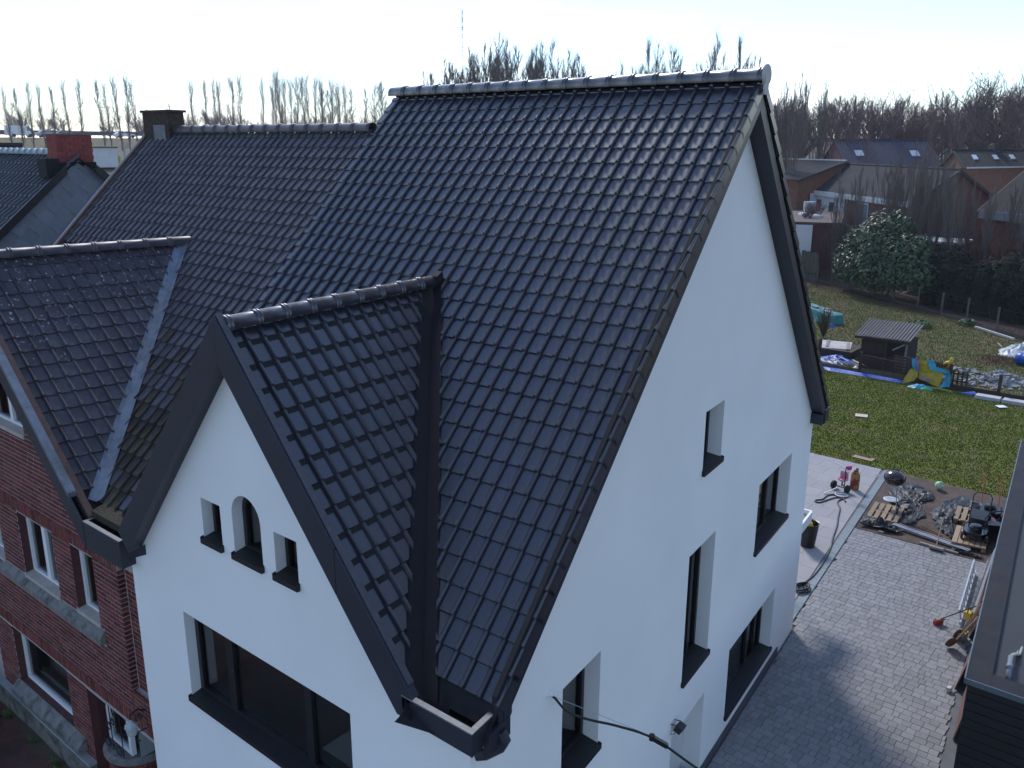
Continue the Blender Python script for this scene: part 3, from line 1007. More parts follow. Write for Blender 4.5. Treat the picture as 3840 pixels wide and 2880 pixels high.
# ---- neighbour roof
V5 = 0.250
NW = 0.203
ynr = 5.36
mb = MB()
mb.quad(H((-6.3, 0.30, zmain(0.30) - 0.13)), H((-6.3, ynr, zmain(ynr) - 0.13)), H((-13.45, ynr, zmain(ynr) - 0.13)), H((-13.45, 0.30, zmain(0.30) - 0.13)))
mb.quad(H((-6.3, ynr, zmain(ynr) - 0.13)), H((-13.45, ynr, zmain(ynr) - 0.13)), H((-13.45, 10.5, 5.4)), H((-6.3, 10.5, 5.4)))
mb.quad(H((-6.3, 0.0, zmain(0.0) - 0.13)), H((-6.3, 2.6, zmain(2.6) - 0.13)), H((-4.2, 2.6, zmain(2.6) - 0.13)), H((-4.2, 0.0, zmain(0.0) - 0.13)))
# front gable slopes
g0 = A_ + Vector((0, -0.02, -0.09)); g1_ = B_ + Vector((0.05, 0.38, -0.09))
dn = Vector((Cc.x - A_.x, 0, Cc.z - A_.z))
mb.add([g0, g0 + dn * 1.16, Vector((Cc.x + 0.6, 0.42, zg(Cc.x + 0.6, 0.42) - 0.09)), g1_], [(0, 1, 2, 3)])
mb.add([g0, g1_, g1_ + Vector((-3.2, -3.2, -3.0)), g0 + Vector((-3.3, 0, -3.2))], [(0, 1, 2, 3)])
mb.quad(H((-13.45, 0, 4.9)), H((-13.45, ynr, 9.9)), H((-13.45, 10.5, 5.0)), H((-13.45, 10.5, -0.4)))
nroof = mb.build('roof', C_DECK, nb)
# vertical plane of the valley between main slope and front gable (world coordinates)
def meet(z):
    y = Y0 + (z - Z0) / 0.935
    x = A_.x - (gn.y * (y - A_.y) + gn.z * (z - A_.z)) / gn.x
    return Vector((x, y, 0))
w0, w1 = meet(7.9), meet(5.0)
wd_ = (w1 - w0).normalized()
wnr = Vector((wd_.y, -wd_.x, 0))
if wnr.dot(Vector((1, 1, 0))) < 0: wnr = -wnr
O2 = Vector((-6.345, Y0 - 0.02, zmain(Y0 - 0.02) - 0.01)) - N_ * 0.062
ncut = (Vector((0, ynr - 0.03, 0)), Vector((0, -1, 0)))
def unH(p): return Vector((p.x - SK * p.y, p.y, p.z))
hw0, hw1 = unH(w0), unH(w1)
hd = (hw1 - hw0).normalized()
hn = Vector((hd.y, -hd.x, 0))
if hn.dot(Vector((1, 1, 0))) < 0: hn = -hn
kw = dict(rib=0.048, ribh=0.030, rise=0.024)
tl = lay_tiles(O2, U_, V_, N_, 35, 29, NW, V5, [ncut, (hw0 + hn * 0.055, hn)], lin, H, C_OLDTILE, 'n', **kw)
tl = [t for t in tl if unH(t[0]).x > hw0.x + 0.05 or unH(t[0]).y > hw0.y - 0.05]
tl2 = lay_tiles(O2, U_, V_, N_, 35, 29, NW, V5, [ncut, (Vector((0, hw0.y - 0.12, 0)), Vector((0, 1, 0)))], lin, H, C_OLDTILE, 'n', **kw)
tl = [t for t in tl if unH(t[0]).x > hw0.x + 0.05] + [t for t in tl2 if unH(t[0]).x <= hw0.x + 0.05]
# old tiles between the neighbour's valley and the new gable
O3 = O2 + Vector((NW * 9, 0, 0))
tl3 = lay_tiles(O3, U_, V_, N_, 9, 10, NW, V5, [(va2 + vn2 * 0.10, vn2), (hw0 + hn * 0.055, hn)], lin, H, C_OLDTILE, 'n', **kw)
tl += tl3
mossy = {}
outl = []
for pos, me in tl:
    q = unH(pos)
    if q.y < 2.1 and q.x > -8.3 + q.y * 0.2 and R.random() < 0.92 - 0.25 * q.y:
        k = me.name
        if k not in mossy:
            m2 = me.copy(); m2.materials[0] = C_MOSS; mossy[k] = m2
        me = mossy[k]
    outl.append((pos, me))
# gable slope tiles
dv = -dn.normalized()
ug = (A_ - B_).normalized()
ng = gn
nr2 = 16
lg = 0.262
og = B_ + ug * (-0.30) - dv * (-0.0)
def ident(p): return Vector(p)
og = B_ - ug * 0.35 - dv * (nr2 * lg - 0.03) - ng * 0.062
front_cut = (Vector((0, -0.03, 0)), Vector((0, 1, 0)))
gt = lay_tiles(og, ug, dv, ng, 19, nr2, NW, lg, [(w0 - wnr * 0.065, -wnr), front_cut], ident, ident, C_OLDTILE, 'g', **kw)
lich = {}
gt2 = []
for pos, me in gt:
    up_ = (pos - og).dot(dv) / lg
    if up_ > 8.5 and pos.y > 0.2 and R.random() < 0.30 + 0.17 * (up_ - 8.5):
        k = me.name
        if k not in lich:
            m2 = me.copy(); m2.materials[0] = C_LICHEN; lich[k] = m2
        me = lich[k]
    gt2.append((pos, me))
allp = sorted([t for t in outl + gt2 if in_view(t[0], 0.15)], key=lambda a: (a[0] - CAM).length)
near, far = allp[:300], allp[300:]
for pos, me in near:
    put('tile', me, pos, nroof)
for matx, grp in ((C_OLDTILE, [t for t in far if t[1].materials[0] == C_OLDTILE]), (C_MOSS, [t for t in far if t[1].materials[0] == C_MOSS]), (C_LICHEN, [t for t in far if t[1].materials[0] == C_LICHEN])):
    place_pieces(grp, 'tile', nroof, matx, 0)
ridge_tiles(nroof, H((-6.33, ynr, zmain(ynr) - 0.075)), H((-12.9, ynr, zmain(ynr) - 0.075)), 16, 0.105, C_OLDTILE)
ridge_tiles(nroof, A_ + Vector((-0.03, -0.12, -0.03)), B_ + Vector((0.02, 0.20, -0.03)), 9, 0.10, C_OLDTILE)
# zinc valley
mb = MB()
prev = None
for i in range(13):
    p = meet(7.97 - 2.98 * i / 12)
    z = 7.97 - 2.98 * i / 12
    a = Vector((p.x - 0.075, p.y - 0.075, 0)); a.z = zg(a.x, a.y) - 0.05
    c_ = Vector((p.x + 0.065, p.y + 0.075, 0)); c_.z = zmain(c_.y) - 0.05
    b = Vector((p.x, p.y, z - 0.03))
    if prev:
        mb.quad(prev[0], prev[1], b, a); mb.quad(prev[1], prev[2], c_, b)
    prev = (a, b, c_)
mb.build('zinc_valley', C_ZINC, nroof, smooth=True)
# verge of the front gable: terracotta edge, zinc cap in lengths, dark fascia
nfs = MB()
tlen = 1.10
for sgn, t0, t1, mat_, y0, y1, lo, hi, nm in ((1, 0.02, 1.16, C_TERRA, -0.105, -0.02, -0.03, 0.045, 'verge_edge'), (1, 0.0, 1.16, C_ANTHRA, -0.20, -0.185, -0.40, 0.0, 'fascia')):
    m_ = MB()
    p0, p1 = A_ + dn * t0, A_ + dn * t1
    m_.prism([(p0.x, y0, p0.z + lo), (p1.x, y0, p1.z + lo), (p1.x, y0, p1.z + hi), (p0.x, y0, p0.z + hi)], (0, y1 - y0, 0))
    m_.build(nm, mat_, nroof)
for i in range(5):
    m_ = MB()
    p0, p1 = A_ + dn * (0.235 * i), A_ + dn * (0.235 * i + 0.2335)
    if i == 4: p1 = A_ + dn * 1.06
    m_.prism([(p0.x, -0.215, p0.z - 0.01), (p1.x, -0.215, p1.z - 0.01), (p1.x, -0.215, p1.z + 0.06), (p0.x, -0.215, p0.z + 0.06)], (0, 0.109, 0))
    m_.build('zinc_cap', C_ZINC, nroof)
m_ = MB()
p0, p1 = A_ + dn * 0.0, A_ + dn * 1.1
m_.quad((p0.x, -0.19, p0.z - 0.4), (p1.x, -0.19, p1.z - 0.4), (p1.x, 0.11, p1.z - 0.4), (p0.x, 0.11, p0.z - 0.4))
m_.build('soffit', C_ANTHRA, nroof)
# dirt and moss caught at the foot of the valley
m_ = MB()
m_.obox(H((-6.28, 0.06, 4.90)), (0.42, 0, 0), (0, 0.12, 0.03), (0, 0, 0.05))
m_.build('valley_dirt', M('valley_moss', (0.03, 0.024, 0.014), rough=0.95, var=0.7, scale=20, bump=0.9, bscale=30), nroof)
# left verge of the main slope: zinc edge and terracotta line
for dx, wd2, mat_, nm in ((0.06, 0.07, C_TERRA, 'verge_edge'), (0.0, 0.05, C_ZINC, 'zinc_cap')):
    m_ = MB()
    x0 = -13.50 + dx
    m_.add([H(p) for p in [(x0, 0.2, zmain(0.2) + 0.0), (x0 + wd2, 0.2, zmain(0.2) + 0.0), (x0 + wd2, ynr, zmain(ynr) + 0.0), (x0, ynr, zmain(ynr) + 0.0),
                           (x0, 0.2, zmain(0.2) - 0.15), (x0 + wd2, 0.2, zmain(0.2) - 0.15), (x0 + wd2, ynr, zmain(ynr) - 0.15), (x0, ynr, zmain(ynr) - 0.15)]],
           [(0, 1, 2, 3), (0, 3, 7, 4), (1, 5, 6, 2)])
    m_.build(nm, mat_, nroof)
# chimney astride the ridge
C_CHIM = M('sooty_brick', (0.050, 0.034, 0.026), rough=0.95, var=0.5, scale=10, bump=0.4, bscale=30, col2=(0.20, 0.105, 0.025), c2pos=(0.66, 0.72), c2scale=5)
ch = MB()
ch.box(-13.42, -12.42, ynr - 0.16, ynr + 0.22, zmain(ynr) - 0.75, zmain(ynr) + 0.30).xf(H)
cho = ch.build('chimney', C_MORTAR if False else C_CHIM, nb)
bm_ = {}
for r in range(14):
    z = zmain(ynr) - 0.70 + r * 0.0715
    for k in range(6):
        x = -13.43 + k * 0.2 - (0.1 if r % 2 else 0)
        x0, x1 = max(x, -13.43), min(x + 0.188, -12.41)
        if x1 - x0 < 0.03: continue
        m_ = MB()
        m_.box(x0, x1, ynr - 0.172, ynr - 0.155, z + 0.006, z + 0.0655).xf(H)
        m_.build('brick', C_CHIM, cho)
m_ = MB()
m_.box(-13.47, -12.37, ynr - 0.20, ynr + 0.26, zmain(ynr) + 0.301, zmain(ynr) + 0.35).xf(H)
m_.build('chimney_cap', C_CHIM, cho)
m_ = MB()
m_.box(-13.0, -12.55, ynr - 0.185, ynr - 0.173, zmain(ynr) - 0.3, zmain(ynr) + 0.05)
m_.box(-13.2, -12.95, ynr - 0.184, ynr - 0.173, zmain(ynr) - 0.72, zmain(ynr) - 0.25)
m_.xf(H)
m_.build('chimney_flashing', M('grey_lead', (0.15, 0.15, 0.165), rough=0.7, var=0.25, scale=8), cho)

# lantern on a scrolled bracket
C_IRON = _MC['wrought_iron']
la = thing('wall_lamp', (-6.12, 0.10, 1.8), 'small ornate iron wall lantern beside the white house edge', 'lamp')
m_ = MB()
m_.tube([(-6.2, 0.09, 2.0), (-6.26, 0.0, 2.04), (-6.24, -0.12, 2.02), (-6.14, -0.16, 1.96)], 0.012, 5)
m_.tube(scroll(-6.16, 1.98, 0.06, y=-0.02), 0.009, 5)
m_.tube([(-6.2, 0.09, 1.72), (-6.24, -0.02, 1.70), (-6.16, -0.1, 1.66), (-6.05, -0.1, 1.69)], 0.010, 5)
m_.build('bracket', C_IRON, la)
m_ = MB()
m_.lathe((-6.14, -0.16, 1.76), [(0.03, 0), (0.065, 0.03), (0.085, 0.15), (0.10, 0.16), (0.03, 0.22), (0.012, 0.25)], 6)
m_.build('lantern', M('lantern_glass', (0.35, 0.37, 0.38), rough=0.4, var=0.2, scale=12), la)

# ================================================================== third house with slate gable
th = thing('slate_gable_house', H((-17.5, 4.9, -0.3)), 'house with grey diamond slate gable and red brick chimney behind the brick house', 'house')
XG = -16.0
yr3, zr3 = 4.86, 9.36
s3_ = 0.80
mb = MB()
mb.quad(H((XG, yr3 - 3.8, zr3 - 3.8 * s3_ - 0.1)), H((XG, yr3 - 3.8, -0.4)), H((XG, yr3 + 4.5, -0.4)), H((XG, yr3 + 4.5, zr3 - 4.5 * s3_ - 0.1)))
mb.add([H((XG, yr3 - 3.8, zr3 - 3.8 * s3_ - 0.1)), H((XG, yr3 + 4.5, zr3 - 4.5 * s3_ - 0.1)), H((XG, yr3, zr3 - 0.08))], [(0, 1, 2)])
mb.quad(H((XG, yr3 - 3.8, -0.4)), H((XG - 8, yr3 - 3.8, -0.4)), H((XG - 8, yr3 - 3.8, zr3 - 3.8 * s3_ - 0.1)), H((XG, yr3 - 3.8, zr3 - 3.8 * s3_ - 0.1)))
wl3 = mb.build('wall', M('slate_backing', (0.05, 0.052, 0.06), rough=0.9), th)
C_SLATE = M('fibre_slate', (0.20, 0.215, 0.255), rough=0.75, var=0.12, scale=9, rnd=0.12, bump=0.05)
sl = 0.34
for i in range(-9, 10):
    for j in range(0, 16):
        y = yr3 + (i + (0.5 if j % 2 else 0)) * sl * 1.30
        z = zr3 - 0.1 - j * sl * 0.62
        if z > zr3 - 0.06 - abs(y - yr3) * s3_ + 0.16 or z < 6.6: continue
        p = [(XG + 0.004, y, z + sl * 0.64), (XG + 0.004, y + sl * 0.66, z), (XG + 0.012, y, z - sl * 0.64), (XG + 0.004, y - sl * 0.66, z)]
        lim = lambda yy, zz: (yy, min(zz, zr3 - 0.07 - abs(yy - yr3) * s3_))
        p = [(a, *lim(b, c_)) for a, b, c_ in p]
        m_ = MB()
        m_.prism([H(q) for q in p], (0.012 + 0.006 * (j % 2), 0, 0))
        m_.build('slate', C_SLATE, wl3)
mb = MB()
mb.quad(H((XG + 0.15, yr3, zr3 - 0.1)), H((XG - 8, yr3, zr3 - 0.1)), H((XG - 8, yr3 - 4, zr3 - 0.1 - 4 * s3_)), H((XG + 0.15, yr3 - 4, zr3 - 0.1 - 4 * s3_)))
mb.quad(H((XG + 0.15, yr3, zr3 - 0.1)), H((XG - 8, yr3, zr3 - 0.1)), H((XG - 8, yr3 + 4.7, zr3 - 0.1 - 4.7 * s3_)), H((XG + 0.15, yr3 + 4.7, zr3 - 0.1 - 4.7 * s3_)))
r3o = mb.build('roof', C_DECK, th)
a3 = math.atan(s3_)
V3, N3 = Vector((0, math.cos(a3), math.sin(a3))), Vector((0, -math.sin(a3), math.cos(a3)))
l3 = 0.36
C_T3 = M('blue_grey_tile', (0.055, 0.062, 0.075), rough=0.40, var=0.25, scale=5, rnd=0.2, spec=0.55)
t3 = lay_tiles(Vector((XG + 0.12, yr3 - 11 * l3 * math.cos(a3), zr3 - 11 * l3 * math.sin(a3))) - N3 * 0.05, U_, V3, N3, 24, 11, 0.23, l3, [], lin, H, C_T3, 't', rib=0.07, ribh=0.045, rise=0.035)
place_pieces([t for t in t3 if in_view(t[0], 0.1)], 'tile', r3o, C_T3, 300)
ridge_tiles(r3o, H((XG - 0.45, yr3, zr3)), H((XG - 5.6, yr3, zr3)), 15, 0.10, M('pale_ridge_tile', (0.20, 0.27, 0.30), rough=0.45, var=0.25, scale=8))
for sg, y1 in ((-1, yr3 - 3.9), (1, yr3 + 2.6)):
    m_ = MB()
    z1 = zr3 - abs(y1 - yr3) * s3_
    m_.prism([H((XG + 0.13, yr3 + sg * 0.35, zr3 - 0.35 * s3_ - 0.16)), H((XG + 0.13, y1, z1 - 0.16)), H((XG + 0.13, y1, z1 + 0.05)), H((XG + 0.13, yr3 + sg * 0.35, zr3 - 0.35 * s3_ + 0.05))], (0.06, 0, 0))
    m_.build('verge_board', M('black_verge', (0.012, 0.012, 0.015), rough=0.5), th)
C_RED = M('bright_red_brick', (0.23, 0.045, 0.040), rough=0.85, var=0.18, scale=9, rnd=0.15)
m_ = MB()
m_.box(XG - 0.52, XG - 0.02, yr3 - 0.42, yr3 + 0.42, zr3 - 0.3, zr3 + 0.42).xf(H)
c3 = m_.build('chimney', M('red_mortar', (0.20, 0.075, 0.068), rough=0.95), th)
for r in range(8):
    for k in range(5):
        y = yr3 - 0.43 + k * 0.21 - (0.105 if r % 2 else 0)
        y0_, y1_ = max(y, yr3 - 0.43), min(y + 0.20, yr3 + 0.43)
        if y1_ - y0_ < 0.03: continue
        m_ = MB(); m_.box(XG - 0.02, XG - 0.008, y0_, y1_, zr3 - 0.18 + r * 0.074, zr3 - 0.18 + r * 0.074 + 0.066).xf(H)
        m_.build('brick', C_RED, c3)
    for k in range(2):
        x = XG - 0.52 + k * 0.25
        m_ = MB(); m_.box(x, x + 0.24, yr3 - 0.432, yr3 - 0.42, zr3 - 0.18 + r * 0.074, zr3 - 0.18 + r * 0.074 + 0.066).xf(H)
        m_.build('brick', C_RED, c3)
m_ = MB(); m_.box(XG - 0.55, XG + 0.01, yr3 - 0.45, yr3 + 0.45, zr3 + 0.421, zr3 + 0.44).xf(H)
m_.build('chimney_cap', C_STONE, c3)
m_ = MB()
m_.box(XG - 0.02, XG + 0.02, yr3 - 0.46, yr3 + 0.46, zr3 - 0.34, zr3 - 0.19)
m_.box(XG - 0.4, XG + 0.03, yr3 - 0.75, yr3 - 0.434, zr3 - 0.5, zr3 - 0.10)
m_.xf(H)
m_.build('chimney_flashing', C_LEAD, c3)
# ================================================================== ground
def sstep(a, b, x):
    t = max(0.0, min(1.0, (x - a) / (b - a)))
    return t * t * (3 - 2 * t)
def interp(tab, x):
    for (a, u), (b, v) in zip(tab, tab[1:]):
        if x <= b:
            t = max(0.0, (x - a) / (b - a))
            t = t * t * (3 - 2 * t)
            return u + (v - u) * t
    return tab[-1][1]
HR = [(0, 0), (67, 0), (72.5, 2.2), (77, 2.9), (95, 3.4), (115, 4.6), (150, 7.2), (220, 10.5), (400, 12), (3000, 12)]
HL = [(0, 0), (40, 0), (70, 4.0), (100, 7.0), (150, 7.9), (185, 8.2), (230, 8.6), (400, 9.5), (3000, 9.5)]
def ground_z(x, y):
    r = math.hypot(x - CAM.x, y - CAM.y)
    a = math.degrees(math.atan2(-(x - CAM.x), (y - CAM.y)))
    t = sstep(27, 46, a) if a < 120 else 1.0 - sstep(120, 170, a)
    h = interp(HR, r) * (1 - t) + interp(HL, r) * t
    if a < -60 or a > 150: h *= 0.3
    if r < 40: h += -0.36 * (1 - sstep(-0.2, 1.2, y)) - 0.03
    return h
mb = MB()
rings = [0.5, 2, 4, 6, 8, 10, 12, 14, 17, 20, 24, 28, 33, 38, 44, 50, 55, 60, 64, 67, 70, 73, 78, 85, 92, 100, 110, 120, 135, 150, 165, 180, 200, 225, 260, 300, 360, 450, 600, 900, 1500, 3000]
NS = 180
for r in rings:
    for k in range(NS):
        t = 2 * math.pi * k / NS
        x, y = CAM.x + r * math.cos(t), CAM.y + r * math.sin(t)
        mb.v.append(Vector((x, y, ground_z(x, y) + (noise.noise(Vector((x * 0.05, y * 0.05, 0))) * 0.5 if r > 62 else 0))))
for i in range(len(rings) - 1):
    for k in range(NS):
        k2 = (k + 1) % NS
        mb.f.append((i * NS + k, i * NS + k2, (i + 1) * NS + k2, (i + 1) * NS + k))
mb.f.append(tuple(range(NS - 1, -1, -1)))
C_FIELD = M('rough_field', (0.060, 0.055, 0.028), rough=0.95, var=0.35, scale=0.3, bump=0.5, bscale=3, col2=(0.075, 0.050, 0.034), c2pos=(0.45, 0.6), c2scale=0.07, detail=8)
mb.build('ground', C_FIELD, kind='structure', smooth=True)

# ---- lawns
C_LAWN = M('lawn_green', (0.110, 0.132, 0.020), rough=0.95, var=0.3, scale=2.2, bump=0.5, bscale=22, col2=(0.150, 0.142, 0.045), c2pos=(0.46, 0.66), c2scale=0.9, detail=9, spec=0.15)
C_LAWN2 = M('worn_lawn', (0.100, 0.108, 0.036), rough=0.95, var=0.35, scale=1.8, bump=0.5, bscale=18, col2=(0.150, 0.118, 0.060), c2pos=(0.44, 0.64), c2scale=0.55, detail=9, spec=0.15)
C_SOIL = M('bare_soil', (0.085, 0.056, 0.044), rough=0.95, var=0.4, scale=3, bump=0.8, bscale=14)
def sheet(name, poly, z, mat, nx=1, jitter=0.0):
    m_ = MB()
    if nx == 1:
        m_.add([(x, y, z) for x, y in poly], [tuple(range(len(poly)))])
    else:
        (x0, y0), (x1, y1), (x2, y2), (x3, y3) = poly
        for j in range(nx + 1):
            for i in range(nx + 1):
                u, v = i / nx, j / nx
                x = (x0 * (1 - u) + x1 * u) * (1 - v) + (x3 * (1 - u) + x2 * u) * v
                y = (y0 * (1 - u) + y1 * u) * (1 - v) + (y3 * (1 - u) + y2 * u) * v
                e = 0 if i in (0, nx) or j in (0, nx) else 1
                m_.v.append(Vector((x, y, z + e * jitter * noise.noise(Vector((x * 1.3, y * 1.3, 2.0))))))
        for j in range(nx):
            for i in range(nx):
                a = j * (nx + 1) + i
                m_.f.append((a, a + 1, a + nx + 2, a + nx + 1))
    return m_.build(name, mat, kind='structure', smooth=nx > 1)
sheet('lawn', [(-12, 22.05), (-2.46, 21.84), (2.0, 21.35), (6.5, 21.3), (6.0, 32.75), (-14, 32.9)], 0.012, C_LAWN)
sheet('back_lawn', [(-20, 32.91), (6.0, 32.76), (3.0, 43.0), (-3.0, 46.6), (-11, 52.4), (-18.5, 57.2), (-26, 58)], 0.008, C_LAWN2)
sheet('soil_bed', [(-18.6, 57.0), (-11, 52.0), (-7.9, 49.9), (-3.0, 45.9), (2.5, 43.5), (3.2, 46.0), (-2.6, 48.4), (-10.2, 54.0), (-18.2, 59.5)], 0.014, M('leafy_soil', (0.050, 0.028, 0.020), rough=0.95, var=0.6, scale=3.5, bump=0.8, bscale=16))
# blades of grass: short upright slivers so that the lawn has a nap
def grass(name, poly_fn, n, h, mat, label, seed):
    rr = random.Random(seed)
    m_ = MB()
    k = 0
    while k < n:
        x, y = poly_fn(rr)
        a = rr.uniform(0, math.pi)
        w = rr.uniform(0.010, 0.024)
        hh = h * rr.uniform(0.5, 1.3)
        lx, ly = rr.uniform(-0.03, 0.03), rr.uniform(-0.03, 0.03)
        o = len(m_.v)
        m_.v += [Vector((x - w * math.cos(a), y - w * math.sin(a), 0.005)), Vector((x + w * math.cos(a), y + w * math.sin(a), 0.005)), Vector((x + lx, y + ly, hh))]
        m_.f.append((o, o + 1, o + 2))
        k += 1
    ob = m_.build(name, mat)
    tag(ob, label, 'grass', kind='stuff')
C_BLADE = M('grass_blade', (0.128, 0.146, 0.024), rough=0.8, var=0.25, scale=0.9, rnd=0.18, hue=0.03, spec=0.2, col2=(0.175, 0.162, 0.055), c2pos=(0.47, 0.66), c2scale=0.9)
C_BLADE2 = M('dry_grass_blade', (0.120, 0.125, 0.042), rough=0.85, var=0.35, scale=0.7, rnd=0.28, hue=0.03, spec=0.2, col2=(0.170, 0.135, 0.072), c2pos=(0.45, 0.62), c2scale=0.55)
def lawn_pt(rr):
    while True:
        x, y = rr.uniform(-9.5, 2.2), rr.uniform(21.45, 32.6)
        if y > 22.02 - 0.02 * (x + 12) and x < 2.0 - 0.02 * y: return x, y
grass('grass', lawn_pt, 90000, 0.05, C_BLADE, 'short green grass of the lawn behind the patio', 3)
def lawn_pt2(rr):
    while True:
        y = rr.uniform(33.2, 56)
        x = rr.uniform(-18, 2)
        if y < 45.5 - 0.72 * (x + 3.0) and x > -0.33 * y - 1.0: return x, y
grass('back_grass', lawn_pt2, 60000, 0.07, C_BLADE2, 'patchy worn grass behind the low fence', 4)

# ---- soil patch behind the drive, patio, kerb strip
m_ = MB()
nx, ny = 34, 42
for j in range(ny + 1):
    for i in range(nx + 1):
        v = j / ny
        y = 17.02 + 4.75 * v
        xl0 = -1.90 - 0.11 * (y - 17.05)
        xr0 = 1.35 - 0.115 * (y - 17.05) + 0.5 * v
        x = xl0 + (xr0 - xl0) * i / nx
        e = min(1, 4 * min(i / nx, 1 - i / nx, v, 1 - v))
        m_.v.append(Vector((x, y, 0.0 + e * (0.05 * noise.noise(Vector((x * 1.6, y * 1.6, 0))) + 0.02 * noise.noise(Vector((x * 6, y * 6, 1)))))))
for j in range(ny):
    for i in range(nx):
        a = j * (nx + 1) + i
        m_.f.append((a, a + 1, a + nx + 2, a + nx + 1))
m_.xf(lambda p: (p[0], p[1], p[2] + 0.015))
m_.build('soil', C_SOIL, kind='structure', smooth=True)
C_PATIO = M('pale_concrete_slab', (0.305, 0.29, 0.295), rough=0.85, var=0.10, scale=1.2, bump=0.05, bscale=30, rnd=0.035)
pt = MB()
po_ = pt.add([(-7.5, 11.0, -0.012), (-1.30, 11.0, -0.012), (-2.52, 21.9, -0.012), (-7.6, 22.1, -0.012)], [(0, 1, 2, 3)]).build('patio', M('patio_bed', (0.15, 0.145, 0.15), rough=0.95), kind='structure')
# large slabs, 0.6 m, clipped to the strip
slab_cache = {}
ps = 0.62
for j in range(18):
    y0 = 11.0 + j * ps
    y1 = min(y0 + ps, 22.0)
    if y1 - y0 < 0.1: continue
    xe = -1.42 - 0.1115 * ((y0 + y1) / 2 - 11.5)
    x = xe
    k = 0
    while x > -6.6:
        if k == 0:
            xa_, xb_ = -1.40 - 0.1115 * (y0 - 11.5), -1.40 - 0.1115 * (y1 - 11.5)
        else:
            xa_ = xb_ = x
        nx_ = xe - ps * (k + 1) - (0.31 if j % 2 else 0)
        m_ = MB()
        g = 0.003
        m_.prism([(nx_ + g, y0 + g, -0.012), (xa_ - 0.16 - g if k == 0 else xa_ - g, y0 + g, -0.012), (xb_ - 0.16 - g if k == 0 else xb_ - g, y1 - g, -0.012), (nx_ + g, y1 - g, -0.012)], (0, 0, 0.016))
        m_.build('slab', C_PATIO, po_)
        x = nx_
        k += 1
C_KERB = M('blue_grey_channel', (0.17, 0.205, 0.225), rough=0.7, var=0.2, scale=9, bump=0.1, bscale=60, rnd=0.10)
ks = MB().add([(-1.52, 11.4, -0.014), (-1.33, 11.4, -0.014), (-2.43, 21.84, -0.014), (-2.64, 21.86, -0.014)], [(0, 1, 2, 3)]).build('kerb_strip', C_KERB, kind='structure')
for i in range(11):
    y0, y1 = 11.4 + i * 0.95, 11.4 + (i + 1) * 0.95
    f = lambda y: -1.345 - 0.1055 * (y - 11.4)
    m_ = MB()
    m_.prism([(f(y0) - 0.185, y0 + 0.003, -0.013), (f(y0), y0 + 0.003, -0.013), (f(y1), y1 - 0.003, -0.013), (f(y1) - 0.185, y1 - 0.003, -0.013)], (0, 0, 0.024))
    m_.build('kerbstone', C_KERB, ks)

# ---- drive of small pavers
C_PAVER = M('grey_paver', (0.225, 0.222, 0.228), rough=0.85, var=0.12, scale=7, bump=0.15, bscale=70, rnd=0.13, hue=0.008)
db = MB().add([(-0.3, 3.0, -0.02), (4.0, 3.0, -0.02), (1.40, 17.0, -0.02), (-1.88, 17.08, -0.02), (-1.1, 10.0, -0.02)], [(0, 1, 2, 3, 4)]).build('driveway', M('joint_sand', (0.13, 0.13, 0.14), rough=0.95, var=0.2), kind='structure')
pc = {}
def paver_mesh(w, d):
    k = (round(w, 3), round(d, 3))
    if k not in pc:
        pc[k] = MB().bbox(0, w, 0, d, -0.016, 0.0, 0.004).mesh('paver', C_PAVER)
    return pc[k]
pav = []
rowd = 0.162
y = 4.6
j = 0
while y < 17.0:
    xl0 = max(SK * y + 0.03, -1.36 - 0.1055 * (y - 11.4)) if y < 11.25 else -1.33 - 0.1055 * (y - 11.4)
    xr0 = 2.07 - 0.1155 * (y - 9.49) + 0.03
    x = xl0 - R.uniform(0, 0.1)
    while x < xr0:
        w = R.choice((0.148, 0.148, 0.20, 0.20, 0.11))
        a, b = max(x, xl0), min(x + w, xr0)
        if b - a > 0.05:
            pav.append((Vector((a + 0.002, y + 0.002, R.uniform(-0.0025, 0.0025))), paver_mesh(round((b - a - 0.004) / 0.005) * 0.005, rowd - 0.004)))
        x += w
    y += rowd
    j += 1
pav = [t for t in pav if in_view(t[0], 0.12)]
place_pieces(pav, 'paver', db, C_PAVER, 300)
# edging along the far end of the drive
ed = MB(); ed.box(-1.9, 1.2, 17.02, 17.07, -0.02, 0.008)
ed.build('edging', C_KERB, db)

# ---- front garden
sheet('street', [(-30, -30.0), (12, -30.0), (12, -4.5), (-30, -4.5)], -0.338, M('pale_asphalt', (0.13, 0.13, 0.135), rough=0.9, var=0.2, scale=3))  # street out of view, added so the front panes reflect paler ground
sheet('pavement', [(-6.15, -4.45), (6, -4.45), (6, 0.0), (-6.15, -0.02)], -0.340, M('pavement_concrete', (0.30, 0.29, 0.28), rough=0.9, var=0.2, scale=2))  # unseen pale pavement, added to brighten the window reflections
sheet('front_yard', [(-13.0, -6.0), (-6.2, -6.0), (-6.2, 0.02), (-13.0, 0.02)], -0.345, M('red_clay_paving', (0.105, 0.040, 0.030), rough=0.9, var=0.4, scale=3.0, bump=0.3, bscale=40, col2=(0.055, 0.032, 0.026), c2pos=(0.5, 0.62), c2scale=1.2))

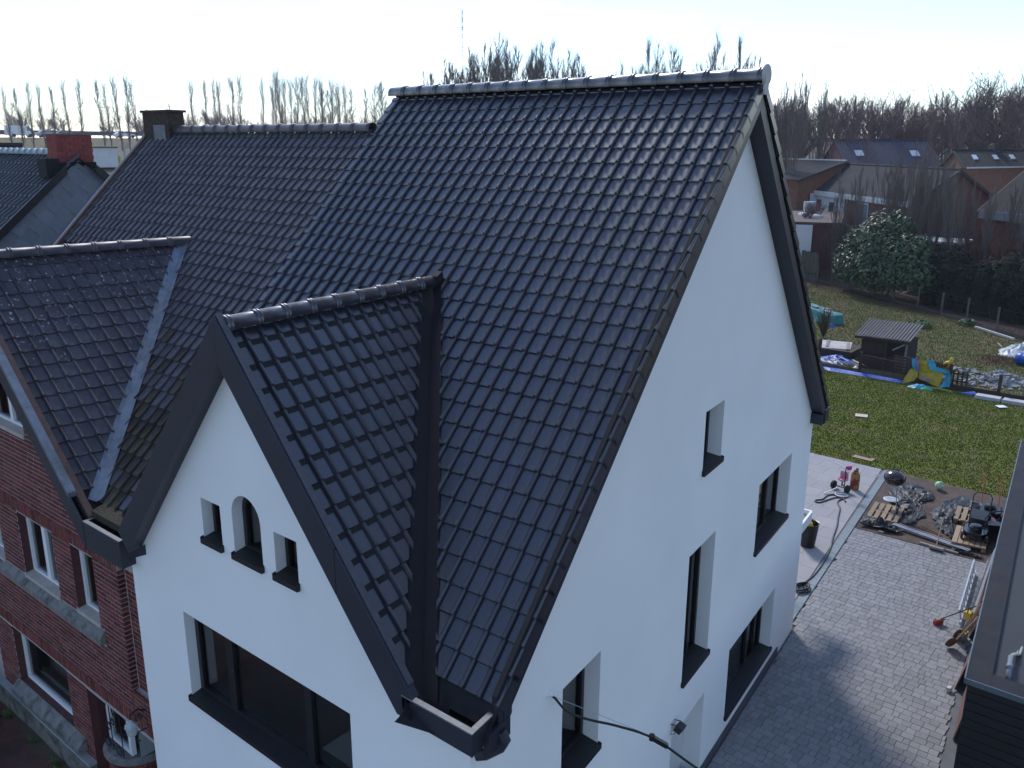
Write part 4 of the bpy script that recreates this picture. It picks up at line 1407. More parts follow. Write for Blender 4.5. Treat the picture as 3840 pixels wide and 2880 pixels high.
# ================================================================== black flat-roofed annexe
an = thing('annexe', (3.6, 13.0, 0.0), 'black clad flat-roofed annexe with dark parapet at the right edge', 'building')
def AX(y): return 2.53 - 0.1156 * (y - 7.57)
def AN(p): return Vector((AX(p[1]) + p[0], p[1], p[2]))
ZP = 2.40
C_BLK = M('black_cladding', (0.010, 0.010, 0.013), rough=0.6, var=0.25, scale=6, bump=0.1)
C_EPDM = M('roof_membrane', (0.036, 0.031, 0.027), rough=0.8, var=0.35, scale=1.6, spec=0.2, col2=(0.020, 0.019, 0.022), c2pos=(0.45, 0.62), c2scale=0.8)
C_CAP = M('parapet_sheet', (0.020, 0.021, 0.029), rough=0.75, var=0.25, scale=3, spec=0.2, col2=(0.028, 0.026, 0.026), c2pos=(0.5, 0.7), c2scale=1.2)
m_ = MB()
m_.box(0.05, 5.0, 7.62, 19.6, -0.4, ZP - 0.06).xf(AN)
aw = m_.build('wall', C_BLK, an)
for k in range(19):
    m_ = MB()
    m_.box(0.04, 4.9, 7.58, 7.615, -0.4 + k * 0.145, -0.4 + k * 0.145 + 0.135).xf(AN)
    m_.build('board', C_BLK, aw)
m_ = MB()
m_.box(0.30, 4.7, 7.95, 19.3, ZP - 0.15, ZP - 0.12).xf(AN)
m_.build('roof', C_EPDM, an)
m_ = MB()
m_.box(0.0, 0.32, 7.60, 19.6, ZP - 0.055, ZP)
m_.box(0.321, 5.0, 7.57, 7.92, ZP - 0.055, ZP - 0.002)
m_.box(0.0, 0.32, 7.57, 7.60, ZP - 0.055, ZP - 0.001)
m_.xf(AN)
m_.build('parapet', C_CAP, an)
m_ = MB()
m_.box(-0.012, 0.006, 7.56, 19.61, ZP - 0.08, ZP + 0.006)
m_.box(0.006, 5.0, 7.555, 7.57, ZP - 0.08, ZP + 0.004)
m_.xf(AN)
m_.build('edge_trim', M('steel_trim', (0.13, 0.16, 0.18), rough=0.4, var=0.2, metal=0.3), an)
C_PIPE = M('grey_pvc_pipe', (0.16, 0.18, 0.22), rough=0.5, var=0.1)
pp = thing('roof_pipe', (2.95, 8.1, ZP - 0.12), 'blue-grey plastic pipe with cable rising from the annexe roof', 'pipe')
m_ = MB()
m_.tube([(2.99, 8.02, 2.28), (2.985, 8.04, 2.40), (2.96, 8.22, 2.46), (2.93, 8.46, 2.46)], 0.035, 10)
m_.lathe((2.965, 8.18, 2.455), [(0.042, -0.05), (0.042, 0.05)], 10, axis=(-0.1, 1, 0))
m_.build('elbow', C_PIPE, pp, smooth=True)
m_ = MB()
m_.tube([(2.93, 8.46, 2.46), (2.96, 8.6, 2.44), (3.0, 8.8, 2.36), (2.98, 9.2, 2.31), (2.96, 9.7, 2.30), (3.05, 10.6, 2.30)], 0.020, 7)
m_.tube([(2.91, 8.46, 2.46), (2.93, 8.62, 2.43), (2.96, 8.85, 2.34), (2.95, 9.2, 2.30), (2.93, 9.9, 2.30)], 0.012, 6)
m_.build('cable', M('pale_cable', (0.34, 0.33, 0.31), rough=0.6), pp, smooth=True)
# ================================================================== things in the yard
C_WOOD = M('raw_pallet_wood', (0.30, 0.215, 0.145), rough=0.85, var=0.3, scale=9, stretch=(1, 4, 1), rnd=0.2)
C_WOODD = M('dark_old_wood', (0.050, 0.034, 0.026), rough=0.9, var=0.4, scale=6, rnd=0.2)
C_WOODG = M('grey_weathered_wood', (0.25, 0.225, 0.205), rough=0.9, var=0.3, scale=8, rnd=0.15)
C_BLACK = M('black_plastic', (0.010, 0.010, 0.011), rough=0.35, var=0.2)
C_RUBBER = M('black_rubber', (0.012, 0.012, 0.013), rough=0.7)
C_ALU = M('aluminium', (0.50, 0.52, 0.55), rough=0.42, var=0.15, metal=0.6, scale=12)
C_STEEL = M('galvanised', (0.34, 0.36, 0.39), rough=0.5, var=0.25, metal=0.4, scale=12)
C_RUST = M('rusty_brown', (0.14, 0.065, 0.035), rough=0.85, var=0.4, scale=16)
C_SHEET = M('crumpled_black_film', (0.018, 0.019, 0.023), rough=0.5, var=0.3, scale=3, spec=0.3, bump=0.25, bscale=7)
C_ORANGE = M('orange_paint', (0.42, 0.11, 0.03), rough=0.5, var=0.15)
C_RED = _MC['bright_red_brick'] if 'bright_red_brick' in _MC else None
C_BLUE = M('blue_tarp', (0.020, 0.10, 0.42), rough=0.45, var=0.3, scale=5, bump=0.6, bscale=14)
C_TEAL = M('teal_tarp', (0.022, 0.185, 0.19), rough=0.5, var=0.25, scale=3, bump=0.5, bscale=9)
C_YEL = M('yellow_plastic', (0.62, 0.43, 0.03), rough=0.45, var=0.12)
C_CONC = M('concrete_grey', (0.24, 0.24, 0.245), rough=0.9, var=0.25, scale=8, bump=0.2, rnd=0.2)

def local(ox, oy, ang=0.0, oz=0.0):
    c_, s_ = math.cos(ang), math.sin(ang)
    return lambda p: Vector((ox + c_ * p[0] - s_ * p[1], oy + s_ * p[0] + c_ * p[1], oz + p[2]))

def pallet(ox, oy, ang, label, w=0.76, l=1.14, nb_=5, oz=0.02):
    f = local(ox, oy, ang, oz)
    t = thing('pallet', f((0, 0, 0)), label, 'pallet', 'pallets on the bare soil')
    bw_ = 0.115
    for i in range(nb_):
        x = -w / 2 + (w - bw_) * i / (nb_ - 1)
        m_ = MB(); m_.bbox(x, x + bw_, -l / 2, l / 2, 0.105, 0.125, 0.004).xf(f)
        m_.build('deck_board', C_WOOD, t)
    for y in (-l / 2, -0.05, l / 2 - 0.1):
        m_ = MB(); m_.box(-w / 2, w / 2, y, y + 0.1, 0.085, 0.104).xf(f)
        m_.build('cross_board', C_WOOD, t)
        for x in (-w / 2, -0.05, w / 2 - 0.1):
            m_ = MB(); m_.box(x, x + 0.1, y, y + 0.1, 0.0, 0.084).xf(f)
            m_.build('block', C_WOOD, t)
    return t
pallet(-1.525, 18.26, 0.11, 'slatted wooden pallet under the kettle barbecue')
pallet(0.605, 18.06, 0.12, 'wooden pallet under the black mower next to the annexe', nb_=6)
pallet(0.22, 19.5, 0.12, 'reddish wooden pallet behind the mowers', w=0.6, l=1.0, nb_=4)

# kettle barbecue
bx, by = -1.50, 18.62
t = thing('kettle_barbecue', (bx, by, 0.14), 'dark brown kettle barbecue on three legs standing on a pallet', 'barbecue')
m_ = MB()
m_.lathe((bx, by, 0.80), [(0.02, 0), (0.13, 0.02), (0.22, 0.08), (0.275, 0.17), (0.282, 0.20)], 24)
m_.build('bowl', M('brown_enamel', (0.030, 0.012, 0.010), rough=0.22, spec=0.7), t, smooth=True)
m_ = MB()
m_.lathe((bx, by, 1.002), [(0.288, 0), (0.28, 0.05), (0.235, 0.13), (0.15, 0.185), (0.05, 0.205), (0.0, 0.207)], 24)
m_.build('lid', _MC['brown_enamel'], t, smooth=True)
m_ = MB()
m_.tube([(bx - 0.07, by, 1.20), (bx - 0.07, by, 1.25), (bx + 0.07, by, 1.25), (bx + 0.07, by, 1.20)], 0.012, 6)
m_.build('lid_handle', C_BLACK, t)
m_ = MB()
for i in range(5):
    m_.tube([(bx - 0.28, by - 0.1 + i * 0.04, 0.98), (bx - 0.5, by - 0.12 + i * 0.05, 0.98)], 0.006, 5)
m_.tube([(bx - 0.5, by - 0.14, 0.98), (bx - 0.5, by + 0.1, 0.98)], 0.006, 5)
m_.build('side_rack', C_STEEL, t)
feet = [(bx - 0.24, by - 0.30), (bx + 0.22, by - 0.30), (bx + 0.05, by + 0.27)]
for fx, fy in feet:
    m_ = MB(); m_.tube([(bx + (fx - bx) * 0.55, by + (fy - by) * 0.55, 0.86), (fx, fy, 0.155)], 0.012, 6)
    m_.build('leg', C_STEEL, t)
m_ = MB(); m_.lathe((bx - 0.01, by - 0.05, 0.40), [(0.19, 0), (0.20, 0.012), (0.17, 0.02)], 20)
m_.build('ash_pan', C_STEEL, t)
for fx, fy in feet[1:]:
    m_ = MB(); m_.lathe((fx + 0.02, fy, 0.225), [(0.085, -0.02), (0.085, 0.02), (0.03, 0.025)], 14, axis=(1, 0.2, 0))
    m_.build('wheel', C_RUBBER, t)

# crumpled plastic film
def film(pts, label, z=0.05, amp=0.10, seed=1, fold=3.0):
    rr = random.Random(seed)
    cx = sum(p[0] for p in pts) / len(pts); cy = sum(p[1] for p in pts) / len(pts)
    m_ = MB()
    n = len(pts)
    fine = []
    for i in range(n):
        a, b = Vector(pts[i]), Vector(pts[(i + 1) % n])
        for k in range(8):
            fine.append(a.lerp(b, k / 8) + Vector((rr.uniform(-0.04, 0.04), rr.uniform(-0.04, 0.04))))
    K = 16
    for j in range(K + 1):
        s_ = j / K
        for p in fine:
            x, y = cx + (p.x - cx) * s_, cy + (p.y - cy) * s_
            h = abs(noise.noise(Vector((x * fold, y * fold, seed)))) * amp * 1.6 + abs(noise.noise(Vector((x * fold * 2.7, y * fold * 2.7, seed + 5)))) * amp * 0.7
            m_.v.append(Vector((x, y, z + h * (1 - 0.6 * s_ ** 4))))
    q = len(fine)
    for j in range(K):
        for k in range(q):
            k2 = (k + 1) % q
            m_.f.append((j * q + k, j * q + k2, (j + 1) * q + k2, (j + 1) * q + k))
    o = m_.build('plastic_film', C_SHEET)
    return tag(o, label, 'plastic film', 'black plastic films on the soil')
film([(-2.15, 21.0), (-1.5, 21.1), (-0.92, 20.7), (-0.86, 20.2), (-0.98, 19.6), (-0.70, 18.9), (-0.85, 18.0), (-1.0, 18.0), (-1.08, 18.95), (-1.75, 19.3)], 'crumpled black plastic film behind the kettle barbecue', seed=1)
film([(-0.24, 21.1), (0.24, 20.7), (0.1, 19.4), (-0.12, 18.83), (0.12, 18.3), (0.2, 17.85), (-0.11, 18.2), (-0.30, 18.44), (-0.61, 19.16), (-0.58, 20.17)], 'wide black plastic film between bare soil and mowers', seed=4)
film([(-1.9, 17.7), (-1.2, 17.62), (-0.85, 17.45), (-0.9, 17.22), (-1.85, 17.18)], 'black plastic film heaped along the drive end below the barbecue pallet', z=0.07, amp=0.16, seed=8)
film([(0.35, 17.3), (1.05, 17.25), (1.1, 17.12), (0.4, 17.14)], 'torn plastic scraps along the drive end near the annexe', z=0.03, amp=0.10, seed=9, fold=6)

# ball
t = thing('ball', (-0.913, 21.18, 0.02), 'pale green and white ball at the lawn edge', 'ball')
m_ = MB(); m_.lathe((-0.913, 21.18, 0.145), [(0.001, -0.125), (0.048, -0.115), (0.088, -0.088), (0.115, -0.048), (0.125, 0), (0.115, 0.048), (0.088, 0.088), (0.048, 0.115), (0.001, 0.125)], 16)
m_.build('bladder', M('ball_skin', (0.55, 0.62, 0.45), rough=0.45, var=0.1, col2=(0.12, 0.38, 0.15), c2pos=(0.52, 0.54), c2scale=9), t, smooth=True)

# mowers
def mower(ox, oy, ang, label, deck, oz, hood, bag=True, ring=None):
    f = local(ox, oy, ang, oz)
    t = thing('lawn_mower', f((0, 0, 0)), label, 'lawn mower', 'mowers beside the annexe')
    m_ = MB()
    m_.prism([(-0.22, -0.30, 0.08), (0.22, -0.30, 0.08), (0.26, -0.1, 0.08), (0.26, 0.2, 0.08), (0.16, 0.34, 0.08), (-0.16, 0.34, 0.08), (-0.26, 0.2, 0.08), (-0.26, -0.1, 0.08)], (0, 0, 0.13)).xf(f)
    m_.build('deck', deck, t)
    m_ = MB()
    m_.lathe((0, 0.08, 0.212), [(0.15, 0), (0.15, 0.09), (0.12, 0.14), (0.04, 0.16)], 14).xf(f)
    m_.build('engine', hood, t, smooth=False)
    for x in (-0.27, 0.27):
        for y, r in ((0.26, 0.085), (-0.26, 0.10)):
            m_ = MB(); m_.lathe((x, y, r), [(r, -0.025), (r, 0.025), (r * 0.5, 0.03)], 14, axis=(1, 0, 0)).xf(f)
            m_.build('wheel', C_RUBBER, t)
    m_ = MB()
    m_.tube([(-0.2, -0.28, 0.18), (-0.21, -0.62, 0.55), (-0.21, -0.86, 0.78), (-0.15, -0.93, 0.85), (0.15, -0.93, 0.85), (0.21, -0.86, 0.78), (0.21, -0.62, 0.55), (0.2, -0.28, 0.18)], 0.014, 6).xf(f)
    m_.build('handle', ring or C_BLACK, t)
    if bag:
        m_ = MB()
        m_.prism([(-0.2, -0.32, 0.12), (-0.2, -0.8, 0.16), (-0.2, -0.82, 0.42), (-0.2, -0.36, 0.34)], (0.4, 0, 0)).xf(f)
        m_.build('grass_box', C_BLACK, t)
    return t
C_GLOSS = M('glossy_black_hood', (0.012, 0.013, 0.018), rough=0.16, spec=0.8)
mower(0.68, 18.10, math.pi + 0.1, 'glossy black lawn mower parked on the pallet nearest the drive', C_GLOSS, 0.15, C_GLOSS)
mower(0.70, 19.15, 0.5, 'dark red petrol mower behind the glossy black one', M('dark_red_paint', (0.10, 0.012, 0.012), rough=0.4), 0.03, C_BLACK)
mower(0.62, 20.05, math.pi + 0.2, 'mower with orange tube handle at the lawn corner', C_BLACK, 0.03, C_BLACK, bag=False, ring=C_ORANGE)
# bucket between them
m_ = MB()
m_.lathe((0.33, 19.72, 0.16), [(0.09, 0), (0.125, 0.24), (0.135, 0.25), (0.115, 0.245), (0.085, 0.03)], 16)
tag(m_.build('bucket', C_CONC, smooth=False), 'small grey bucket on the reddish pallet by the mowers', 'bucket')
m_ = MB()
m_.box(0.98, 1.18, 19.0, 19.12, 0.02, 0.08); 
tag(m_.build('paving_block', M('white_block', (0.55, 0.54, 0.52), rough=0.8)), 'white block lying against the annexe by the mowers', 'block')

# metal profiles and laths lying across the end of the drive
def bar(name, p, q, w, h, mat, label, cat, group=None):
    o = MB().beam(p, q, w, h).build(name, mat)
    return tag(o, label, cat, group)
bar('metal_profile', (-1.18, 17.62, 0.10), (0.72, 17.30, 0.06), 0.05, 0.05, C_STEEL, 'long grey metal profile nearest the drive, below the pallets', 'metal bar', 'metal profiles')
bar('metal_profile', (-1.15, 17.70, 0.10), (0.75, 17.38, 0.06), 0.05, 0.05, C_STEEL, 'long grey metal profile behind the nearest one, below the pallets', 'metal bar', 'metal profiles')
bar('wooden_lath', (-1.05, 17.79, 0.10), (0.70, 17.50, 0.06), 0.03, 0.04, C_WOOD, 'long brown wooden lath lying behind the metal profiles', 'lath')
bar('wooden_lath', (-0.55, 18.12, 0.06), (-0.02, 17.86, 0.05), 0.025, 0.02, C_RUST, 'short reddish lath on the soil above the profiles', 'lath')
bar('concrete_edging', (-0.35, 17.10, 0.03), (-0.08, 17.09, 0.03), 0.06, 0.06, C_WOODG, 'pale edging stone left of the yard broom', 'edging')
bar('concrete_edging', (0.26, 17.08, 0.03), (0.55, 17.07, 0.03), 0.06, 0.06, C_WOODG, 'pale edging stone right of the yard broom', 'edging')
bar('brick_offcut', (-1.35, 17.11, 0.03), (-1.22, 17.13, 0.03), 0.06, 0.05, C_WOODG, 'small pale offcut at the left drive end', 'block')

# yard broom lying at the drive end
t = thing('yard_broom', (0.08, 16.98, 0.0), 'wooden yard broom with grey head at the end of the drive', 'broom')
m_ = MB(); m_.obox((0.08, 16.97, 0.075), (0.165, -0.005, 0), (0, 0.045, 0), (0, 0, 0.028)); m_.build('head', C_WOODG, t)
m_ = MB(); m_.obox((0.08, 16.97, 0.03), (0.155, -0.005, 0), (0, 0.035, 0), (0, 0, 0.028)); m_.build('bristles', C_WOODD, t)
m_ = MB(); m_.tube([(0.06, 17.0, 0.09), (-0.02, 17.75, 0.55)], 0.014, 6); m_.build('handle', C_WOOD, t)

# red broom leaning on the annexe
t = thing('red_broom', (1.05, 13.35, 0.0), 'broom with red head on the pavers leaning towards the annexe', 'broom')
m_ = MB(); m_.obox((1.03, 13.34, 0.055), (0.055, 0.085, 0), (-0.03, 0.02, 0), (0, 0, 0.05)); m_.build('bristles', M('red_bristles', (0.40, 0.03, 0.05), rough=0.8, var=0.3, scale=30), t)
m_ = MB(); m_.obox((1.05, 13.36, 0.125), (0.058, 0.09, 0), (-0.032, 0.022, 0), (0, 0, 0.02)); m_.build('head', C_WOOD, t)
m_ = MB(); m_.tube([(1.06, 13.36, 0.13), (1.75, 12.75, 0.95)], 0.012, 6); m_.build('handle', C_WOODD, t)

# shovels
def shovel(ox, oy, top, label, blade_mat, sc_=1.0):
    b = Vector((ox, oy, 0.02)); tp = Vector(top)
    ax = (tp - b).normalized()
    sd_ = ax.cross(Vector((0, 0, 1))).normalized()
    nn = sd_.cross(ax)
    t = thing('shovel', (ox, oy, 0), label, 'shovel', 'tools leaning on the annexe')
    m_ = MB()
    rows = []
    for s_, w in ((0.0, 0.06), (0.05, 0.10), (0.18, 0.115), (0.26, 0.10), (0.30, 0.035)):
        rows.append([b + ax * s_ * sc_ + sd_ * (w * sc_ * u) + nn * (0.03 * u * u * sc_) for u in (-1, -0.5, 0, 0.5, 1)])
    for i in range(len(rows) - 1):
        for k in range(4):
            m_.quad(rows[i][k], rows[i][k + 1], rows[i + 1][k + 1], rows[i + 1][k])
    m_.build('blade', blade_mat, t, smooth=True)
    m_ = MB(); m_.tube([b + ax * 0.28 * sc_, tp], 0.016, 6); m_.build('handle', C_WOOD, t)
    m_ = MB(); m_.tube([tp - sd_ * 0.06, tp + sd_ * 0.06], 0.014, 6); m_.build('grip', C_WOODD, t)
shovel(1.44, 12.55, (1.95, 12.05, 1.15), 'rusty shovel with its blade on the pavers, nearest the camera', C_RUST, 1.15)
shovel(1.47, 12.98, (1.88, 12.65, 1.15), 'second shovel behind the rusty one, against the annexe', C_RUST, 0.95)
t = thing('spade', (1.58, 12.82, 0), 'grey steel spade between the shovel and the ladder', 'spade')
m_ = MB(); m_.obox((1.58, 12.86, 0.14), (0.08, 0.02, 0.0), (0.03, -0.09, 0.13), (0.004, 0.002, 0)); m_.build('blade', C_STEEL, t)
m_ = MB(); m_.tube([(1.60, 12.78, 0.27), (1.85, 12.45, 1.05)], 0.015, 6); m_.build('handle', C_WOOD, t)
t = thing('power_cutter', (1.52, 13.5, 0), 'yellow and black petrol cutter resting on the ladder end', 'power tool')
m_ = MB(); m_.prism([(1.46, 13.42, 0.26), (1.58, 13.38, 0.26), (1.60, 13.55, 0.26), (1.50, 13.60, 0.26)], (0, 0, 0.17)); m_.build('body', C_YEL, t)
m_ = MB(); m_.lathe((1.47, 13.62, 0.30), [(0.13, -0.012), (0.13, 0.012)], 18, axis=(1, 0.2, 0.2)); m_.build('blade_guard', C_BLACK, t)
m_ = MB(); m_.tube([(1.52, 13.42, 0.43), (1.53, 13.40, 0.50), (1.55, 13.52, 0.50), (1.55, 13.55, 0.43)], 0.014, 6); m_.build('handle', C_BLACK, t)
t = thing('jerrycan', (1.56, 12.92, 0), 'small yellow canister at the foot of the shovels', 'canister')
m_ = MB(); m_.prism([(1.50, 13.02, 0.0), (1.62, 12.98, 0.0), (1.64, 13.12, 0.0), (1.53, 13.16, 0.0)], (0, 0, 0.17)); m_.build('body', C_YEL, t)
m_ = MB(); m_.lathe((1.60, 13.07, 0.17), [(0.02, 0), (0.02, 0.03)], 8); m_.build('cap', C_BLACK, t)

# aluminium ladder tipped against the annexe wall
t = thing('ladder', (1.35, 15.5, 0.0), 'aluminium ladder lying on its side along the annexe', 'ladder')
la_, lb_ = Vector((1.20, 17.15, 0.05)), Vector((1.50, 13.55, 0.05))
off_ = Vector((0.10, 0.01, 0.30))
for o in (Vector((0, 0, 0)), off_):
    MB().beam(la_ + o, lb_ + o, 0.03, 0.075, up=off_).build('rail', C_ALU, t)
for i in range(13):
    p = la_.lerp(lb_, (i + 0.5) / 13)
    MB().beam(p, p + off_, 0.035, 0.03).build('rung', C_ALU, t)
t = thing('ladder', (1.30, 15.2, 0.0), 'second flatter aluminium ladder section on the drive side', 'ladder')
o2 = Vector((-0.10, -0.01, 0.02))
for o in (o2, o2 + Vector((-0.06, 0, 0.26))):
    MB().beam(la_ + o + Vector((0, -0.9, 0)), lb_ + o + Vector((0, 0.0, 0)), 0.03, 0.07).build('rail', C_ALU, t)
for i in range(9):
    p = (la_ + o2 + Vector((0, -0.9, 0))).lerp(lb_ + o2, (i + 0.5) / 9)
    MB().beam(p, p + Vector((-0.06, 0, 0.26)), 0.03, 0.028).build('rung', C_ALU, t)
# boards leaning along the annexe wall
C_BRD = M('reddish_board', (0.16, 0.085, 0.066), rough=0.8, var=0.3, scale=5, rnd=0.15)
for k, (y0, y1, x_, h, lab) in enumerate(((11.15, 12.6, 0.14, 1.0, 'reddish board leaning on the annexe beside the shovels'), (9.6, 11.1, 0.20, 0.45, 'low reddish board leaning on the annexe nearest the camera'), (13.2, 16.6, 0.06, 0.7, 'long brown board leaning behind the ladder'))):
    m_ = MB()
    xa0, xb0 = AX(y0), AX(y1)
    m_.prism([(xa0 - 0.30 + x_ - 0.1 * (k == 0), y0, 0.0), (xb0 - 0.30 + x_, y1, 0.0), (xb0 - 0.02, y1, h), (xa0 - 0.02, y0, h)], (0.022, 0, 0.01))
    tag(m_.build('wooden_board', C_BRD), lab, 'board', 'boards leaning on the annexe')
m_ = MB(); m_.obox((1.80, 11.0, 0.05), (0.03, 0.01, 0), (0, 0.05, 0.0), (0, 0, 0.045)); tag(m_.build('paving_block', _MC['white_block']), 'white block at the foot of the leaning boards', 'block')

# ---- patio things
# hose
hp = [(-2.67, 18.53, 0.02), (-2.83, 18.72, 0.02), (-3.0, 18.65, 0.02), (-3.14, 18.25, 0.02), (-3.22, 18.02, 0.02), (-3.33, 18.0, 0.02), (-3.36, 18.12, 0.02), (-3.24, 18.30, 0.02), (-3.24, 18.53, 0.02), (-3.2, 18.74, 0.02), (-3.07, 18.85, 0.02), (-2.9, 18.95, 0.03), (-2.80, 18.80, 0.03), (-2.85, 18.4, 0.02), (-2.64, 17.98, 0.02), (-2.45, 17.3, 0.02), (-2.30, 16.8, 0.02), (-2.12, 16.0, 0.02), (-1.95, 15.36, 0.02), (-1.80, 14.4, 0.02), (-1.75, 13.7, 0.02), (-1.77, 13.2, 0.02)]
for i in range(26):
    a = i * 0.75
    hp.append((-1.70 + (0.13 + 0.03 * math.sin(i)) * math.cos(a), 12.95 + (0.22 + 0.05 * math.cos(i * 1.7)) * math.sin(a), 0.02 + 0.003 * i))
def smooth_path(p, n=4):
    p = [Vector(q) for q in p]
    o = []
    for i in range(len(p) - 1):
        p0, p1, p2, p3 = p[max(i - 1, 0)], p[i], p[i + 1], p[min(i + 2, len(p) - 1)]
        for k in range(n):
            t_ = k / n
            o.append(0.5 * ((2 * p1) + (p2 - p0) * t_ + (2 * p0 - 5 * p1 + 4 * p2 - p3) * t_ * t_ + (3 * p1 - p0 - 3 * p2 + p3) * t_ ** 3))
    o.append(p[-1])
    return o
m_ = MB(); m_.tube(smooth_path(hp), 0.021, 6)
tag(m_.build('garden_hose', M('black_hose', (0.014, 0.015, 0.017), rough=0.5), smooth=True), 'black garden hose snaking across the pale patio', 'hose')

# child's tricycle
C_PINK = M('pink_plastic', (0.55, 0.22, 0.30), rough=0.5, var=0.15)
C_MAG = M('magenta_plastic', (0.42, 0.05, 0.22), rough=0.5)
tx, ty = -3.05, 19.35
t = thing('tricycle', (tx, ty, 0), "child's pink tricycle with white frame on the patio", 'tricycle')
for x, y in ((tx - 0.27, ty + 0.02), (tx + 0.17, ty - 0.12)):
    m_ = MB(); m_.lathe((x, y, 0.12), [(0.12, -0.03), (0.12, 0.03), (0.06, 0.035)], 16, axis=(1, -0.3, 0)); m_.build('rear_wheel', C_RUBBER, t)
m_ = MB(); m_.lathe((tx + 0.22, ty + 0.42, 0.52), [(0.10, -0.025), (0.10, 0.025), (0.05, 0.03)], 16, axis=(1, 0.1, 0)); m_.build('front_wheel', C_RUBBER, t)
m_ = MB(); m_.lathe((tx - 0.03, ty + 0.02, 0.30), [(0.10, 0), (0.14, 0.02), (0.15, 0.06), (0.12, 0.055), (0.08, 0.03)], 14); m_.obox((tx - 0.03, ty + 0.13, 0.42), (0.11, 0, 0), (0, 0.015, 0.03), (0, -0.02, 0.09)); m_.build('seat', C_PINK, t)
m_ = MB()
m_.tube([(tx - 0.26, ty, 0.12), (tx + 0.17, ty - 0.1, 0.12)], 0.016, 6)
m_.tube([(tx - 0.03, ty, 0.14), (tx - 0.03, ty, 0.3)], 0.02, 6)
m_.tube([(tx - 0.03, ty, 0.2), (tx + 0.1, ty - 0.2, 0.2), (tx + 0.12, ty - 0.25, 0.62), (tx + 0.1, ty - 0.26, 0.78)], 0.016, 6)
m_.build('frame', C_BLACK, t)
m_ = MB(); m_.tube([(tx - 0.22, ty - 0.22, 0.86), (tx - 0.05, ty - 0.24, 0.84), (tx + 0.1, ty - 0.26, 0.76), (tx + 0.24, ty - 0.28, 0.72)], 0.017, 6); m_.build('handlebar', C_WHITE, t)
m_ = MB(); m_.obox((tx + 0.17, ty - 0.2, 0.80), (0.07, 0.0, 0.02), (0, 0.05, 0), (0, 0, 0.06)); m_.build('front_shield', C_MAG, t)
m_ = MB(); m_.tube([(tx - 0.30, ty - 0.62, 0.03), (tx - 0.10, ty - 0.20, 0.12)], 0.018, 6); m_.build('push_bar', C_WHITE, t)
m_ = MB(); m_.lathe((tx + 0.12, ty - 0.42, 0.02), [(0.17, 0), (0.19, 0.03), (0.16, 0.035), (0.14, 0.01)], 18); 
tag(m_.build('metal_bowl', C_STEEL), 'shallow grey bowl among the hose loops beside the tricycle', 'bowl')
# tall bag
t = thing('paper_sack', (-2.82, 19.66, 0), 'upright orange-brown paper sack beside the tricycle', 'sack')
m_ = MB(); m_.lathe((-2.82, 19.66, 0.004), [(0.115, 0), (0.13, 0.05), (0.13, 0.42), (0.11, 0.50), (0.07, 0.54)], 10)
m_.xf(lambda p: (p[0], 19.66 + (p[1] - 19.66) * 0.62, p[2]))
m_.build('bag', M('printed_sack', (0.36, 0.19, 0.075), rough=0.7, var=0.2, scale=4, col2=(0.20, 0.035, 0.02), c2pos=(0.52, 0.56), c2scale=4.5), t, smooth=False)
m_ = MB(); m_.obox((-2.82, 19.66, 0.56), (0.06, 0, 0), (0, 0.012, 0), (0, 0, 0.025)); m_.build('folded_top', C_RUST, t)
# black tub at the house corner
t = thing('plastic_tub', (-2.45, 15.2, 0), 'tall black plastic tub with a yellow ball behind the house corner', 'tub')
m_ = MB(); m_.lathe((-2.47, 15.2, 0.0), [(0.17, 0), (0.23, 0.62), (0.25, 0.63), (0.22, 0.62), (0.16, 0.05)], 20); m_.build('tub', C_BLACK, t)
m_ = MB(); m_.lathe((-2.50, 15.2, 0.52), [(0.001, -0.14), (0.1, -0.1), (0.14, 0), (0.1, 0.1), (0.001, 0.14)], 14); m_.build('yellow_ball', C_YEL, t, smooth=True)
# small glazed box by the house corner with its white rim
t = thing('garden_canopy', (-1.75, 12.2, 0.0), 'narrow white-rimmed box canopy behind the rear house corner', 'canopy')
m_ = MB()
m_.box(-0.62, 0.0, 11.60, 12.75, 1.82, 1.9); m_.xf(lambda p: (-1.52 + p[0] - 0.1115 * (p[1] - 11.6), p[1], p[2]))
m_.build('tray', C_STONE, t)
m_ = MB()
for a in ((-0.64, 0.03, 12.75, 12.80), (0.0, 0.05, 11.58, 12.75)):
    m_.box(a[0], a[1], a[2], a[3], 1.78, 2.0)
m_.xf(lambda p: (-1.52 + p[0] - 0.1115 * (p[1] - 11.6), p[1], p[2]))
m_.build('rim', C_WHITE, t)
m_ = MB()
for y in (11.8, 12.7): m_.box(-0.6, -0.55, y, y + 0.05, 0, 1.82)
m_.xf(lambda p: (-1.52 + p[0] - 0.1115 * (p[1] - 11.6), p[1], p[2]))
m_.build('post', C_WHITE, t)

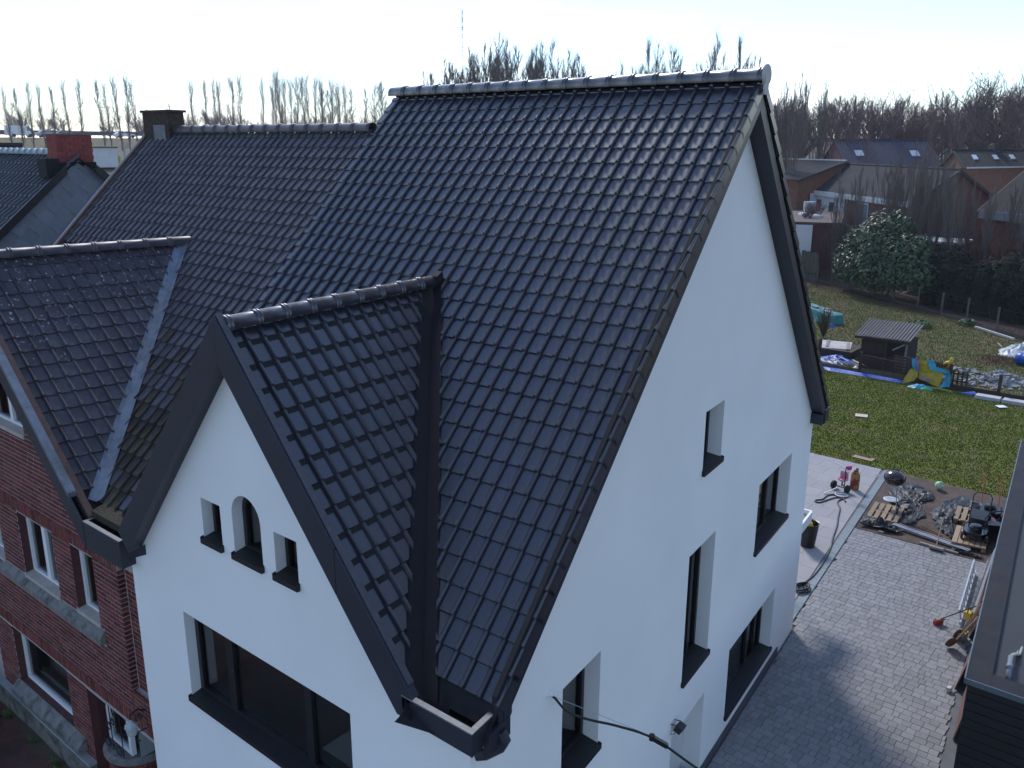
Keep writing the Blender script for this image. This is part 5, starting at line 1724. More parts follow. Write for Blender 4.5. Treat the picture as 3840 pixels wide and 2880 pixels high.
# ---- lawn litter
def flat(name, x, y, w, l, a, mat, label, cat, z=0.05, h=0.01):
    f = local(x, y, a, z)
    return tag(MB().box(-w / 2, w / 2, -l / 2, l / 2, 0, h).xf(f).build(name, mat), label, cat)
flat('cardboard_scrap', -4.98, 26.86, 0.42, 0.34, 0.3, M('pale_card', (0.55, 0.48, 0.36), rough=0.9), 'pale square of card lying on the lawn', 'scrap')
flat('paper_scrap', -1.27, 31.46, 0.34, 0.28, 0.8, M('white_paper', (0.75, 0.76, 0.78), rough=0.8), 'crumpled white paper on the lawn near the stacked slabs', 'scrap')
flat('plywood_sheet', -3.45, 22.42, 0.62, 0.30, -0.05, M('pale_plywood', (0.38, 0.27, 0.18), rough=0.85, var=0.2), 'small plywood panel on the lawn edge behind the patio', 'plywood', z=0.03)
bar('garden_stake', (-3.8, 22.56, 0.06), (-3.25, 22.50, 0.06), 0.02, 0.02, C_BLACK, 'black stake lying across the plywood panel', 'stake')

# ---- service cable from the side wall
t = thing('service_cable', H((0, 1.32, 4.33)), 'black service cable running from a wall anchor past the side window', 'cable')
a0 = H((0.0, 1.32, 4.33))
ctl = [a0, a0 + Vector((0.05, 0.05, -0.06)), a0 + Vector((0.14, 0.14, -0.22)), a0 + Vector((0.30, 0.28, -0.32)), a0 + Vector((0.55, 0.48, -0.40)), a0 + Vector((0.86, 0.66, -0.50))]
end = Vector((1.85, 2.95, 2.85))
e0_ = ctl[-1]
m_ = MB(); m_.tube(smooth_path(ctl + [e0_.lerp(end, 0.3) + Vector((0, 0, -0.06)), e0_.lerp(end, 0.65) + Vector((0, 0, -0.08)), end, end + Vector((2.6, 4.2, -1.0))], 5), 0.013, 6)
m_.build('cable', C_RUBBER, t, smooth=True)
m_ = MB(); m_.tube([a0, a0 + Vector((0.09, 0.07, -0.06)), e0_ + Vector((0, 0, 0.02))], 0.003, 4); m_.build('tension_wire', C_STEEL, t)
m_ = MB(); dcl = (e0_.lerp(end, 0.3) - e0_).normalized(); m_.beam(e0_ - dcl * 0.05, e0_ + dcl * 0.16, 0.05, 0.045); m_.lathe(e0_ - dcl * 0.03, [(0.03, -0.03), (0.03, 0.03)], 8); m_.build('clamp', C_BLACK, t)
m_ = MB(); m_.lathe(a0, [(0.035, 0), (0.03, 0.02), (0.012, 0.06)], 10, axis=(1, 0.1, 0)); m_.build('anchor', C_WHITE, t)
# floodlight over the side door
b0 = H((0.0, 4.80, 1.78))
t = thing('floodlight', b0, 'small black floodlight on the white side wall above the door', 'lamp')
m_ = MB(); m_.tube([b0 + Vector((0.0, -0.07, 0.03)), b0 + Vector((0.09, -0.07, 0.05)), b0 + Vector((0.09, 0.06, 0.05)), b0 + Vector((0.0, 0.06, 0.03))], 0.008, 5); m_.build('bracket', C_BLACK, t)
m_ = MB(); m_.obox(b0 + Vector((0.10, 0.03, -0.04)), (0.05, 0, -0.015), (0, 0.07, 0), (0.02, 0, 0.05)); m_.build('housing', C_BLACK, t)
m_ = MB(); m_.tube([b0 + Vector((0.08, -0.03, -0.06)), b0 + Vector((0.05, -0.05, -0.12)), b0 + Vector((0.0, -0.06, -0.14))], 0.006, 5); m_.build('lead', C_BLACK, t)

# ================================================================== low fence and what is around it
fe = thing('garden_fence', (-5, 33.0, 0), 'low wooden post fence with board base across the gardens', 'fence')
fp = [(-8.93, 33.1, 1.30), (-7.12, 33.1, 0.98), (-5.2, 33.1, 1.05), (-3.5, 33.0, 1.06), (-1.68, 33.0, 0.92), (0.1, 32.9, 0.9), (1.9, 32.8, 0.9)]
for x, y, h in fp:
    m_ = MB(); m_.bbox(x - 0.055, x + 0.055, y - 0.05, y + 0.05, 0, h, 0.01); m_.build('post', C_WOODD, fe)
for i in range(len(fp) - 1):
    (x0, y0, _), (x1, y1, _) = fp[i], fp[i + 1]
    m_ = MB(); m_.box(x0 + 0.05, x1 - 0.05, y0 - 0.075, y0 - 0.052, 0.0, 0.24 if i != 4 else 0.22); m_.build('base_board', C_WOODD if i > 1 else M('grey_base_board', (0.10, 0.085, 0.075), rough=0.9, var=0.3, scale=5), fe)
# rails behind the cloth and trellis before the shed
m_ = MB(); m_.beam((-7.1, 33.08, 0.86), (-5.2, 33.08, 0.74), 0.03, 0.07); m_.build('rail', C_WOODD, fe)
for i in range(22):
    x = -7.0 + i * 0.062
    m_ = MB(); m_.beam((x, 33.09, 0.25), (x - 0.18, 33.09, 0.80), 0.012, 0.02, up=(0, 1, 0)); m_.build('lattice_strip', C_WOODD, fe)
for i in range(6):
    z = 0.30 + i * 0.13
    m_ = MB(); m_.box(-5.75, -5.26, 33.06, 33.085, z, z + 0.10); m_.build('board', C_WOODD, fe)
for i in range(8):
    x = -4.15 + i * 0.085
    m_ = MB(); m_.box(x, x + 0.06, 33.02, 33.04, 0.72, 1.06); m_.build('picket', C_WOODD, fe)
m_ = MB(); m_.beam((-5.1, 33.0, 0.98), (-3.55, 33.0, 0.90), 0.03, 0.08); m_.build('rail', C_WOODD, fe)
# little picket gate
pg = thing('picket_gate', (-3.15, 33.02, 0), 'small dark picket panel beside the rubble heap', 'gate')
for i in range(4):
    x = -3.42 + i * 0.17
    m_ = MB(); m_.prism([(x, 33.0, 0.20), (x + 0.07, 33.0, 0.20), (x + 0.07, 33.0, 0.78), (x + 0.035, 33.0, 0.84), (x, 33.0, 0.78)], (0, 0.025, 0)); m_.build('picket', C_WOODD, pg)
for z in (0.34, 0.66):
    m_ = MB(); m_.box(-3.46, -2.80, 33.026, 33.05, z, z + 0.06); m_.build('rail', C_WOODD, pg)

# shed
sh = thing('garden_shed', (-6.5, 35.1, 0), 'dark wooden shed with corrugated roof behind the fence', 'shed')
m_ = MB()
m_.box(-7.55, -5.60, 34.42, 35.9, 0.0, 1.38); shw = m_.build('wall', M('shed_dark', (0.020, 0.013, 0.012), rough=0.9), sh)
C_SHB = M('shed_board', (0.040, 0.024, 0.021), rough=0.9, var=0.35, scale=7, rnd=0.25)
for i in range(11):
    m_ = MB(); m_.box(-7.57, -6.55, 34.40, 34.418, 0.02 + i * 0.125, 0.02 + i * 0.125 + 0.115); m_.build('board', C_SHB, shw)
for i in range(5):
    m_ = MB(); m_.box(-6.40, -5.75, 34.40, 34.418, 0.02 + i * 0.125, 0.02 + i * 0.125 + 0.115); m_.build('board', C_SHB, shw)
for x in (-6.55, -5.70):
    m_ = MB(); m_.box(x, x + 0.09, 34.37, 34.41, 0, 1.40); m_.build('post', C_WOODD if x < -6 else C_WOODG, shw)
m_ = MB(); m_.beam((-6.2, 34.34, 0.98), (-5.72, 34.30, 1.30), 0.07, 0.02, up=(0, 1, 0)); m_.build('loose_board', C_WOODG, sh)
C_CORR = M('corrugated_sheet', (0.095, 0.078, 0.078), rough=0.7, var=0.3, scale=3, rnd=0.1)
nseg = 88
for part in range(2):
    m_ = MB()
    x0 = -7.80 + part * 1.17
    for i in range(nseg // 2 + 1):
        x = x0 + 1.19 * i / (nseg // 2)
        dz = 0.032 * math.sin(2 * math.pi * (x + 7.8) / 0.135) + part * 0.01
        m_.v.append(Vector((x, 34.05, 1.50 + dz)))
        m_.v.append(Vector((x - 0.08, 36.3, 1.88 + dz)))
    for i in range(nseg // 2):
        m_.f.append((2 * i, 2 * i + 2, 2 * i + 3, 2 * i + 1))
    m_.build('roof_sheet', C_CORR, sh, smooth=True)
m_ = MB(); m_.box(-7.78, -5.46, 34.06, 34.10, 1.36, 1.46); m_.build('fascia', C_SHB, sh)

# inflatable pool cloth over the fence
C_CLY = M('yellow_vinyl', (0.40, 0.30, 0.020), rough=0.42, var=0.25, scale=4, bump=0.5, bscale=10)
C_CLB = M('sky_blue_vinyl', (0.040, 0.34, 0.50), rough=0.42, var=0.2, scale=4, bump=0.5, bscale=10)
C_CLV = M('violet_vinyl', (0.26, 0.12, 0.34), rough=0.42, var=0.2, scale=4)
pcx = thing('pool_liner', (-4.3, 32.9, 0), 'yellow and sky-blue vinyl pool liner hung over the fence', 'pool liner')
def drape(poly, y, mat, nm, seed=0, th_=0.02):
    # subdivided sheet in x,z hung at y with folds
    m_ = MB()
    xs = [p[0] for p in poly]; zs = [p[1] for p in poly]
    loops = [[Vector((a, b, 0)) for a, b in poly]]
    tris = geometry.tessellate_polygon(loops)
    bm = bmesh.new()
    vs = [bm.verts.new((a, 0, b)) for a, b in poly]
    for tr_ in tris:
        try: bm.faces.new([vs[i] for i in tr_])
        except ValueError: pass
    bmesh.ops.subdivide_edges(bm, edges=bm.edges[:], cuts=4, use_grid_fill=True)
    for v in bm.verts:
        x, z = v.co.x, v.co.z
        f = noise.noise(Vector((x * 3.2 + seed, z * 0.8, seed))) * 0.16 + noise.noise(Vector((x * 7 + seed, z * 2.2, seed + 3))) * 0.07
        v.co.y = y - 0.55 * max(0, 0.55 - z) * 0.55 + f * (1.0 if z < 0.95 else 0.25)
    me = bpy.data.meshes.new(nm)
    bm.to_mesh(me); bm.free()
    me.materials.append(mat)
    ob = bpy.data.objects.new(nm, me)
    COL.objects.link(ob); ob.parent = pcx
    ob.location = -WL[pcx.name]
    WL[ob.name] = Vector((0, 0, 0))
    return ob
drape([(-5.02, 1.08), (-4.86, 1.08), (-4.70, 0.60), (-4.74, 0.50), (-4.95, 0.72)], 32.90, C_CLB, 'blue_fold', 1)
drape([(-4.86, 1.085), (-4.72, 1.09), (-4.66, 0.62), (-4.71, 0.56)], 32.89, C_CLV, 'violet_stripe', 2)
drape([(-4.72, 1.09), (-4.45, 1.10), (-4.20, 0.72), (-3.72, 0.62), (-3.80, 0.06), (-4.30, 0.20), (-4.62, 0.30), (-4.70, 0.55)], 32.88, C_CLY, 'yellow_sheet', 3)
drape([(-4.45, 1.105), (-4.12, 1.11), (-4.02, 0.86), (-3.58, 0.80), (-3.44, 0.60), (-3.42, 0.14), (-3.80, 0.05), (-3.66, 0.40), (-3.70, 0.62), (-4.20, 0.73)], 32.87, C_CLB, 'blue_border', 4)
drape([(-4.98, 0.66), (-4.72, 0.56), (-4.66, 0.36), (-4.80, 0.16), (-5.18, 0.03), (-5.12, 0.30)], 32.78, C_CLY, 'yellow_corner', 5)
drape([(-4.50, 0.44), (-4.30, 0.40), (-4.10, 0.42), (-4.12, 0.34), (-4.34, 0.31), (-4.50, 0.34)], 32.66, C_CLV, 'violet_patch', 6)
film_b = MB()
def heap(name, cx, cy, rx, ry, h, mat, label, cat, seed=0, z0=0.0, n=20):
    m_ = MB()
    for j in range(8):
        s_ = j / 7
        for k in range(n):
            t_ = 2 * math.pi * k / n
            rr_ = s_ * (1 + 0.30 * noise.noise(Vector((math.cos(t_) * 2, math.sin(t_) * 2, seed))))
            x, y = cx + rx * rr_ * math.cos(t_), cy + ry * rr_ * math.sin(t_)
            z = z0 + h * (1 - s_ ** 1.6) * (0.75 + 0.6 * noise.noise(Vector((x * 5, y * 5, seed + 2)))) + 0.004
            m_.v.append(Vector((x, y, max(z, z0 + 0.004))))
    for j in range(7):
        for k in range(n):
            k2 = (k + 1) % n
            m_.f.append((j * n + k, j * n + k2, (j + 1) * n + k2, (j + 1) * n + k))
    o = m_.build(name, mat)
    return tag(o, label, cat)
heap('vinyl_heap', -4.40, 32.35, 0.55, 0.22, 0.22, C_CLB, 'crumpled sky-blue vinyl on the grass under the pool liner', 'vinyl')
heap('vinyl_heap', -4.18, 32.20, 0.22, 0.13, 0.16, M('bright_green_vinyl', (0.06, 0.42, 0.12), rough=0.5), 'bright green inflatable scrap under the pool liner', 'vinyl', 3)
# yellow inflatable toy on the post
t = thing('inflatable_toy', (-3.62, 32.95, 1.0), 'limp yellow inflatable toy hooked on the fence post', 'toy')
m_ = MB(); m_.tube(smooth_path([(-3.80, 32.93, 1.02), (-3.68, 32.92, 1.10), (-3.58, 32.92, 1.12), (-3.52, 32.92, 1.22), (-3.53, 32.92, 1.34)], 3), [0.03, 0.04, 0.05, 0.06, 0.07, 0.075, 0.075, 0.07, 0.065, 0.07, 0.075, 0.06, 0.02][:13], 8); m_.build('body', C_YEL, t, smooth=True)
m_ = MB(); m_.tube([(-3.58, 32.9, 1.06), (-3.60, 32.9, 0.95), (-3.66, 32.9, 0.82)], [0.04, 0.05, 0.03], 7); m_.build('tail', C_ORANGE, t, smooth=True)

# tarps, boards, rubble
m_ = MB()
pts = [(-9.0, 33.02), (-8.3, 32.93), (-7.5, 32.88), (-6.6, 32.85), (-5.9, 32.80), (-5.15, 32.72)]
for i, (x, y) in enumerate(pts):
    w = (0.10, 0.24, 0.16, 0.14, 0.16, 0.08)[i]
    m_.v += [Vector((x, y + 0.02, 0.12)), Vector((x, y - w * 0.5, 0.08 + 0.03 * (i % 2))), Vector((x + 0.05, y - w - 0.05, 0.03))]
for i in range(len(pts) - 1):
    for k in range(2):
        a = i * 3 + k
        m_.f.append((a, a + 1, a + 4, a + 3))
tag(m_.build('tarpaulin', C_BLUE), 'long strip of blue tarpaulin along the fence foot', 'tarpaulin')
heap('tarpaulin', -8.75, 34.9, 0.85, 0.75, 0.28, C_BLUE, 'blue tarpaulin heap with rubbish left of the shed', 'tarpaulin', 7)
m_ = MB(); m_.prism([(-3.0, 32.60, 0.02), (-2.55, 32.50, 0.02), (-2.35, 32.55, 0.10), (-2.5, 32.75, 0.12)], (0, 0, 0.02)); tag(m_.build('tarpaulin', C_BLUE), 'small end of blue tarpaulin beside the stacked slabs', 'tarpaulin')
for k in range(9):
    x, y = -9.0 + R.uniform(-0.2, 1.4), 34.15 + R.uniform(-0.3, 0.35)
    a = R.uniform(-0.6, 0.2)
    bar('plank', (x, y, 0.22 + R.uniform(0, 0.1)), (x + 0.6 * math.cos(a), y + 0.6 * math.sin(a), 0.12), 0.07, 0.02, R.choice((C_WOODG, C_WOOD, C_WHITE)), 'scrap plank on the rubbish beside the blue heap, left of the shed', 'plank', 'scrap planks left of the shed')
heap('white_sack', -7.42, 33.55, 0.22, 0.18, 0.30, C_WHITE, 'white sack behind the trellis before the shed', 'sack', 5)
# white board propped beside the shed
wb = thing('wooden_hatch', (-9.3, 36.4, 0), 'whitish boarded hatch with two battens left of the shed', 'hatch')
for i in range(6):
    a = i / 6
    m_ = MB(); m_.prism([(-10.2 + 0.1 * a * 6 * 0.95, 36.85 - 1.6 * a, 0.42), (-8.85 + 0.07 * 6 * a, 37.2 - 1.5 * a, 0.42), (-8.85 + 0.07 * 6 * (a + 0.16), 37.2 - 1.5 * (a + 0.16), 0.40), (-10.2 + 0.1 * (a + 0.16) * 6 * 0.95, 36.85 - 1.6 * (a + 0.16), 0.40)], (0, 0, 0.02)); m_.build('board', M('white_washed_wood', (0.46, 0.43, 0.41), rough=0.85, var=0.2, rnd=0.1), wb)
for x0, x1 in ((-9.9, -9.45), (-8.95, -8.5)):
    m_ = MB(); m_.beam((x0, 36.95, 0.46), (x1, 35.5, 0.45), 0.13, 0.03); m_.build('batten', C_WOODG, wb)
m_ = MB(); m_.box(-9.7, -8.2, 35.2, 36.9, 0.0, 0.40); m_.build('frame', C_WOODD, wb)
# teal tarpaulin over a stack
tp = thing('covered_stack', (-12.4, 42.9, 0), 'stack under teal tarpaulin weighed down with bricks, behind the roof edge', 'stack')
m_ = MB()
n_ = 14
for j in range(6):
    for i in range(n_ + 1):
        u = i / n_
        bx_, by_ = -14.3 + 2.55 * u, 45.3 - 2.3 * u
        prof = [(-0.62, 0.0), (-0.52, 0.30), (-0.46, 0.58), (0.46, 0.58), (0.52, 0.30), (0.6, 0.0)][j]
        z = prof[1] * (1.0 + 0.12 * noise.noise(Vector((u * 6, j, 1)))) + (0.004 if prof[1] == 0 else 0)
        if u > 0.96: z *= 0.92
        m_.v.append(Vector((bx_ + 0.67 * prof[0] * (1 + 0.1 * noise.noise(Vector((u * 9, j, 4)))), by_ + 0.74 * prof[0], z)))
for j in range(5):
    for i in range(n_):
        a = j * (n_ + 1) + i
        m_.f.append((a, a + 1, a + n_ + 2, a + n_ + 1))
m_.f.append(tuple(j * (n_ + 1) + n_ for j in range(6)))
m_.build('cover', C_TEAL, tp)
for u, s_ in ((0.62, 0.25), (0.78, -0.1), (0.86, -0.2), (0.4, -0.1)):
    m_ = MB(); m_.obox((-14.3 + 2.55 * u + 0.67 * s_, 45.3 - 2.3 * u + 0.74 * s_, 0.64), (0.16, -0.1, 0), (0.07, 0.1, 0), (0, 0, 0.04)); m_.build('brick', C_WOODG, tp)
heap('tarpaulin', -11.75, 42.35, 0.35, 0.22, 0.24, C_BLUE, 'bright blue tarpaulin bundle at the end of the teal stack', 'tarpaulin', 9)
# rubble heap: stones as things of one heap
rh = thing('rubble_heap', (-2.3, 35.5, 0), 'heap of grey broken paving stones behind the fence', 'rubble heap')
stone_me = []
for s_ in range(5):
    m_ = MB()
    m_.add([(R.uniform(-1, 1) * 0.03 + sx * 0.11, R.uniform(-1, 1) * 0.03 + sy * 0.075, R.uniform(-1, 1) * 0.015 + sz * 0.04) for sz in (-1, 1) for sx, sy in ((-1, -1), (1, -1), (1, 1), (-1, 1))], [(0, 3, 2, 1), (4, 5, 6, 7), (0, 1, 5, 4), (1, 2, 6, 5), (2, 3, 7, 6), (3, 0, 4, 7)])
    stone_me.append(m_.mesh('stone', C_CONC))
for k in range(230):
    if k < 150:
        a, r_ = R.uniform(0, 2 * math.pi), abs(R.gauss(0, 0.42))
        x, y = -2.15 + 0.85 * r_ * math.cos(a) * 1.3, 35.7 + 1.3 * r_ * math.sin(a)
        z = max(0.03, 0.42 * (1 - min(1, r_ / 0.95)) * R.uniform(0.55, 1.0))
    else:
        x, y = -3.2 + R.uniform(-1.2, 1.9), 35.3 + R.uniform(-1.2, 1.6)
        z = 0.035
    ob = put('stone', R.choice(stone_me), (x, y, z), rh)
    ob.rotation_euler = (R.uniform(-0.5, 0.5), R.uniform(-0.5, 0.5), R.uniform(0, 6.3))
m_ = MB()
for j in range(6):
    s_ = j / 5
    for k in range(16):
        t_ = 2 * math.pi * k / 16
        m_.v.append(Vector((-2.15 + 0.95 * s_ * math.cos(t_), 35.7 + 1.15 * s_ * math.sin(t_), 0.012 + 0.34 * (1 - s_) ** 1.2)))
for j in range(5):
    for k in range(16):
        k2 = (k + 1) % 16
        m_.f.append((j * 16 + k, j * 16 + k2, (j + 1) * 16 + k2, (j + 1) * 16 + k))
m_.build('fill', C_CONC, rh)
# stacked pale slabs at the fence foot
for k, (x0, x1, lab) in enumerate(((-2.36, -1.46, 'pale concrete slab stack left of the fence gap on the lawn side'), (-1.40, -0.45, 'pale concrete slab stack at the right end on the lawn side'))):
    t = thing('slab_stack', (x0, 32.3, 0), lab, 'slabs', 'slab stacks at the fence foot')
    for i in range(2):
        m_ = MB(); m_.bbox(x0 + 0.02 * i, x1 - 0.01 * i, 32.12 + 0.01 * i, 32.55, 0.01 + 0.075 * i, 0.08 + 0.075 * i, 0.006); m_.build('slab', M('pale_slab', (0.42, 0.42, 0.43), rough=0.85, var=0.15), t)
# white beam, silver tarp, blue barrel at the far right
bar('timber_beam', (-5.54, 47.1, 0.08), (-3.3, 45.0, 0.08), 0.12, 0.10, M('whitish_timber', (0.50, 0.47, 0.44), rough=0.85), 'long whitish timber lying along the hedge bed', 'timber')
bar('timber_lath', (-3.75, 43.6, 0.05), (-3.4, 42.7, 0.05), 0.06, 0.05, C_WOODG, 'short pale lath before the grey sheet at the right', 'timber')
heap('grey_sheet', -2.4, 42.2, 1.05, 1.5, 0.55, M('silver_tarp', (0.36, 0.39, 0.42), rough=0.5, var=0.2, bump=0.5, bscale=5), 'pale grey sheet over a pile by the right edge', 'sheet', 11, n=28)
t = thing('barrel', (-1.6, 39.3, 0), 'blue plastic barrel lying on its side at the right edge', 'barrel')
m_ = MB(); m_.lathe((-2.2, 39.55, 0.29), [(0.22, 0), (0.27, 0.03), (0.285, 0.25), (0.27, 0.30), (0.285, 0.36), (0.285, 0.55), (0.27, 0.80), (0.22, 0.84)], 20, axis=(0.93, -0.36, 0)); m_.build('drum', M('blue_hdpe', (0.012, 0.075, 0.36), rough=0.4, var=0.12), t, smooth=True)
m_ = MB(); m_.lathe((-2.205, 39.55, 0.36), [(0.04, -0.02), (0.04, 0.0)], 10, axis=(0.93, -0.36, 0)); m_.build('bung', C_WHITE, t)
# ================================================================== bungalows beyond the gardens
C_FBRICK = M('far_red_brick', (0.150, 0.062, 0.046), rough=0.9, var=0.25, scale=3, bump=0.2, bscale=12)
C_FBRICK2 = M('far_orange_brick', (0.195, 0.085, 0.052), rough=0.9, var=0.25, scale=3)
C_FROOF = M('far_grey_pantile', (0.046, 0.047, 0.053), rough=0.85, var=0.3, scale=1.5, rnd=0.05, spec=0.15)
C_FROOF2 = M('far_blue_slate', (0.040, 0.042, 0.075), rough=0.85, var=0.25, scale=1.2, spec=0.15)
C_FROOF3 = M('far_brown_tile', (0.036, 0.034, 0.036), rough=0.85, var=0.3, scale=1.4, spec=0.15)
C_FWHITE = M('far_white_paint', (0.56, 0.57, 0.58), rough=0.8, var=0.1, scale=1.5)
C_FDARK = M('far_dark_trim', (0.035, 0.028, 0.026), rough=0.7)
C_FGLASS = M('far_window_glass', (0.16, 0.20, 0.23), rough=0.15, var=0.2, spec=0.7)

def far_house(name, label, E0, E1, wv, zb, ze, zr, wall, roofm, gable_wall=None, over=0.3, pitchw=0.32, trim=None, rid=None):
    """gable house: front eave from E0 to E1, wv = plan vector to the rear eave"""
    E0, E1, wv = Vector((*E0, 0)), Vector((*E1, 0)), Vector((*wv, 0))
    t = thing(name, (E0.x, E0.y, zb), label, 'house')
    d = (E1 - E0)
    L_ = d.length
    dn_ = d.normalized(); wn_ = wv.normalized()
    Z = lambda p, z: Vector((p.x, p.y, z))
    m_ = MB()
    c_ = [E0, E1, E1 + wv, E0 + wv]
    for i in range(4):
        a, b = c_[i], c_[(i + 1) % 4]
        m_.quad(Z(a, zb), Z(b, zb), Z(b, ze), Z(a, ze))
    m_.build('wall', wall, t)
    m_ = MB()
    for a in (E0, E1):
        m_.add([Z(a, ze), Z(a + wv, ze), Z(a + wv * 0.5, zr)], [(0, 1, 2)])
    m_.build('gable', gable_wall or wall, t)
    n = int((L_ + 2 * over) / pitchw)
    for s_ in (0, 1):
        m_ = MB()
        for i in range(n * 4 + 1):
            u = -over + (L_ + 2 * over) * i / (n * 4)
            dz = 0.04 * math.sin(i * math.pi / 2)
            base = E0 + dn_ * u
            if s_ == 0:
                lo = base - wn_ * over; hi = base + wv * 0.5
            else:
                lo = base + wv + wn_ * over; hi = base + wv * 0.5
            zlo = ze - over * (zr - ze) / (wv.length / 2)
            for k in range(2):
                q = lo.lerp(hi, k)
                m_.v.append(Z(q, zlo + (zr - zlo) * k + 0.08 + dz))
        for i in range(n * 4):
            m_.f.append((2 * i, 2 * i + 2, 2 * i + 3, 2 * i + 1))
        m_.build('roof', roofm, t, smooth=True)
    m_ = MB(); m_.tube([Z(E0 - dn_ * over + wv * 0.5, zr + 0.1), Z(E1 + dn_ * over + wv * 0.5, zr + 0.1)], 0.12, 6); m_.build('ridge', rid or roofm, t)
    tm = trim or C_FDARK
    for a, sg in ((E0, -1), (E1, 1)):
        for q in (a - wn_ * over, a + wv + wn_ * over):
            m_ = MB()
            zlo = ze - over * (zr - ze) / (wv.length / 2)
            m_.beam(Z(q + dn_ * sg * over, zlo - 0.02), Z(a + dn_ * sg * over + wv * 0.5, zr - 0.02), 0.06, 0.22)
            m_.build('verge_board', tm, t)
    return t, E0, E1, dn_, wn_, Z

# white and brick bungalow
t, E0, E1, dn_, wn_, Z = far_house('bungalow', 'grey-roofed bungalow, white at its left end and brick at its right', (-26.8, 76.9), (-14.2, 64.3), (4.67, 4.67), 2.0, 5.55, 7.78, C_FBRICK, C_FROOF, rid=C_FROOF)
m_ = MB(); m_.beam(Z(E0 - wn_ * 0.30, 5.35), Z(E1 - wn_ * 0.30, 5.35), 0.08, 0.42); m_.build('white_fascia', C_FWHITE, t)
m_ = MB(); m_.obox(Z(E0 + dn_ * 3.9 - wn_ * 0.04, 3.8), dn_ * 3.9, wn_ * 0.03, (0, 0, 1.75)); m_.build('white_wall', C_FWHITE, t)
for u, w, z0, z1, mt_, nm in ((2.6, 0.45, 2.6, 4.8, C_FBRICK, 'door'), (5.1, 0.45, 2.6, 4.7, C_FDARK, 'door'), (10.6, 0.9, 2.9, 4.9, C_FGLASS, 'window'), (15.2, 0.8, 3.2, 4.8, C_FGLASS, 'window')):
    c_ = E0 + dn_ * u - wn_ * 0.09
    m_ = MB(); m_.obox(Z(c_, (z0 + z1) / 2), dn_ * (w + 0.12), wn_ * 0.02, (0, 0, (z1 - z0) / 2 + 0.12)); f_ = m_.build(nm, C_FWHITE, t)
    m_ = MB(); m_.obox(Z(c_ - wn_ * 0.03, (z0 + z1) / 2), dn_ * w, wn_ * 0.02, (0, 0, (z1 - z0) / 2)); m_.build('pane' if nm == 'window' else 'leaf', mt_, f_)
for u in (1.9, 7.7):
    m_ = MB(); m_.tube([Z(E0 + dn_ * u - wn_ * 0.15, 2.0), Z(E0 + dn_ * u - wn_ * 0.15, 5.2)], 0.06, 6); m_.build('downpipe', C_FWHITE if u < 3 else C_FDARK, t)
gx = E1 + Vector((2.33, 2.33, 0)) + dn_ * 0.03
m_ = MB(); m_.obox(Z(E1 + Vector((1.6, 1.6, 0)) + dn_ * 0.03, 3.9), wn_ * 0.7, dn_ * 0.02, (0, 0, 0.9)); m_.build('window', C_FGLASS, t)

# flat-roofed extension with domes
ex = thing('flat_extension', (-20.5, 63.0, 1.5), 'flat brown-roofed extension with white skylight domes before the bungalow', 'building')
pl_ = [(-20.9, 58.9), (-17.9, 60.0), (-21.4, 70.6), (-25.2, 69.0)]
m_ = MB(); m_.prism([(x, y, 0.5) for x, y in pl_], (0, 0, 3.45)); m_.build('wall', M('dark_maroon_brick', (0.085, 0.030, 0.030), rough=0.9, var=0.2), ex)
m_ = MB(); m_.prism([(x, y, 3.96) for x, y in [(-21.1, 58.7), (-17.7, 59.9), (-21.2, 70.8), (-25.4, 69.2)]], (0, 0, 0.14)); m_.build('roof', M('brown_flat_roof', (0.085, 0.052, 0.050), rough=0.8, var=0.25, scale=1.2), ex)
m_ = MB(); m_.quad((-21.0, 58.62, 1.2), (-19.5, 59.17, 1.2), (-19.5, 59.17, 3.9), (-21.0, 58.62, 3.9)); m_.build('white_panel', C_FWHITE, ex)
for x, y in ((-22.3, 64.6), (-20.9, 63.3)):
    m_ = MB(); m_.lathe((x, y, 4.10), [(0.55, 0), (0.55, 0.10), (0.50, 0.18), (0.30, 0.26), (0.02, 0.29)], 4); m_.build('skylight_dome', C_FWHITE, ex)
ac = thing('air_conditioner', (-23.2, 67.9, 4.1), 'white outdoor air-conditioning unit on the flat extension roof', 'air conditioner')
m_ = MB(); m_.obox((-23.2, 67.9, 4.62), (0.34, 0.30, 0), (0.13, -0.15, 0), (0, 0, 0.40)); m_.build('casing', C_FWHITE, ac)
m_ = MB(); m_.lathe((-23.05, 67.62, 4.62), [(0.30, 0), (0.30, 0.02)], 14, axis=(0.6, -0.75, 0)); m_.build('fan_grille', C_CONC, ac)
m_ = MB(); m_.box(-23.4, -23.3, 67.7, 68.1, 4.1, 4.22); m_.box(-23.05, -22.95, 67.7, 68.1, 4.1, 4.22); m_.build('feet', C_FDARK, ac)

# small brick gable house at the left
t, E0, E1, dn_, wn_, Z = far_house('brick_bungalow', 'small red brick gable house with white blind, left of the bungalow', (-34.0, 77.5), (-26.6, 73.6), (4.4, 9.6), 2.6, 6.55, 8.05, C_FBRICK2, C_FROOF, over=0.35, rid=M('pale_far_ridge', (0.38, 0.39, 0.40), rough=0.6))
c_ = E1 + Vector((1.0, 2.2, 0)) + dn_ * 0.04
m_ = MB(); m_.obox(Z(c_, 4.3), wn_ * 1.0, dn_ * 0.03, (0, 0, 1.0)); f_ = m_.build('window', C_FDARK, t)
m_ = MB(); m_.obox(Z(c_ + dn_ * 0.04, 4.45), wn_ * 0.9, dn_ * 0.02, (0, 0, 0.85)); m_.build('blind', C_FWHITE, f_)

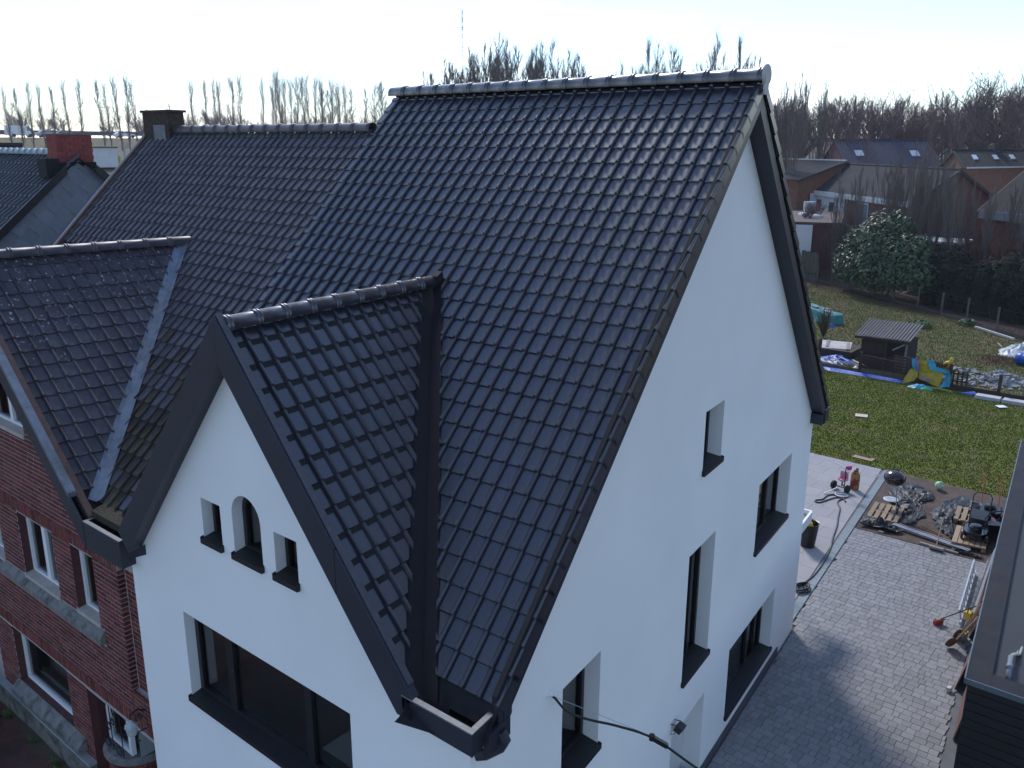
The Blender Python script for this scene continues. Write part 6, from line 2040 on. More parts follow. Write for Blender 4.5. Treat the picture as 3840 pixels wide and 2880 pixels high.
# large blue-slated house behind
t, E0, E1, dn_, wn_, Z = far_house('slate_roofed_house', 'house with long blue slate roof and red gable behind the bungalow', (-31.8, 101.2), (-22.6, 106.0), (-6.4, 8.6), 3.5, 7.0, 10.0, M('rose_brick', (0.185, 0.068, 0.058), rough=0.9, var=0.2), C_FROOF2, over=0.15)
sl_ = (10.0 - 7.0) / (math.hypot(6.4, 8.6) / 2)
for u in (2.0, 8.2):
    base = E0 + dn_ * u + wn_ * 2.6
    m_ = MB(); m_.obox(Z(base, 7.0 + 2.6 * sl_ + 0.16), dn_ * 0.45, (wn_ + Vector((0, 0, sl_))).normalized() * 0.6, Vector((0, 0, 0.04))); m_.build('roof_window', M('roof_window_glass', (0.45, 0.48, 0.52), rough=0.2, spec=0.8), t)
# orange-gabled house at the right
t, E0, E1, dn_, wn_, Z = far_house('orange_gable_house', 'house with orange brick gable and dark roof among the trees at the right', (-17.1, 91.9), (-12.6, 104.0), (-7.2, 12.2) if False else (-3.8, 6.4), 3.5, 7.4, 9.0, C_FBRICK2, C_FROOF3, over=0.2)
m_ = MB(); m_.beam(Z(E0, 7.42) + Vector((0.2, -0.1, 0)), Z(E1, 7.42) + Vector((0.2, -0.1, 0)), 0.12, 0.14); m_.build('white_gutter', C_FWHITE, t)
for u in (2.5, 6.0, 9.0):
    base = E0 + dn_ * u + wn_ * 1.9
    m_ = MB(); m_.obox(Z(base, 7.4 + 1.9 * 0.43 + 0.18), dn_ * 0.4, (wn_ + Vector((0, 0, 0.43))).normalized() * 0.5, Vector((0, 0, 0.04))); m_.build('roof_window', _MC['roof_window_glass'], t)
m_ = MB(); m_.obox(Z(E0 + dn_ * 7 + wn_ * 3.7, 9.3), dn_ * 0.5, wn_ * 0.4, (0, 0, 0.5)); m_.build('chimney', C_FDARK, t)
# house cut by the right edge
t, E0, E1, dn_, wn_, Z = far_house('grey_eaved_house', 'brick house with wide grey eaves at the right edge', (-9.2, 63.6), (-2.2, 57.0), (4.2, 4.5), 2.0, 5.35, 8.0, C_FBRICK, C_FROOF3, over=0.35)
m_ = MB(); m_.beam(Z(E0 - wn_ * 0.36, 5.0), Z(E1 - wn_ * 0.36, 5.0), 0.10, 0.55); m_.build('eaves_board', M('eave_grey', (0.17, 0.18, 0.20), rough=0.8), t)
c_ = E0 + dn_ * 3.6 - wn_ * 0.04
m_ = MB(); m_.obox(Z(c_, 3.6), dn_ * 0.7, wn_ * 0.03, (0, 0, 1.1)); m_.build('door', C_FDARK, t)
# low grey outbuilding between them
m_ = MB(); m_.box(-12.6, -9.2, 57.6, 60.2, 0.5, 3.35)
t = thing('outbuilding', (-11, 59, 1), 'low pale outbuilding half hidden behind the hedge trees', 'building')
m_.build('wall', C_FBRICK, t)
m_ = MB(); m_.box(-12.8, -9.0, 57.4, 60.4, 3.36, 3.5); m_.build('roof', C_FWHITE, t)
# ================================================================== trees and shrubs
C_BARK = M('grey_brown_bark', (0.13, 0.105, 0.095), rough=0.95, var=0.3, scale=2.0)
C_TWIG = M('purple_brown_twig', (0.175, 0.115, 0.112), rough=0.95, var=0.25, scale=0.25, rnd=0.15)
C_TWIGG = M('grey_twig', (0.16, 0.13, 0.115), rough=0.95, var=0.25, scale=0.3, rnd=0.12)
C_TWIGR = M('russet_twig', (0.125, 0.055, 0.036), rough=0.95, var=0.35, scale=0.6, rnd=0.3)

def grow(seed, h, style, twig_w=0.014, dens=1.0):
    """returns (trunk MB, crown MB) of a leafless tree at the origin"""
    rr = random.Random(seed)
    T, C = MB(), MB()
    def wob(v, a):
        return (v + Vector((rr.uniform(-a, a), rr.uniform(-a, a), rr.uniform(-a, a)))).normalized()
    def twig(p, d, l, w):
        q = p + d * l
        s_ = d.cross(Vector((rr.uniform(-1, 1), rr.uniform(-1, 1), rr.uniform(-1, 1))))
        if s_.length < 1e-4: return
        s_ = s_.normalized() * w
        o = len(C.v)
        C.v += [p - s_, p + s_, q]
        C.f.append((o, o + 1, o + 2))
    def branch(p, d, l, r, lev, mb, nseg, kids, spread, trop):
        pts, rad = [p], [r]
        dd = d
        for i in range(nseg):
            dd = wob(dd + Vector((0, 0, trop)), 0.16)
            pts.append(pts[-1] + dd * (l / nseg))
            rad.append(max(r * (1 - 0.85 * (i + 1) / nseg), twig_w))
        mb.tube(pts, rad, 5 if lev < 1 else 3, caps=False)
        return pts, rad
    def dirs(d, ang):
        a = d.cross(Vector((0.3, 0.2, 0.93)) if abs(d.z) < 0.95 else Vector((1, 0, 0))).normalized()
        b = d.cross(a)
        t_ = rr.uniform(0, 2 * math.pi)
        return (d * math.cos(ang) + (a * math.cos(t_) + b * math.sin(t_)) * math.sin(ang)).normalized()
    up = Vector((0, 0, 1))
    if style == 'poplar':
        pts, rad = branch(Vector((0, 0, 0)), up, h, 0.11, 0, T, 9, 0, 0, 1.6)
        n = int(58 * dens)
        for i in range(n):
            u = 0.10 + 0.88 * i / n
            p = pts[int(u * 9)].lerp(pts[min(int(u * 9) + 1, 9)], u * 9 - int(u * 9))
            l = h * 0.26 * (0.35 + 1.3 * u * (1.15 - u)) * rr.uniform(0.6, 1.1)
            b, _ = branch(p, dirs(up, rr.uniform(0.25, 0.62)), l, 0.018, 1, C, 4, 0, 0, 0.35)
            for q in b[1:]:
                for _k in range(int(7 * dens)):
                    twig(q, wob(up, 0.55), rr.uniform(0.4, 1.2) * h / 11, twig_w)
    elif style == 'slim':
        pts, rad = branch(Vector((0, 0, 0)), up, h, 0.10, 0, T, 9, 0, 0, 0.5)
        n = int(26 * dens)
        for i in range(n):
            u = 0.28 + 0.70 * i / n
            p = pts[int(u * 9)].lerp(pts[min(int(u * 9) + 1, 9)], u * 9 - int(u * 9))
            l = h * 0.30 * (1.2 - u) * rr.uniform(0.7, 1.2)
            b, _ = branch(p, dirs(up, rr.uniform(0.35, 0.85)), l, 0.03, 1, C, 4, 0, 0, 0.22)
            for q in b[1:]:
                for _k in range(int(5 * dens)):
                    d2 = wob(up * 0.8 + (q - p).normalized() * 0.6, 0.6)
                    twig(q, d2, rr.uniform(0.4, 1.3) * h / 11, twig_w)
    elif style == 'clump':
        for s_ in range(8):
            d0 = dirs(up, rr.uniform(0.04, 0.32))
            pts, rad = branch(Vector((rr.uniform(-0.3, 0.3), rr.uniform(-0.3, 0.3), 0)), d0, h * rr.uniform(0.72, 1.0), 0.08, 0, T, 8, 0, 0, 0.14)
            n = int(13 * dens)
            for i in range(n):
                u = 0.30 + 0.68 * i / n
                k = min(int(u * 8), 7)
                p = pts[k].lerp(pts[k + 1], u * 8 - k)
                l = h * 0.26 * (1.15 - u) * rr.uniform(0.6, 1.2)
                b, _ = branch(p, dirs((d0 + up * 0.5).normalized(), rr.uniform(0.3, 0.7)), l, 0.024, 1, C, 4, 0, 0, 0.22)
                for q in b[1:]:
                    for _k in range(int(5 * dens)):
                        twig(q, wob(up * 0.9 + (q - p).normalized() * 0.5, 0.5), rr.uniform(0.35, 1.0) * h / 10, twig_w)
    else:  # round oak-like crown
        th_ = h * 0.28
        pts, rad = branch(Vector((0, 0, 0)), up, th_, 0.26, 0, T, 4, 0, 0, 0.6)
        for s_ in range(9):
            d0 = dirs(up, rr.uniform(0.25, 0.95))
            pts1, _ = branch(pts[-1], d0, h * rr.uniform(0.42, 0.62), 0.12, 0, T, 6, 0, 0, 0.10)
            for i in range(int(10 * dens)):
                u = 0.25 + 0.72 * i / (10 * dens)
                k = min(int(u * 6), 5)
                p = pts1[k].lerp(pts1[k + 1], u * 6 - k)
                b, _ = branch(p, dirs((pts1[-1] - pts1[0]).normalized(), rr.uniform(0.4, 1.0)), h * 0.20 * rr.uniform(0.6, 1.2), 0.035, 1, C, 4, 0, 0, 0.1)
                for q in b[1:]:
                    for _k in range(int(5 * dens)):
                        twig(q, wob((q - pts[-1]).normalized() + up * 0.2, 0.8), rr.uniform(0.3, 0.9) * h / 11, twig_w)
    return T, C

def ordinal(n):
    w = ['first', 'second', 'third', 'fourth', 'fifth', 'sixth', 'seventh', 'eighth', 'ninth', 'tenth', 'eleventh', 'twelfth', 'thirteenth', 'fourteenth', 'fifteenth', 'sixteenth', 'seventeenth', 'eighteenth', 'nineteenth', 'twentieth']
    if n < 20: return w[n]
    t_ = {2: 'twenty', 3: 'thirty', 4: 'forty'}[(n + 1) // 10]
    u = (n + 1) % 10
    return {2: 'twentieth', 3: 'thirtieth', 4: 'fortieth'}[(n + 1) // 10] if u == 0 else t_ + '-' + w[u - 1]
def by_px(lst):
    def px(p):
        d = Vector(p) - CAM
        return d.dot(_rt) / d.dot(_fw)
    return sorted(lst, key=px)
def tree_proto(name, seed, h, style, twig, **kw):
    T, C = grow(seed, h, style, **kw)
    return (T.mesh('trunk', C_BARK), C.mesh('crown', twig), h)
def plant_tree(pr, name, x, y, ztop, label, group, zb=None, wide=1.0, rot=None):
    tm_, cm_, h = pr
    zb = ground_z(x, y) - 0.2 if zb is None else zb
    s_ = max(0.25, (ztop - zb) / h)
    t = thing(name, (x, y, zb), label, 'tree', group)
    t.rotation_euler = (0, 0, R.uniform(0, 6.28) if rot is None else rot)
    t.scale = (s_ * wide, s_ * wide, s_)
    for nm, me in (('trunk', tm_), ('crown', cm_)):
        o = bpy.data.objects.new(nm, me)
        COL.objects.link(o)
        o.parent = t
    return t
poplars = [tree_proto('p', 21 + k, 11.0, 'poplar', C_TWIG, twig_w=0.009, dens=1.0) for k in range(3)]
slims = [tree_proto('s', 41 + k, 11.0, 'slim', C_TWIG, twig_w=0.013, dens=1.25) for k in range(3)]
clumps = [tree_proto('c', 61 + k, 11.0, 'clump', C_TWIGG, twig_w=0.012, dens=1.3) for k in range(3)]
rounds = [tree_proto('r', 81 + k, 11.0, 'round', C_TWIG, twig_w=0.011, dens=1.35) for k in range(3)]

POPLARS = [(-153.3, 57.5, 17.2), (-154.0, 59.6, 17.3), (-154.0, 61.3, 18.1), (-154.9, 63.6, 18.1), (-152.1, 64.0, 17.7), (-153.1, 67.0, 18.6), (-142.6, 64.3, 18.2), (-145.9, 69.4, 18.6), (-150.6, 72.9, 18.4), (-146.7, 72.8, 19.1), (-148.8, 75.3, 19.6), (-139.8, 72.0, 18.4), (-138.9, 82.3, 18.7), (-135.6, 82.6, 19.0), (-137.8, 85.8, 19.1), (-137.6, 86.7, 18.9), (-131.0, 84.5, 19.4), (-132.2, 87.1, 19.6), (-130.7, 90.6, 19.2), (-136.0, 96.3, 18.9), (-134.1, 95.9, 20.3), (-127.7, 92.4, 20.1), (-133.3, 97.7, 19.9), (-126.5, 93.6, 18.9), (-130.5, 97.8, 19.8), (-124.9, 95.4, 19.5), (-123.3, 95.0, 19.7), (-130.9, 102.3, 19.8), (-124.0, 98.2, 19.7), (-122.8, 99.7, 19.1), (-129.2, 106.4, 19.4), (-127.5, 106.5, 19.3)]
for k, (x, y, z) in enumerate(by_px(POPLARS)):
    plant_tree(poplars[k % 3], 'poplar_tree', x, y, z, ordinal(k) + ' from the left of the slender bare poplars along the motorway', 'poplars along the motorway', wide=R.uniform(1.0, 1.35))
LEFTWOOD = [(-123.8, 98.8, 18.4), (-121.4, 98.6, 18.0), (-121.9, 101.1, 18.0), (-122.7, 104.3, 18.6), (-115.8, 100.5, 18.2), (-122.7, 109.2, 19.4), (-113.1, 102.8, 18.9), (-118.8, 109.5, 19.8)]
for k, (x, y, z) in enumerate(by_px(LEFTWOOD)):
    plant_tree(slims[k % 3], 'bare_tree', x, y, z, ordinal(k) + ' from the left of the bare trees left of the main ridge', 'thicket left of the main ridge', wide=1.1)
# scrub behind the motorway, low band under the poplars
for k in range(64):
    u = k / 63
    x, y = -186 + 52 * u + R.uniform(-4, 4), 52 + 100 * u + R.uniform(-7, 7)
    dx, dy = (x - CAM.x), (y - CAM.y)
    q = 1.18 if k % 2 else 1.30
    x, y = CAM.x + dx * q, CAM.y + dy * q
    plant_tree((rounds + slims)[k % 6], 'scrub_tree', x, y, R.uniform(16.0, 19.0), 'bare scrub tree in the band beyond the motorway', 'scrub beyond the motorway', zb=8.6, wide=R.uniform(1.2, 1.7))
BEHIND = [(-54.5, 57.2, 17.0), (-59.3, 63.8, 18.3), (-54.5, 61.3, 19.0), (-55.0, 63.1, 19.0), (-50.5, 59.4, 19.2), (-55.7, 66.7, 20.3), (-52.8, 65.1, 19.3), (-53.8, 68.6, 19.9), (-52.1, 68.8, 19.6), (-46.9, 63.8, 18.3), (-46.6, 64.9, 18.2), (-44.7, 63.4, 16.4)]
for k, (x, y, z) in enumerate(by_px(BEHIND)):
    plant_tree(clumps[k % 3], 'bare_tree', x, y, z, ordinal(k) + ' from the left of the bare trees above the middle of the main ridge', 'trees behind the middle of the ridge', wide=1.15)
BEHIND2 = [(-48.4, 81.1, 18.8), (-46.9, 80.9, 19.7), (-47.3, 83.9, 20.1), (-47.5, 88.0, 19.6), (-42.8, 82.3, 18.9), (-45.0, 90.3, 20.5), (-41.5, 87.5, 20.3), (-40.0, 87.9, 20.1), (-41.3, 94.0, 19.4)]
for k, (x, y, z) in enumerate(by_px(BEHIND2)):
    plant_tree((slims if k % 2 else clumps)[k % 3], 'bare_tree', x, y, z, ordinal(k) + ' from the left of the thin bare trees above the right ridge end', 'trees behind the right end of the ridge', wide=0.95)
WOODTOP = [(-46.2, 113.1, 16.3), (-45.5, 115.6, 17.2), (-46.0, 118.7, 17.0), (-41.8, 111.7, 17.0), (-42.3, 119.8, 17.0), (-40.4, 121.1, 17.1), (-39.2, 122.3, 17.7), (-34.3, 113.6, 17.3), (-36.1, 124.4, 18.0), (-31.8, 115.0, 16.9), (-31.5, 118.2, 15.9), (-30.7, 121.8, 16.0), (-30.4, 125.7, 15.8), (-27.0, 119.4, 16.5), (-27.0, 126.7, 18.0), (-24.9, 122.5, 17.8), (-22.8, 120.1, 19.0), (-21.1, 120.5, 19.6), (-19.8, 119.0, 19.5), (-17.6, 118.1, 19.6)]
for k, (x, y, z) in enumerate(by_px(WOODTOP)):
    plant_tree(rounds[k % 3], 'oak_tree', x, y, z, ordinal(k) + ' from the left of the bare oaks on the skyline of the wood', 'oaks on the skyline of the wood', wide=1.15)
TALL = [(-28.7, 76.6, 16.2), (-30.1, 83.0, 17.0), (-30.0, 87.0, 16.2)]
for k, ((x, y, z), lab) in enumerate(zip(TALL, ('slender bare tree just right of the roof end cap', 'tallest bare tree right of the roof end cap', 'leaning bare tree between the roof end and the oaks'))):
    plant_tree(clumps[k % 3], 'bare_tree', x, y, z, lab, None, wide=0.6)
# the wood on the rise
k = 0
while k < 170:
    a = math.radians(R.uniform(6, 31))
    r = R.uniform(100, 150)
    x, y = CAM.x - r * math.sin(a), CAM.y + r * math.cos(a)
    if r < 122 and -40 < x < -12 and y < 116: 
        if R.random() < 0.75: continue
    zt = interp([(95, 11.5), (118, 14.0), (150, 15.8), (170, 16.5)], r) + R.uniform(-1.2, 0.8)
    plant_tree(slims[k % 3] if k % 4 else rounds[k % 3], 'bare_tree', x, y, zt, 'bare thin-stemmed tree in the purple-brown wood on the rise', 'wood on the rise', wide=R.uniform(1.0, 1.5))
    k += 1
NEARBARE = [(-17.9, 59.6, 7.1), (-13.8, 57.6, 7.0), (-16.1, 59.5, 8.6), (-13.5, 58.0, 9.4), (-13.7, 60.6, 9.9), (-11.5, 55.1, 10.0), (-11.1, 56.7, 9.8), (-10.6, 55.5, 9.0), (-11.3, 60.7, 8.9), (-9.0, 54.5, 8.4), (-8.9, 57.8, 8.0), (-7.2, 55.1, 7.8), (-6.2, 58.4, 7.9), (-5.0, 54.5, 8.0)]
for k, (x, y, z) in enumerate(by_px(NEARBARE)):
    plant_tree(clumps[k % 3], 'bare_tree', x, y, z, ordinal(k) + ' from the left of the many-stemmed trees before the bungalows', 'garden trees before the bungalows', zb=0.4, wide=0.62)

# ---- leaf clouds
def leaf_cloud(seed, blobs, n, size, aspect=0.5, shell=0.55, up=0.25):
    rr = random.Random(seed)
    m_ = MB()
    tot = sum(b[3] * b[4] + b[3] * b[5] for b in blobs)
    for b in blobs:
        cx, cy, cz, rx, ry, rz = b
        for _ in range(int(n * (rx * ry + rx * rz) / tot)):
            while True:
                d = Vector((rr.gauss(0, 1), rr.gauss(0, 1), rr.gauss(0, 1)))
                if d.length > 0.01: break
            d.normalize()
            s_ = shell + (1 - shell) * rr.random() ** 0.5
            lump = 1 + 0.22 * noise.noise(Vector((d.x * 2.6 + seed, d.y * 2.6, d.z * 2.6 + cx)))
            p = Vector((cx + d.x * rx * s_ * lump, cy + d.y * ry * s_ * lump, cz + d.z * rz * s_ * lump))
            if p.z < 0.02: continue
            a = (d + Vector((rr.uniform(-0.9, 0.9), rr.uniform(-0.9, 0.9), rr.uniform(-0.6, 0.9) + up))).normalized()
            u = a.cross(Vector((rr.uniform(-1, 1), rr.uniform(-1, 1), rr.uniform(-1, 1))))
            if u.length < 0.05: continue
            u.normalize()
            v = a.cross(u)
            l = size * rr.uniform(0.6, 1.3)
            o = len(m_.v)
            m_.v += [p - u * l, p + v * l * aspect, p + u * l, p - v * l * aspect]
            m_.f.append((o, o + 1, o + 2, o + 3))
    return m_
C_LAUREL = M('laurel_leaf', (0.062, 0.098, 0.046), rough=0.5, var=0.3, scale=1.2, rnd=0.4, hue=0.02, spec=0.35)
C_YEW = M('dark_conifer_leaf', (0.010, 0.017, 0.011), rough=0.75, var=0.4, scale=1.5, rnd=0.4, spec=0.2)
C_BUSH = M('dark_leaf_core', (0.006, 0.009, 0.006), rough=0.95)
lz = thing('laurel_bush', (-12.9, 54.2, 0), 'large glossy green laurel bush over the hedge fence', 'bush')
blobs = [(-12.9, 54.3, 3.3, 2.2, 1.7, 2.2), (-14.6, 55.2, 2.3, 1.7, 1.5, 1.7), (-11.2, 53.2, 2.6, 1.8, 1.5, 1.8), (-12.6, 53.4, 1.9, 2.6, 1.5, 1.5), (-9.9, 52.6, 1.9, 1.2, 1.2, 1.2), (-13.6, 54.6, 4.1, 1.1, 1.0, 1.0), (-11.9, 54.0, 4.5, 0.9, 0.8, 0.9), (-15.6, 55.8, 1.6, 1.0, 0.9, 1.1), (-10.4, 52.6, 3.0, 0.9, 0.8, 0.9), (-14.9, 55.0, 3.4, 0.8, 0.8, 0.8), (-12.4, 54.2, 5.2, 0.45, 0.4, 0.5), (-13.1, 53.0, 2.9, 0.9, 0.7, 0.8), (-11.4, 52.5, 1.6, 1.1, 0.8, 0.8)]
leaf_cloud(3, blobs, 19000, 0.12).build('foliage', C_LAUREL, lz)
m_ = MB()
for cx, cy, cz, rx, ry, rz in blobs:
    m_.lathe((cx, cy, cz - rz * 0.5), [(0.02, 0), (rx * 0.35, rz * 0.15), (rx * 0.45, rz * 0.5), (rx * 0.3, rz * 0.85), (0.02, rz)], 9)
m_.build('dark_core', C_BUSH, lz)  # solid near-black bodies filling the inside of the leaf blobs
m_ = MB()
for dx in (-0.3, 0.1, 0.4): m_.tube([(-12.8 + dx, 54.3, 0), (-12.8 + dx * 3, 54.3, 2.6)], 0.07, 5)
m_.build('stem', C_BARK, lz)
hg = thing('conifer_hedge', (-5.5, 49.5, 0), 'tall dark conifer hedge along the right of the back garden', 'hedge')
hb = []
for i in range(13):
    u = i / 12
    hb.append((-9.3 + 13.0 * u, 53.2 - 6.6 * u, 1.75 + 0.25 * math.sin(i * 2.1), 1.15, 1.2, 1.75 + 0.2 * math.cos(i * 1.3)))
leaf_cloud(9, hb, 26000, 0.15, aspect=0.25, shell=0.7, up=0.6).build('foliage', C_YEW, hg)
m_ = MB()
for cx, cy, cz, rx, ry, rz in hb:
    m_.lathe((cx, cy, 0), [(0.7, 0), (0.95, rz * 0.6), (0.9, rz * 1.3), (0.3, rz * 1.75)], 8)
m_.build('inner_dark_core', C_BUSH, hg)  # solid near-black bodies inside the hedge foliage
# russet shrubs
for k, (x, y, z, lab) in enumerate(((-5.2, 53.2, 4.4, 'russet leafless shrub nearest the grey-eaved house door'), (-7.4, 54.6, 4.2, 'russet leafless shrub behind the middle of the conifer hedge'), (-3.2, 52.0, 4.6, 'russet leafless shrub at the right edge above the hedge'))):
    T, C = grow(200 + k, 4.5, 'clump', twig_w=0.018, dens=1.6)
    t = thing('russet_shrub', (x, y, 0), lab, 'shrub')
    for nm, mm, mt_ in (('stems', T, C_BARK), ('twigs', C, C_TWIGR)):
        o = bpy.data.objects.new(nm, mm.mesh(nm, mt_)); COL.objects.link(o); o.parent = t
# dark shrubs left of the laurel, before the extension
for k, (x, y, r_, h_, lab) in enumerate(((-18.4, 60.0, 1.5, 2.0, 'low dark bare shrub left of the laurel bush'), (-21.5, 63.0, 1.8, 2.2, 'dark bare shrub below the flat extension'))):
    T, C = grow(230 + k, 3.5, 'round', twig_w=0.02, dens=1.1)
    t = thing('bare_shrub', (x, y, ground_z(x, y) - 0.1), lab, 'shrub')
    for nm, mm, mt_ in (('stems', T, C_BARK), ('twigs', C, C_TWIG)):
        o = bpy.data.objects.new(nm, mm.mesh(nm, mt_)); COL.objects.link(o); o.parent = t
# leafy perennials at the bed edge
C_PLANT = M('fresh_leaf', (0.065, 0.120, 0.030), rough=0.6, var=0.3, rnd=0.3)
for x, y, r_, lab in ((-7.9, 45.4, 0.62, 'low fresh green plant behind the shed roof'), (-6.1, 47.6, 0.45, 'smaller low green plant near the whitish timber')):
    t = thing('perennial_plant', (x, y, 0), lab, 'plant')
    leaf_cloud(int(-x * 10), [(x, y, 0.12, r_, r_ * 0.8, 0.24)], 500, 0.11, aspect=0.4, shell=0.3).build('leaves', C_PLANT, t)
    m_ = MB()
    for i in range(5): m_.tube([(x + 0.1 * math.cos(i), y + 0.1 * math.sin(i), 0), (x + 0.25 * math.cos(i), y + 0.25 * math.sin(i), 0.2)], 0.01, 4)
    m_.build('stems', C_PLANT, t)
# ornamental grass by the roof edge
t = thing('pampas_grass', (-11.0, 39.3, 0), 'dark spiky ornamental grass left of the shed by the roof edge', 'grass plant')
m_ = MB()
for i in range(160):
    a, l, s_ = R.uniform(0, 6.28), R.uniform(0.7, 1.5), R.uniform(0.1, 0.5)
    p = Vector((-11.0, 39.3, 0)); d = Vector((math.cos(a) * s_, math.sin(a) * s_, 1)).normalized()
    w = Vector((-math.sin(a), math.cos(a), 0)) * 0.012
    q = p + d * l; q2 = q + Vector((math.cos(a) * 0.3 * s_, math.sin(a) * 0.3 * s_, 0.25)) * l * 0.6
    m_.add([p - w, p + w, q + w, q - w, q2], [(0, 1, 2, 3), (3, 2, 4)])
m_.build('blades', M('dry_blade', (0.075, 0.070, 0.045), rough=0.9, var=0.3), t)
# dead leaves on the bed
m_ = MB()
for k in range(5200):
    u = R.random()
    x, y = -17.5 + 15.5 * u + R.gauss(0, 0.7), 56.3 - 10.8 * u + R.gauss(0, 0.5)
    a = R.uniform(0, 6.28); l = R.uniform(0.03, 0.07)
    z = 0.02 + R.uniform(0, 0.03)
    c_, s_ = math.cos(a) * l, math.sin(a) * l
    m_.add([(x - c_, y - s_, z), (x + s_ * 0.5, y - c_ * 0.5, z + 0.02), (x + c_, y + s_, z), (x - s_ * 0.5, y + c_ * 0.5, z + 0.015)], [(0, 1, 2, 3)])
for k in range(900):
    x, y = -2.9 + R.gauss(0, 0.55), 39.8 + R.gauss(0, 0.7)
    a = R.uniform(0, 6.28); l = R.uniform(0.03, 0.07); z = 0.02 + R.uniform(0, 0.05)
    c_, s_ = math.cos(a) * l, math.sin(a) * l
    m_.add([(x - c_, y - s_, z), (x + s_ * 0.5, y - c_ * 0.5, z + 0.02), (x + c_, y + s_, z), (x - s_ * 0.5, y + c_ * 0.5, z + 0.015)], [(0, 1, 2, 3)])
tag(m_.build('dead_leaves', M('dead_leaf', (0.115, 0.052, 0.032), rough=0.9, rnd=0.45, hue=0.02)), 'russet dead leaves strewn along the hedge bed', 'leaves', kind='stuff')
# wire fence below the hedge
wf = thing('wire_fence', (-10.5, 52.0, 0), 'wire fence with wooden posts below the laurel and hedge', 'fence')
FP = [(-18.3, 57.8), (-16.93, 56.86), (-15.04, 55.27), (-13.23, 53.84), (-11.49, 52.56), (-9.66, 51.31), (-7.94, 49.75), (-6.37, 48.8), (-4.44, 46.67), (-2.6, 45.3)]
for x, y in FP:
    m_ = MB(); m_.bbox(x - 0.05, x + 0.05, y - 0.05, y + 0.05, 0, 1.35, 0.01); m_.build('post', M('post_wood', (0.11, 0.09, 0.075), rough=0.9, var=0.3), wf)
for (x0, y0), (x1, y1) in zip(FP, FP[1:]):
    m_ = MB(); m_.beam((x0, y0 - 0.07, 0.12), (x1, y1 - 0.07, 0.12), 0.03, 0.22); m_.build('base_board', C_WOODD if x0 < -8 else M('grey_base_board', (0.1, 0.085, 0.075)), wf)
m_ = MB()
for z in (0.5, 0.8, 1.1, 1.3):
    m_.tube([(x, y - 0.06, z) for x, y in FP], 0.003, 3)
m_.build('wires', C_WOODD, wf)
bf = thing('board_fence', (-19.4, 58.6, 0), 'grey-green vertical board fence left of the laurel', 'fence')
for i in range(16):
    x, y = -21.3 + i * 0.19, 59.8 - i * 0.125
    m_ = MB(); m_.obox((x, y, 1.0), (0.08, -0.052, 0), (0.008, 0.012, 0), (0, 0, 1.0 + 0.03 * (i % 3))); m_.build('board', M('mossy_fence_board', (0.075, 0.070, 0.055), rough=0.9, var=0.3, rnd=0.2), bf)
m_ = MB(); m_.beam((-21.4, 59.8, 0.5), (-18.3, 57.78, 0.5), 0.04, 0.08); m_.build('rail', C_WOODD, bf)

# ---- front garden shrubs
for x, y, h_, r_, lab, sd_ in ((-10.65, -0.75, 0.95, 0.50, 'dark conifer shrub in the front garden at the lower left', 31), (-12.0, -0.35, 0.7, 0.42, 'smaller brownish conifer shrub behind the dark one', 33)):
    t = thing('conifer_shrub', (x, y, -0.35), lab, 'shrub')
    bl = [(x, y, 0.0, r_, r_ * 0.9, h_ * 0.55), (x + 0.15, y - 0.1, 0.25, r_ * 0.6, r_ * 0.6, h_ * 0.4), (x - 0.2, y + 0.1, 0.1, r_ * 0.7, r_ * 0.6, h_ * 0.5)]
    leaf_cloud(sd_, bl, 9000, 0.034, aspect=0.16, shell=0.35, up=0.5).build('foliage', C_YEW if sd_ == 31 else M('brown_conifer', (0.035, 0.028, 0.012), rough=0.8, rnd=0.4), t)
    m_ = MB(); m_.tube([(x, y, -0.36), (x, y, 0.1)], 0.03, 6); m_.build('stem', C_BARK, t)
for x in (-11.2, -10.1, -9.2, -8.6):
    t = thing('weed', (x, -0.12, -0.34), {-11.2: 'weed tuft at the plinth foot furthest left', -10.1: 'weed tuft at the plinth foot below the left of the big window', -9.2: 'weed tuft at the plinth foot below the right of the big window', -8.6: 'weed tuft at the plinth foot nearest the bay'}[x], 'weed')
    leaf_cloud(int(-x * 7), [(x, -0.10, -0.22, 0.14, 0.08, 0.14)], 0, 0.03)
    m_ = MB()
    for i in range(70):
        a, l = R.uniform(0, 6.28), R.uniform(0.04, 0.12)
        p = Vector((x + R.gauss(0, 0.05), -0.10 + R.gauss(0, 0.03), -0.345)); q = p + Vector((math.cos(a) * l * 0.6, math.sin(a) * l * 0.5, l))
        w = Vector((-math.sin(a), math.cos(a), 0)) * 0.009
        m_.add([p - w, p + w, q], [(0, 1, 2)])
    m_.build('leaves', C_PLANT, t)
# ================================================================== the motorway and beyond, at the left
RL = [(-172.0, 30.0), (-176.2, 54.3), (-177.7, 65.2), (-181.0, 80.4), (-183.6, 97.0), (-185.1, 116.6), (-186, 150)]
ZR_ = 10.25
m_ = MB()
for x, y in RL:
    # cross-section towards the camera
    d = Vector((CAM.x - x, CAM.y - y, 0)).normalized()
    for off_, z in ((14, 7.4), (9, 8.4), (5.5, ZR_ - 0.15), (4.6, ZR_ - 0.02), (-5.5, ZR_ - 0.02), (-8, 8.2)):
        m_.v.append(Vector((x, y, 0)) + d * off_ + Vector((0, 0, z)))
for i in range(len(RL) - 1):
    for k in range(5):
        a = i * 6 + k
        m_.f.append((a, a + 1, a + 7, a + 6))
m_.build('embankment', M('dry_embankment_grass', (0.135, 0.115, 0.060), rough=0.95, var=0.3, scale=0.5, detail=8), kind='structure', smooth=True)
m_ = MB()
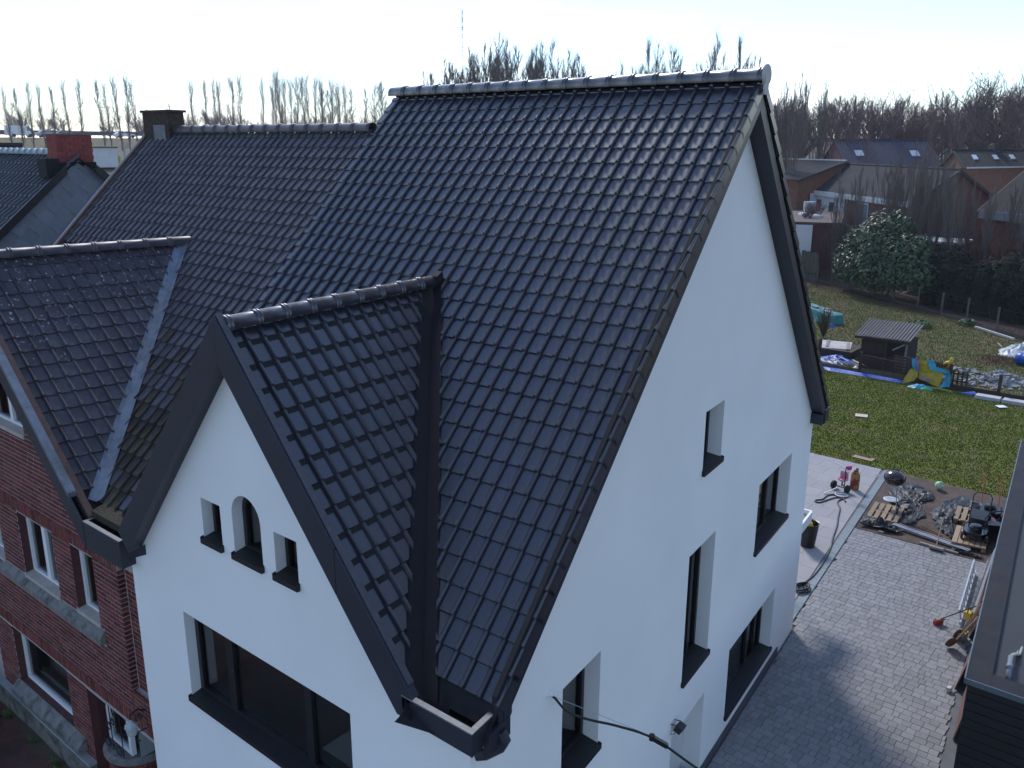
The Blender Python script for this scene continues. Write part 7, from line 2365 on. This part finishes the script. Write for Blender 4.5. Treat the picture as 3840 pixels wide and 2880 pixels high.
for x, y in RL:
    d = Vector((CAM.x - x, CAM.y - y, 0)).normalized()
    m_.v += [Vector((x, y, ZR_)) + d * 4.4, Vector((x, y, ZR_)) - d * 5.2]
for i in range(len(RL) - 1): m_.f.append((2 * i, 2 * i + 1, 2 * i + 3, 2 * i + 2))
m_.build('motorway', M('pale_road_concrete', (0.42, 0.40, 0.38), rough=0.8, var=0.1), kind='structure')
gr_ = thing('guard_rail', (-180, 75, ZR_), 'dark guard rail along the far side of the motorway', 'guard rail')
m_ = MB()
pts = [Vector((x, y, ZR_ + 0.95)) - Vector((CAM.x - x, CAM.y - y, 0)).normalized() * 5.0 for x, y in RL]
for a, b in zip(pts, pts[1:]): m_.beam(a, b, 0.2, 0.9)
m_.build('rail', M('noise_wall', (0.07, 0.065, 0.07), rough=0.8), gr_)
def vehicle(x, y, ang, kind, colr, label):
    f = local(x, y, ang, ZR_ + 0.01)
    t = thing('van' if kind == 'van' else 'car', f((0, 0, 0)), label, 'van' if kind == 'van' else 'car', 'vehicles on the motorway')
    if kind == 'van':
        prof = [(-2.6, 0.35), (2.5, 0.35), (2.55, 0.9), (1.9, 1.15), (1.3, 2.15), (-2.6, 2.2)]; gl = [(1.35, 2.0), (1.82, 1.22), (0.9, 1.22), (0.9, 2.0)]
    else:
        prof = [(-2.1, 0.3), (2.1, 0.3), (2.1, 0.75), (1.1, 0.9), (0.5, 1.42), (-1.2, 1.45), (-1.9, 0.95), (-2.1, 0.9)]; gl = [(0.45, 1.35), (0.95, 0.95), (-1.5, 0.98), (-1.1, 1.36)]
    m_ = MB(); m_.prism([(a, -0.9, b) for a, b in prof], (0, 1.8, 0)).xf(f)
    m_.build('body', M('car_paint_' + colr[0], colr[1], rough=0.3, var=0.05, spec=0.6), t)
    m_ = MB(); m_.prism([(a, -0.91, b) for a, b in gl], (0, 1.82, 0)).xf(f); m_.build('side_window', C_FGLASS, t)
    for wx in (-1.4, 1.4):
        for wy in (-0.85, 0.85):
            m_ = MB(); m_.lathe((wx, wy, 0.33), [(0.33, -0.1), (0.33, 0.1)], 10, axis=(0, 1, 0)).xf(f); m_.build('wheel', C_RUBBER, t)
vehicle(-178.0, 69.2, 1.40, 'van', ('white', (0.7, 0.7, 0.7)), 'white van on the motorway at the far left')
vehicle(-179.4, 75.0, 1.40, 'car', ('silver', (0.35, 0.36, 0.38)), 'silver car second from the left on the motorway')
vehicle(-180.4, 79.0, 1.42, 'car', ('dark', (0.05, 0.05, 0.06)), 'dark car just left of the red chimney on the motorway')
vehicle(-183.0, 92.3, 1.42, 'car', ('white', (0.7, 0.7, 0.7)), 'white car on the motorway right of the red chimney')
def lamp_post(x, y, zb, zt, label, arms=2):
    t = thing('street_lamp', (x, y, zb), label, 'street lamp', 'lamp posts along the motorway')
    m_ = MB(); m_.tube([(x, y, zb), (x, y, zt)], [0.14, 0.08], 6); m_.build('pole', M('lamp_post_grey', (0.28, 0.28, 0.29), rough=0.6), t)
    for s_ in ((-1, 1) if arms == 2 else (1,)):
        m_ = MB(); m_.beam((x, y, zt), (x + 0.3 * s_, y + 0.9 * s_, zt + 0.12), 0.12, 0.08); m_.build('arm', _MC['lamp_post_grey'], t)
lamp_post(-178.9, 67.8, ZR_, 12.7, 'short lamp post by the white van')
lamp_post(-181.7, 88.4, ZR_ - 0.5, 16.3, 'tall lamp post left of the double-armed one beyond the chimney')
lamp_post(-177.2, 90.4, 9.6, 15.6, 'double-armed lamp post above the slate gable')
lamp_post(-102.3, 50.2, 6.8, 9.4, 'small lamp post beside the white cabin', 1)
# cabin and field fence
cb = thing('site_cabin', (-85.4, 39.4, 6.9), 'small white flat-roofed cabin beyond the slate gable', 'cabin')
m_ = MB(); m_.obox((-85.4, 39.4, 8.05), (0.55, 1.05, 0), (-1.4, 0.7, 0), (0, 0, 0.95)); m_.build('wall', C_FWHITE, cb)
m_ = MB(); m_.obox((-85.4, 39.4, 9.06), (0.60, 1.15, 0), (-1.5, 0.75, 0), (0, 0, 0.06)); m_.build('roof', C_FDARK, cb)
m_ = MB(); m_.obox((-84.62, 39.45, 8.1), (0.22, 0.42, 0), (-0.03, 0.015, 0), (0, 0, 0.45)); m_.build('window', C_FGLASS, cb)
m_ = MB(); m_.obox((-84.45, 40.25, 7.6), (0.12, 0.23, 0), (-0.03, 0.015, 0), (0, 0, 0.6)); m_.build('yellow_panel', M('lime_panel', (0.38, 0.42, 0.06), rough=0.7), cb)
# roof beyond the slate-gabled house
t, E0, E1, dn_, wn_, Z = far_house('distant_tiled_house', 'house whose brown ridge shows above the blue-grey roof at the far left', (-36.6, 2.0), (-36.0, 12.2), (-7.0, 1.2), 0, 7.4, 9.35, C_FBRICK, C_FROOF3, over=0.2)
# lattice pylon and its lines
C_PYL = M('pale_steel_lattice', (0.42, 0.43, 0.45), rough=0.6)
py = thing('transmission_tower', (-400.7, 437.8, 10), 'faint steel lattice transmission tower above the ridge', 'tower')
m_ = MB()
cx, cy = -400.7, 437.8
def wd(z): return max(0.5, 5.0 * (1 - (z - 10) / 62)) if z < 66 else 0.55 * (1 - (z - 66) / 30) + 0.12
zs = [10, 22, 32, 41, 49, 56, 62, 68, 73, 78, 83, 88, 91.5]
for a, b in zip(zs, zs[1:]):
    for sx, sy in ((-1, -1), (1, -1), (1, 1), (-1, 1)):
        m_.tube([(cx + sx * wd(a), cy + sy * wd(a), a), (cx + sx * wd(b), cy + sy * wd(b), b)], 0.13, 4)
        nx_, ny_ = -sy, sx
        m_.tube([(cx + sx * wd(a), cy + sy * wd(a), a), (cx + nx_ * wd(b), cy + ny_ * wd(b), b)], 0.08, 3)
m_.build('mast', C_PYL, py)
axd = Vector((0.74, 0.67, 0))
for z, l in ((80, 7.5), (68, 3.0), (56, 3.0)):
    m_ = MB()
    for s_ in (-1, 1):
        m_.tube([Vector((cx, cy, z + 1)), Vector((cx, cy, z)) + axd * l * s_], 0.12, 4)
        m_.tube([Vector((cx, cy, z - 0.4)), Vector((cx, cy, z)) + axd * l * s_], 0.10, 4)
    m_.build('crossarm', C_PYL, py)
for k, (z0, z1, off_) in enumerate(((80, 62, 7.5), (80, 60, -7.5), (68, 52, 3.0))):
    a = Vector((cx, cy, z0)) + axd * off_
    b = Vector((-640, 240, z1))
    pts = [a.lerp(b, i / 20) - Vector((0, 0, 14 * (1 - (2 * i / 20 - 1) ** 2))) for i in range(21)]
    o = MB().tube(pts, 0.07, 3).build('power_line', C_PYL)
    tag(o, ('faint uppermost power line sagging to the left of the tower', 'faint second power line sagging to the left of the tower', 'faint lowest power line sagging to the left of the tower')[k], 'power line', 'power lines')

# ---- thin air between here and the far trees
hz = MB().box(-900, 700, -400, 900, -3.0, 110.0).build('haze', None)
hm = bpy.data.materials.new('haze_air')
hm.use_nodes = True
ht = hm.node_tree
ht.nodes.clear()
ho = ht.nodes.new('ShaderNodeOutputMaterial')
hv = ht.nodes.new('ShaderNodeVolumePrincipled')
hv.inputs['Color'].default_value = (0.86, 0.90, 1.0, 1)
hv.inputs['Density'].default_value = 0.00028
hv.inputs['Anisotropy'].default_value = 0.3
ht.links.new(hv.outputs[0], ho.inputs['Volume'])
hz.data.materials.append(hm)
tag(hz, 'thin pale haze filling the air over the gardens', 'haze', kind='stuff')
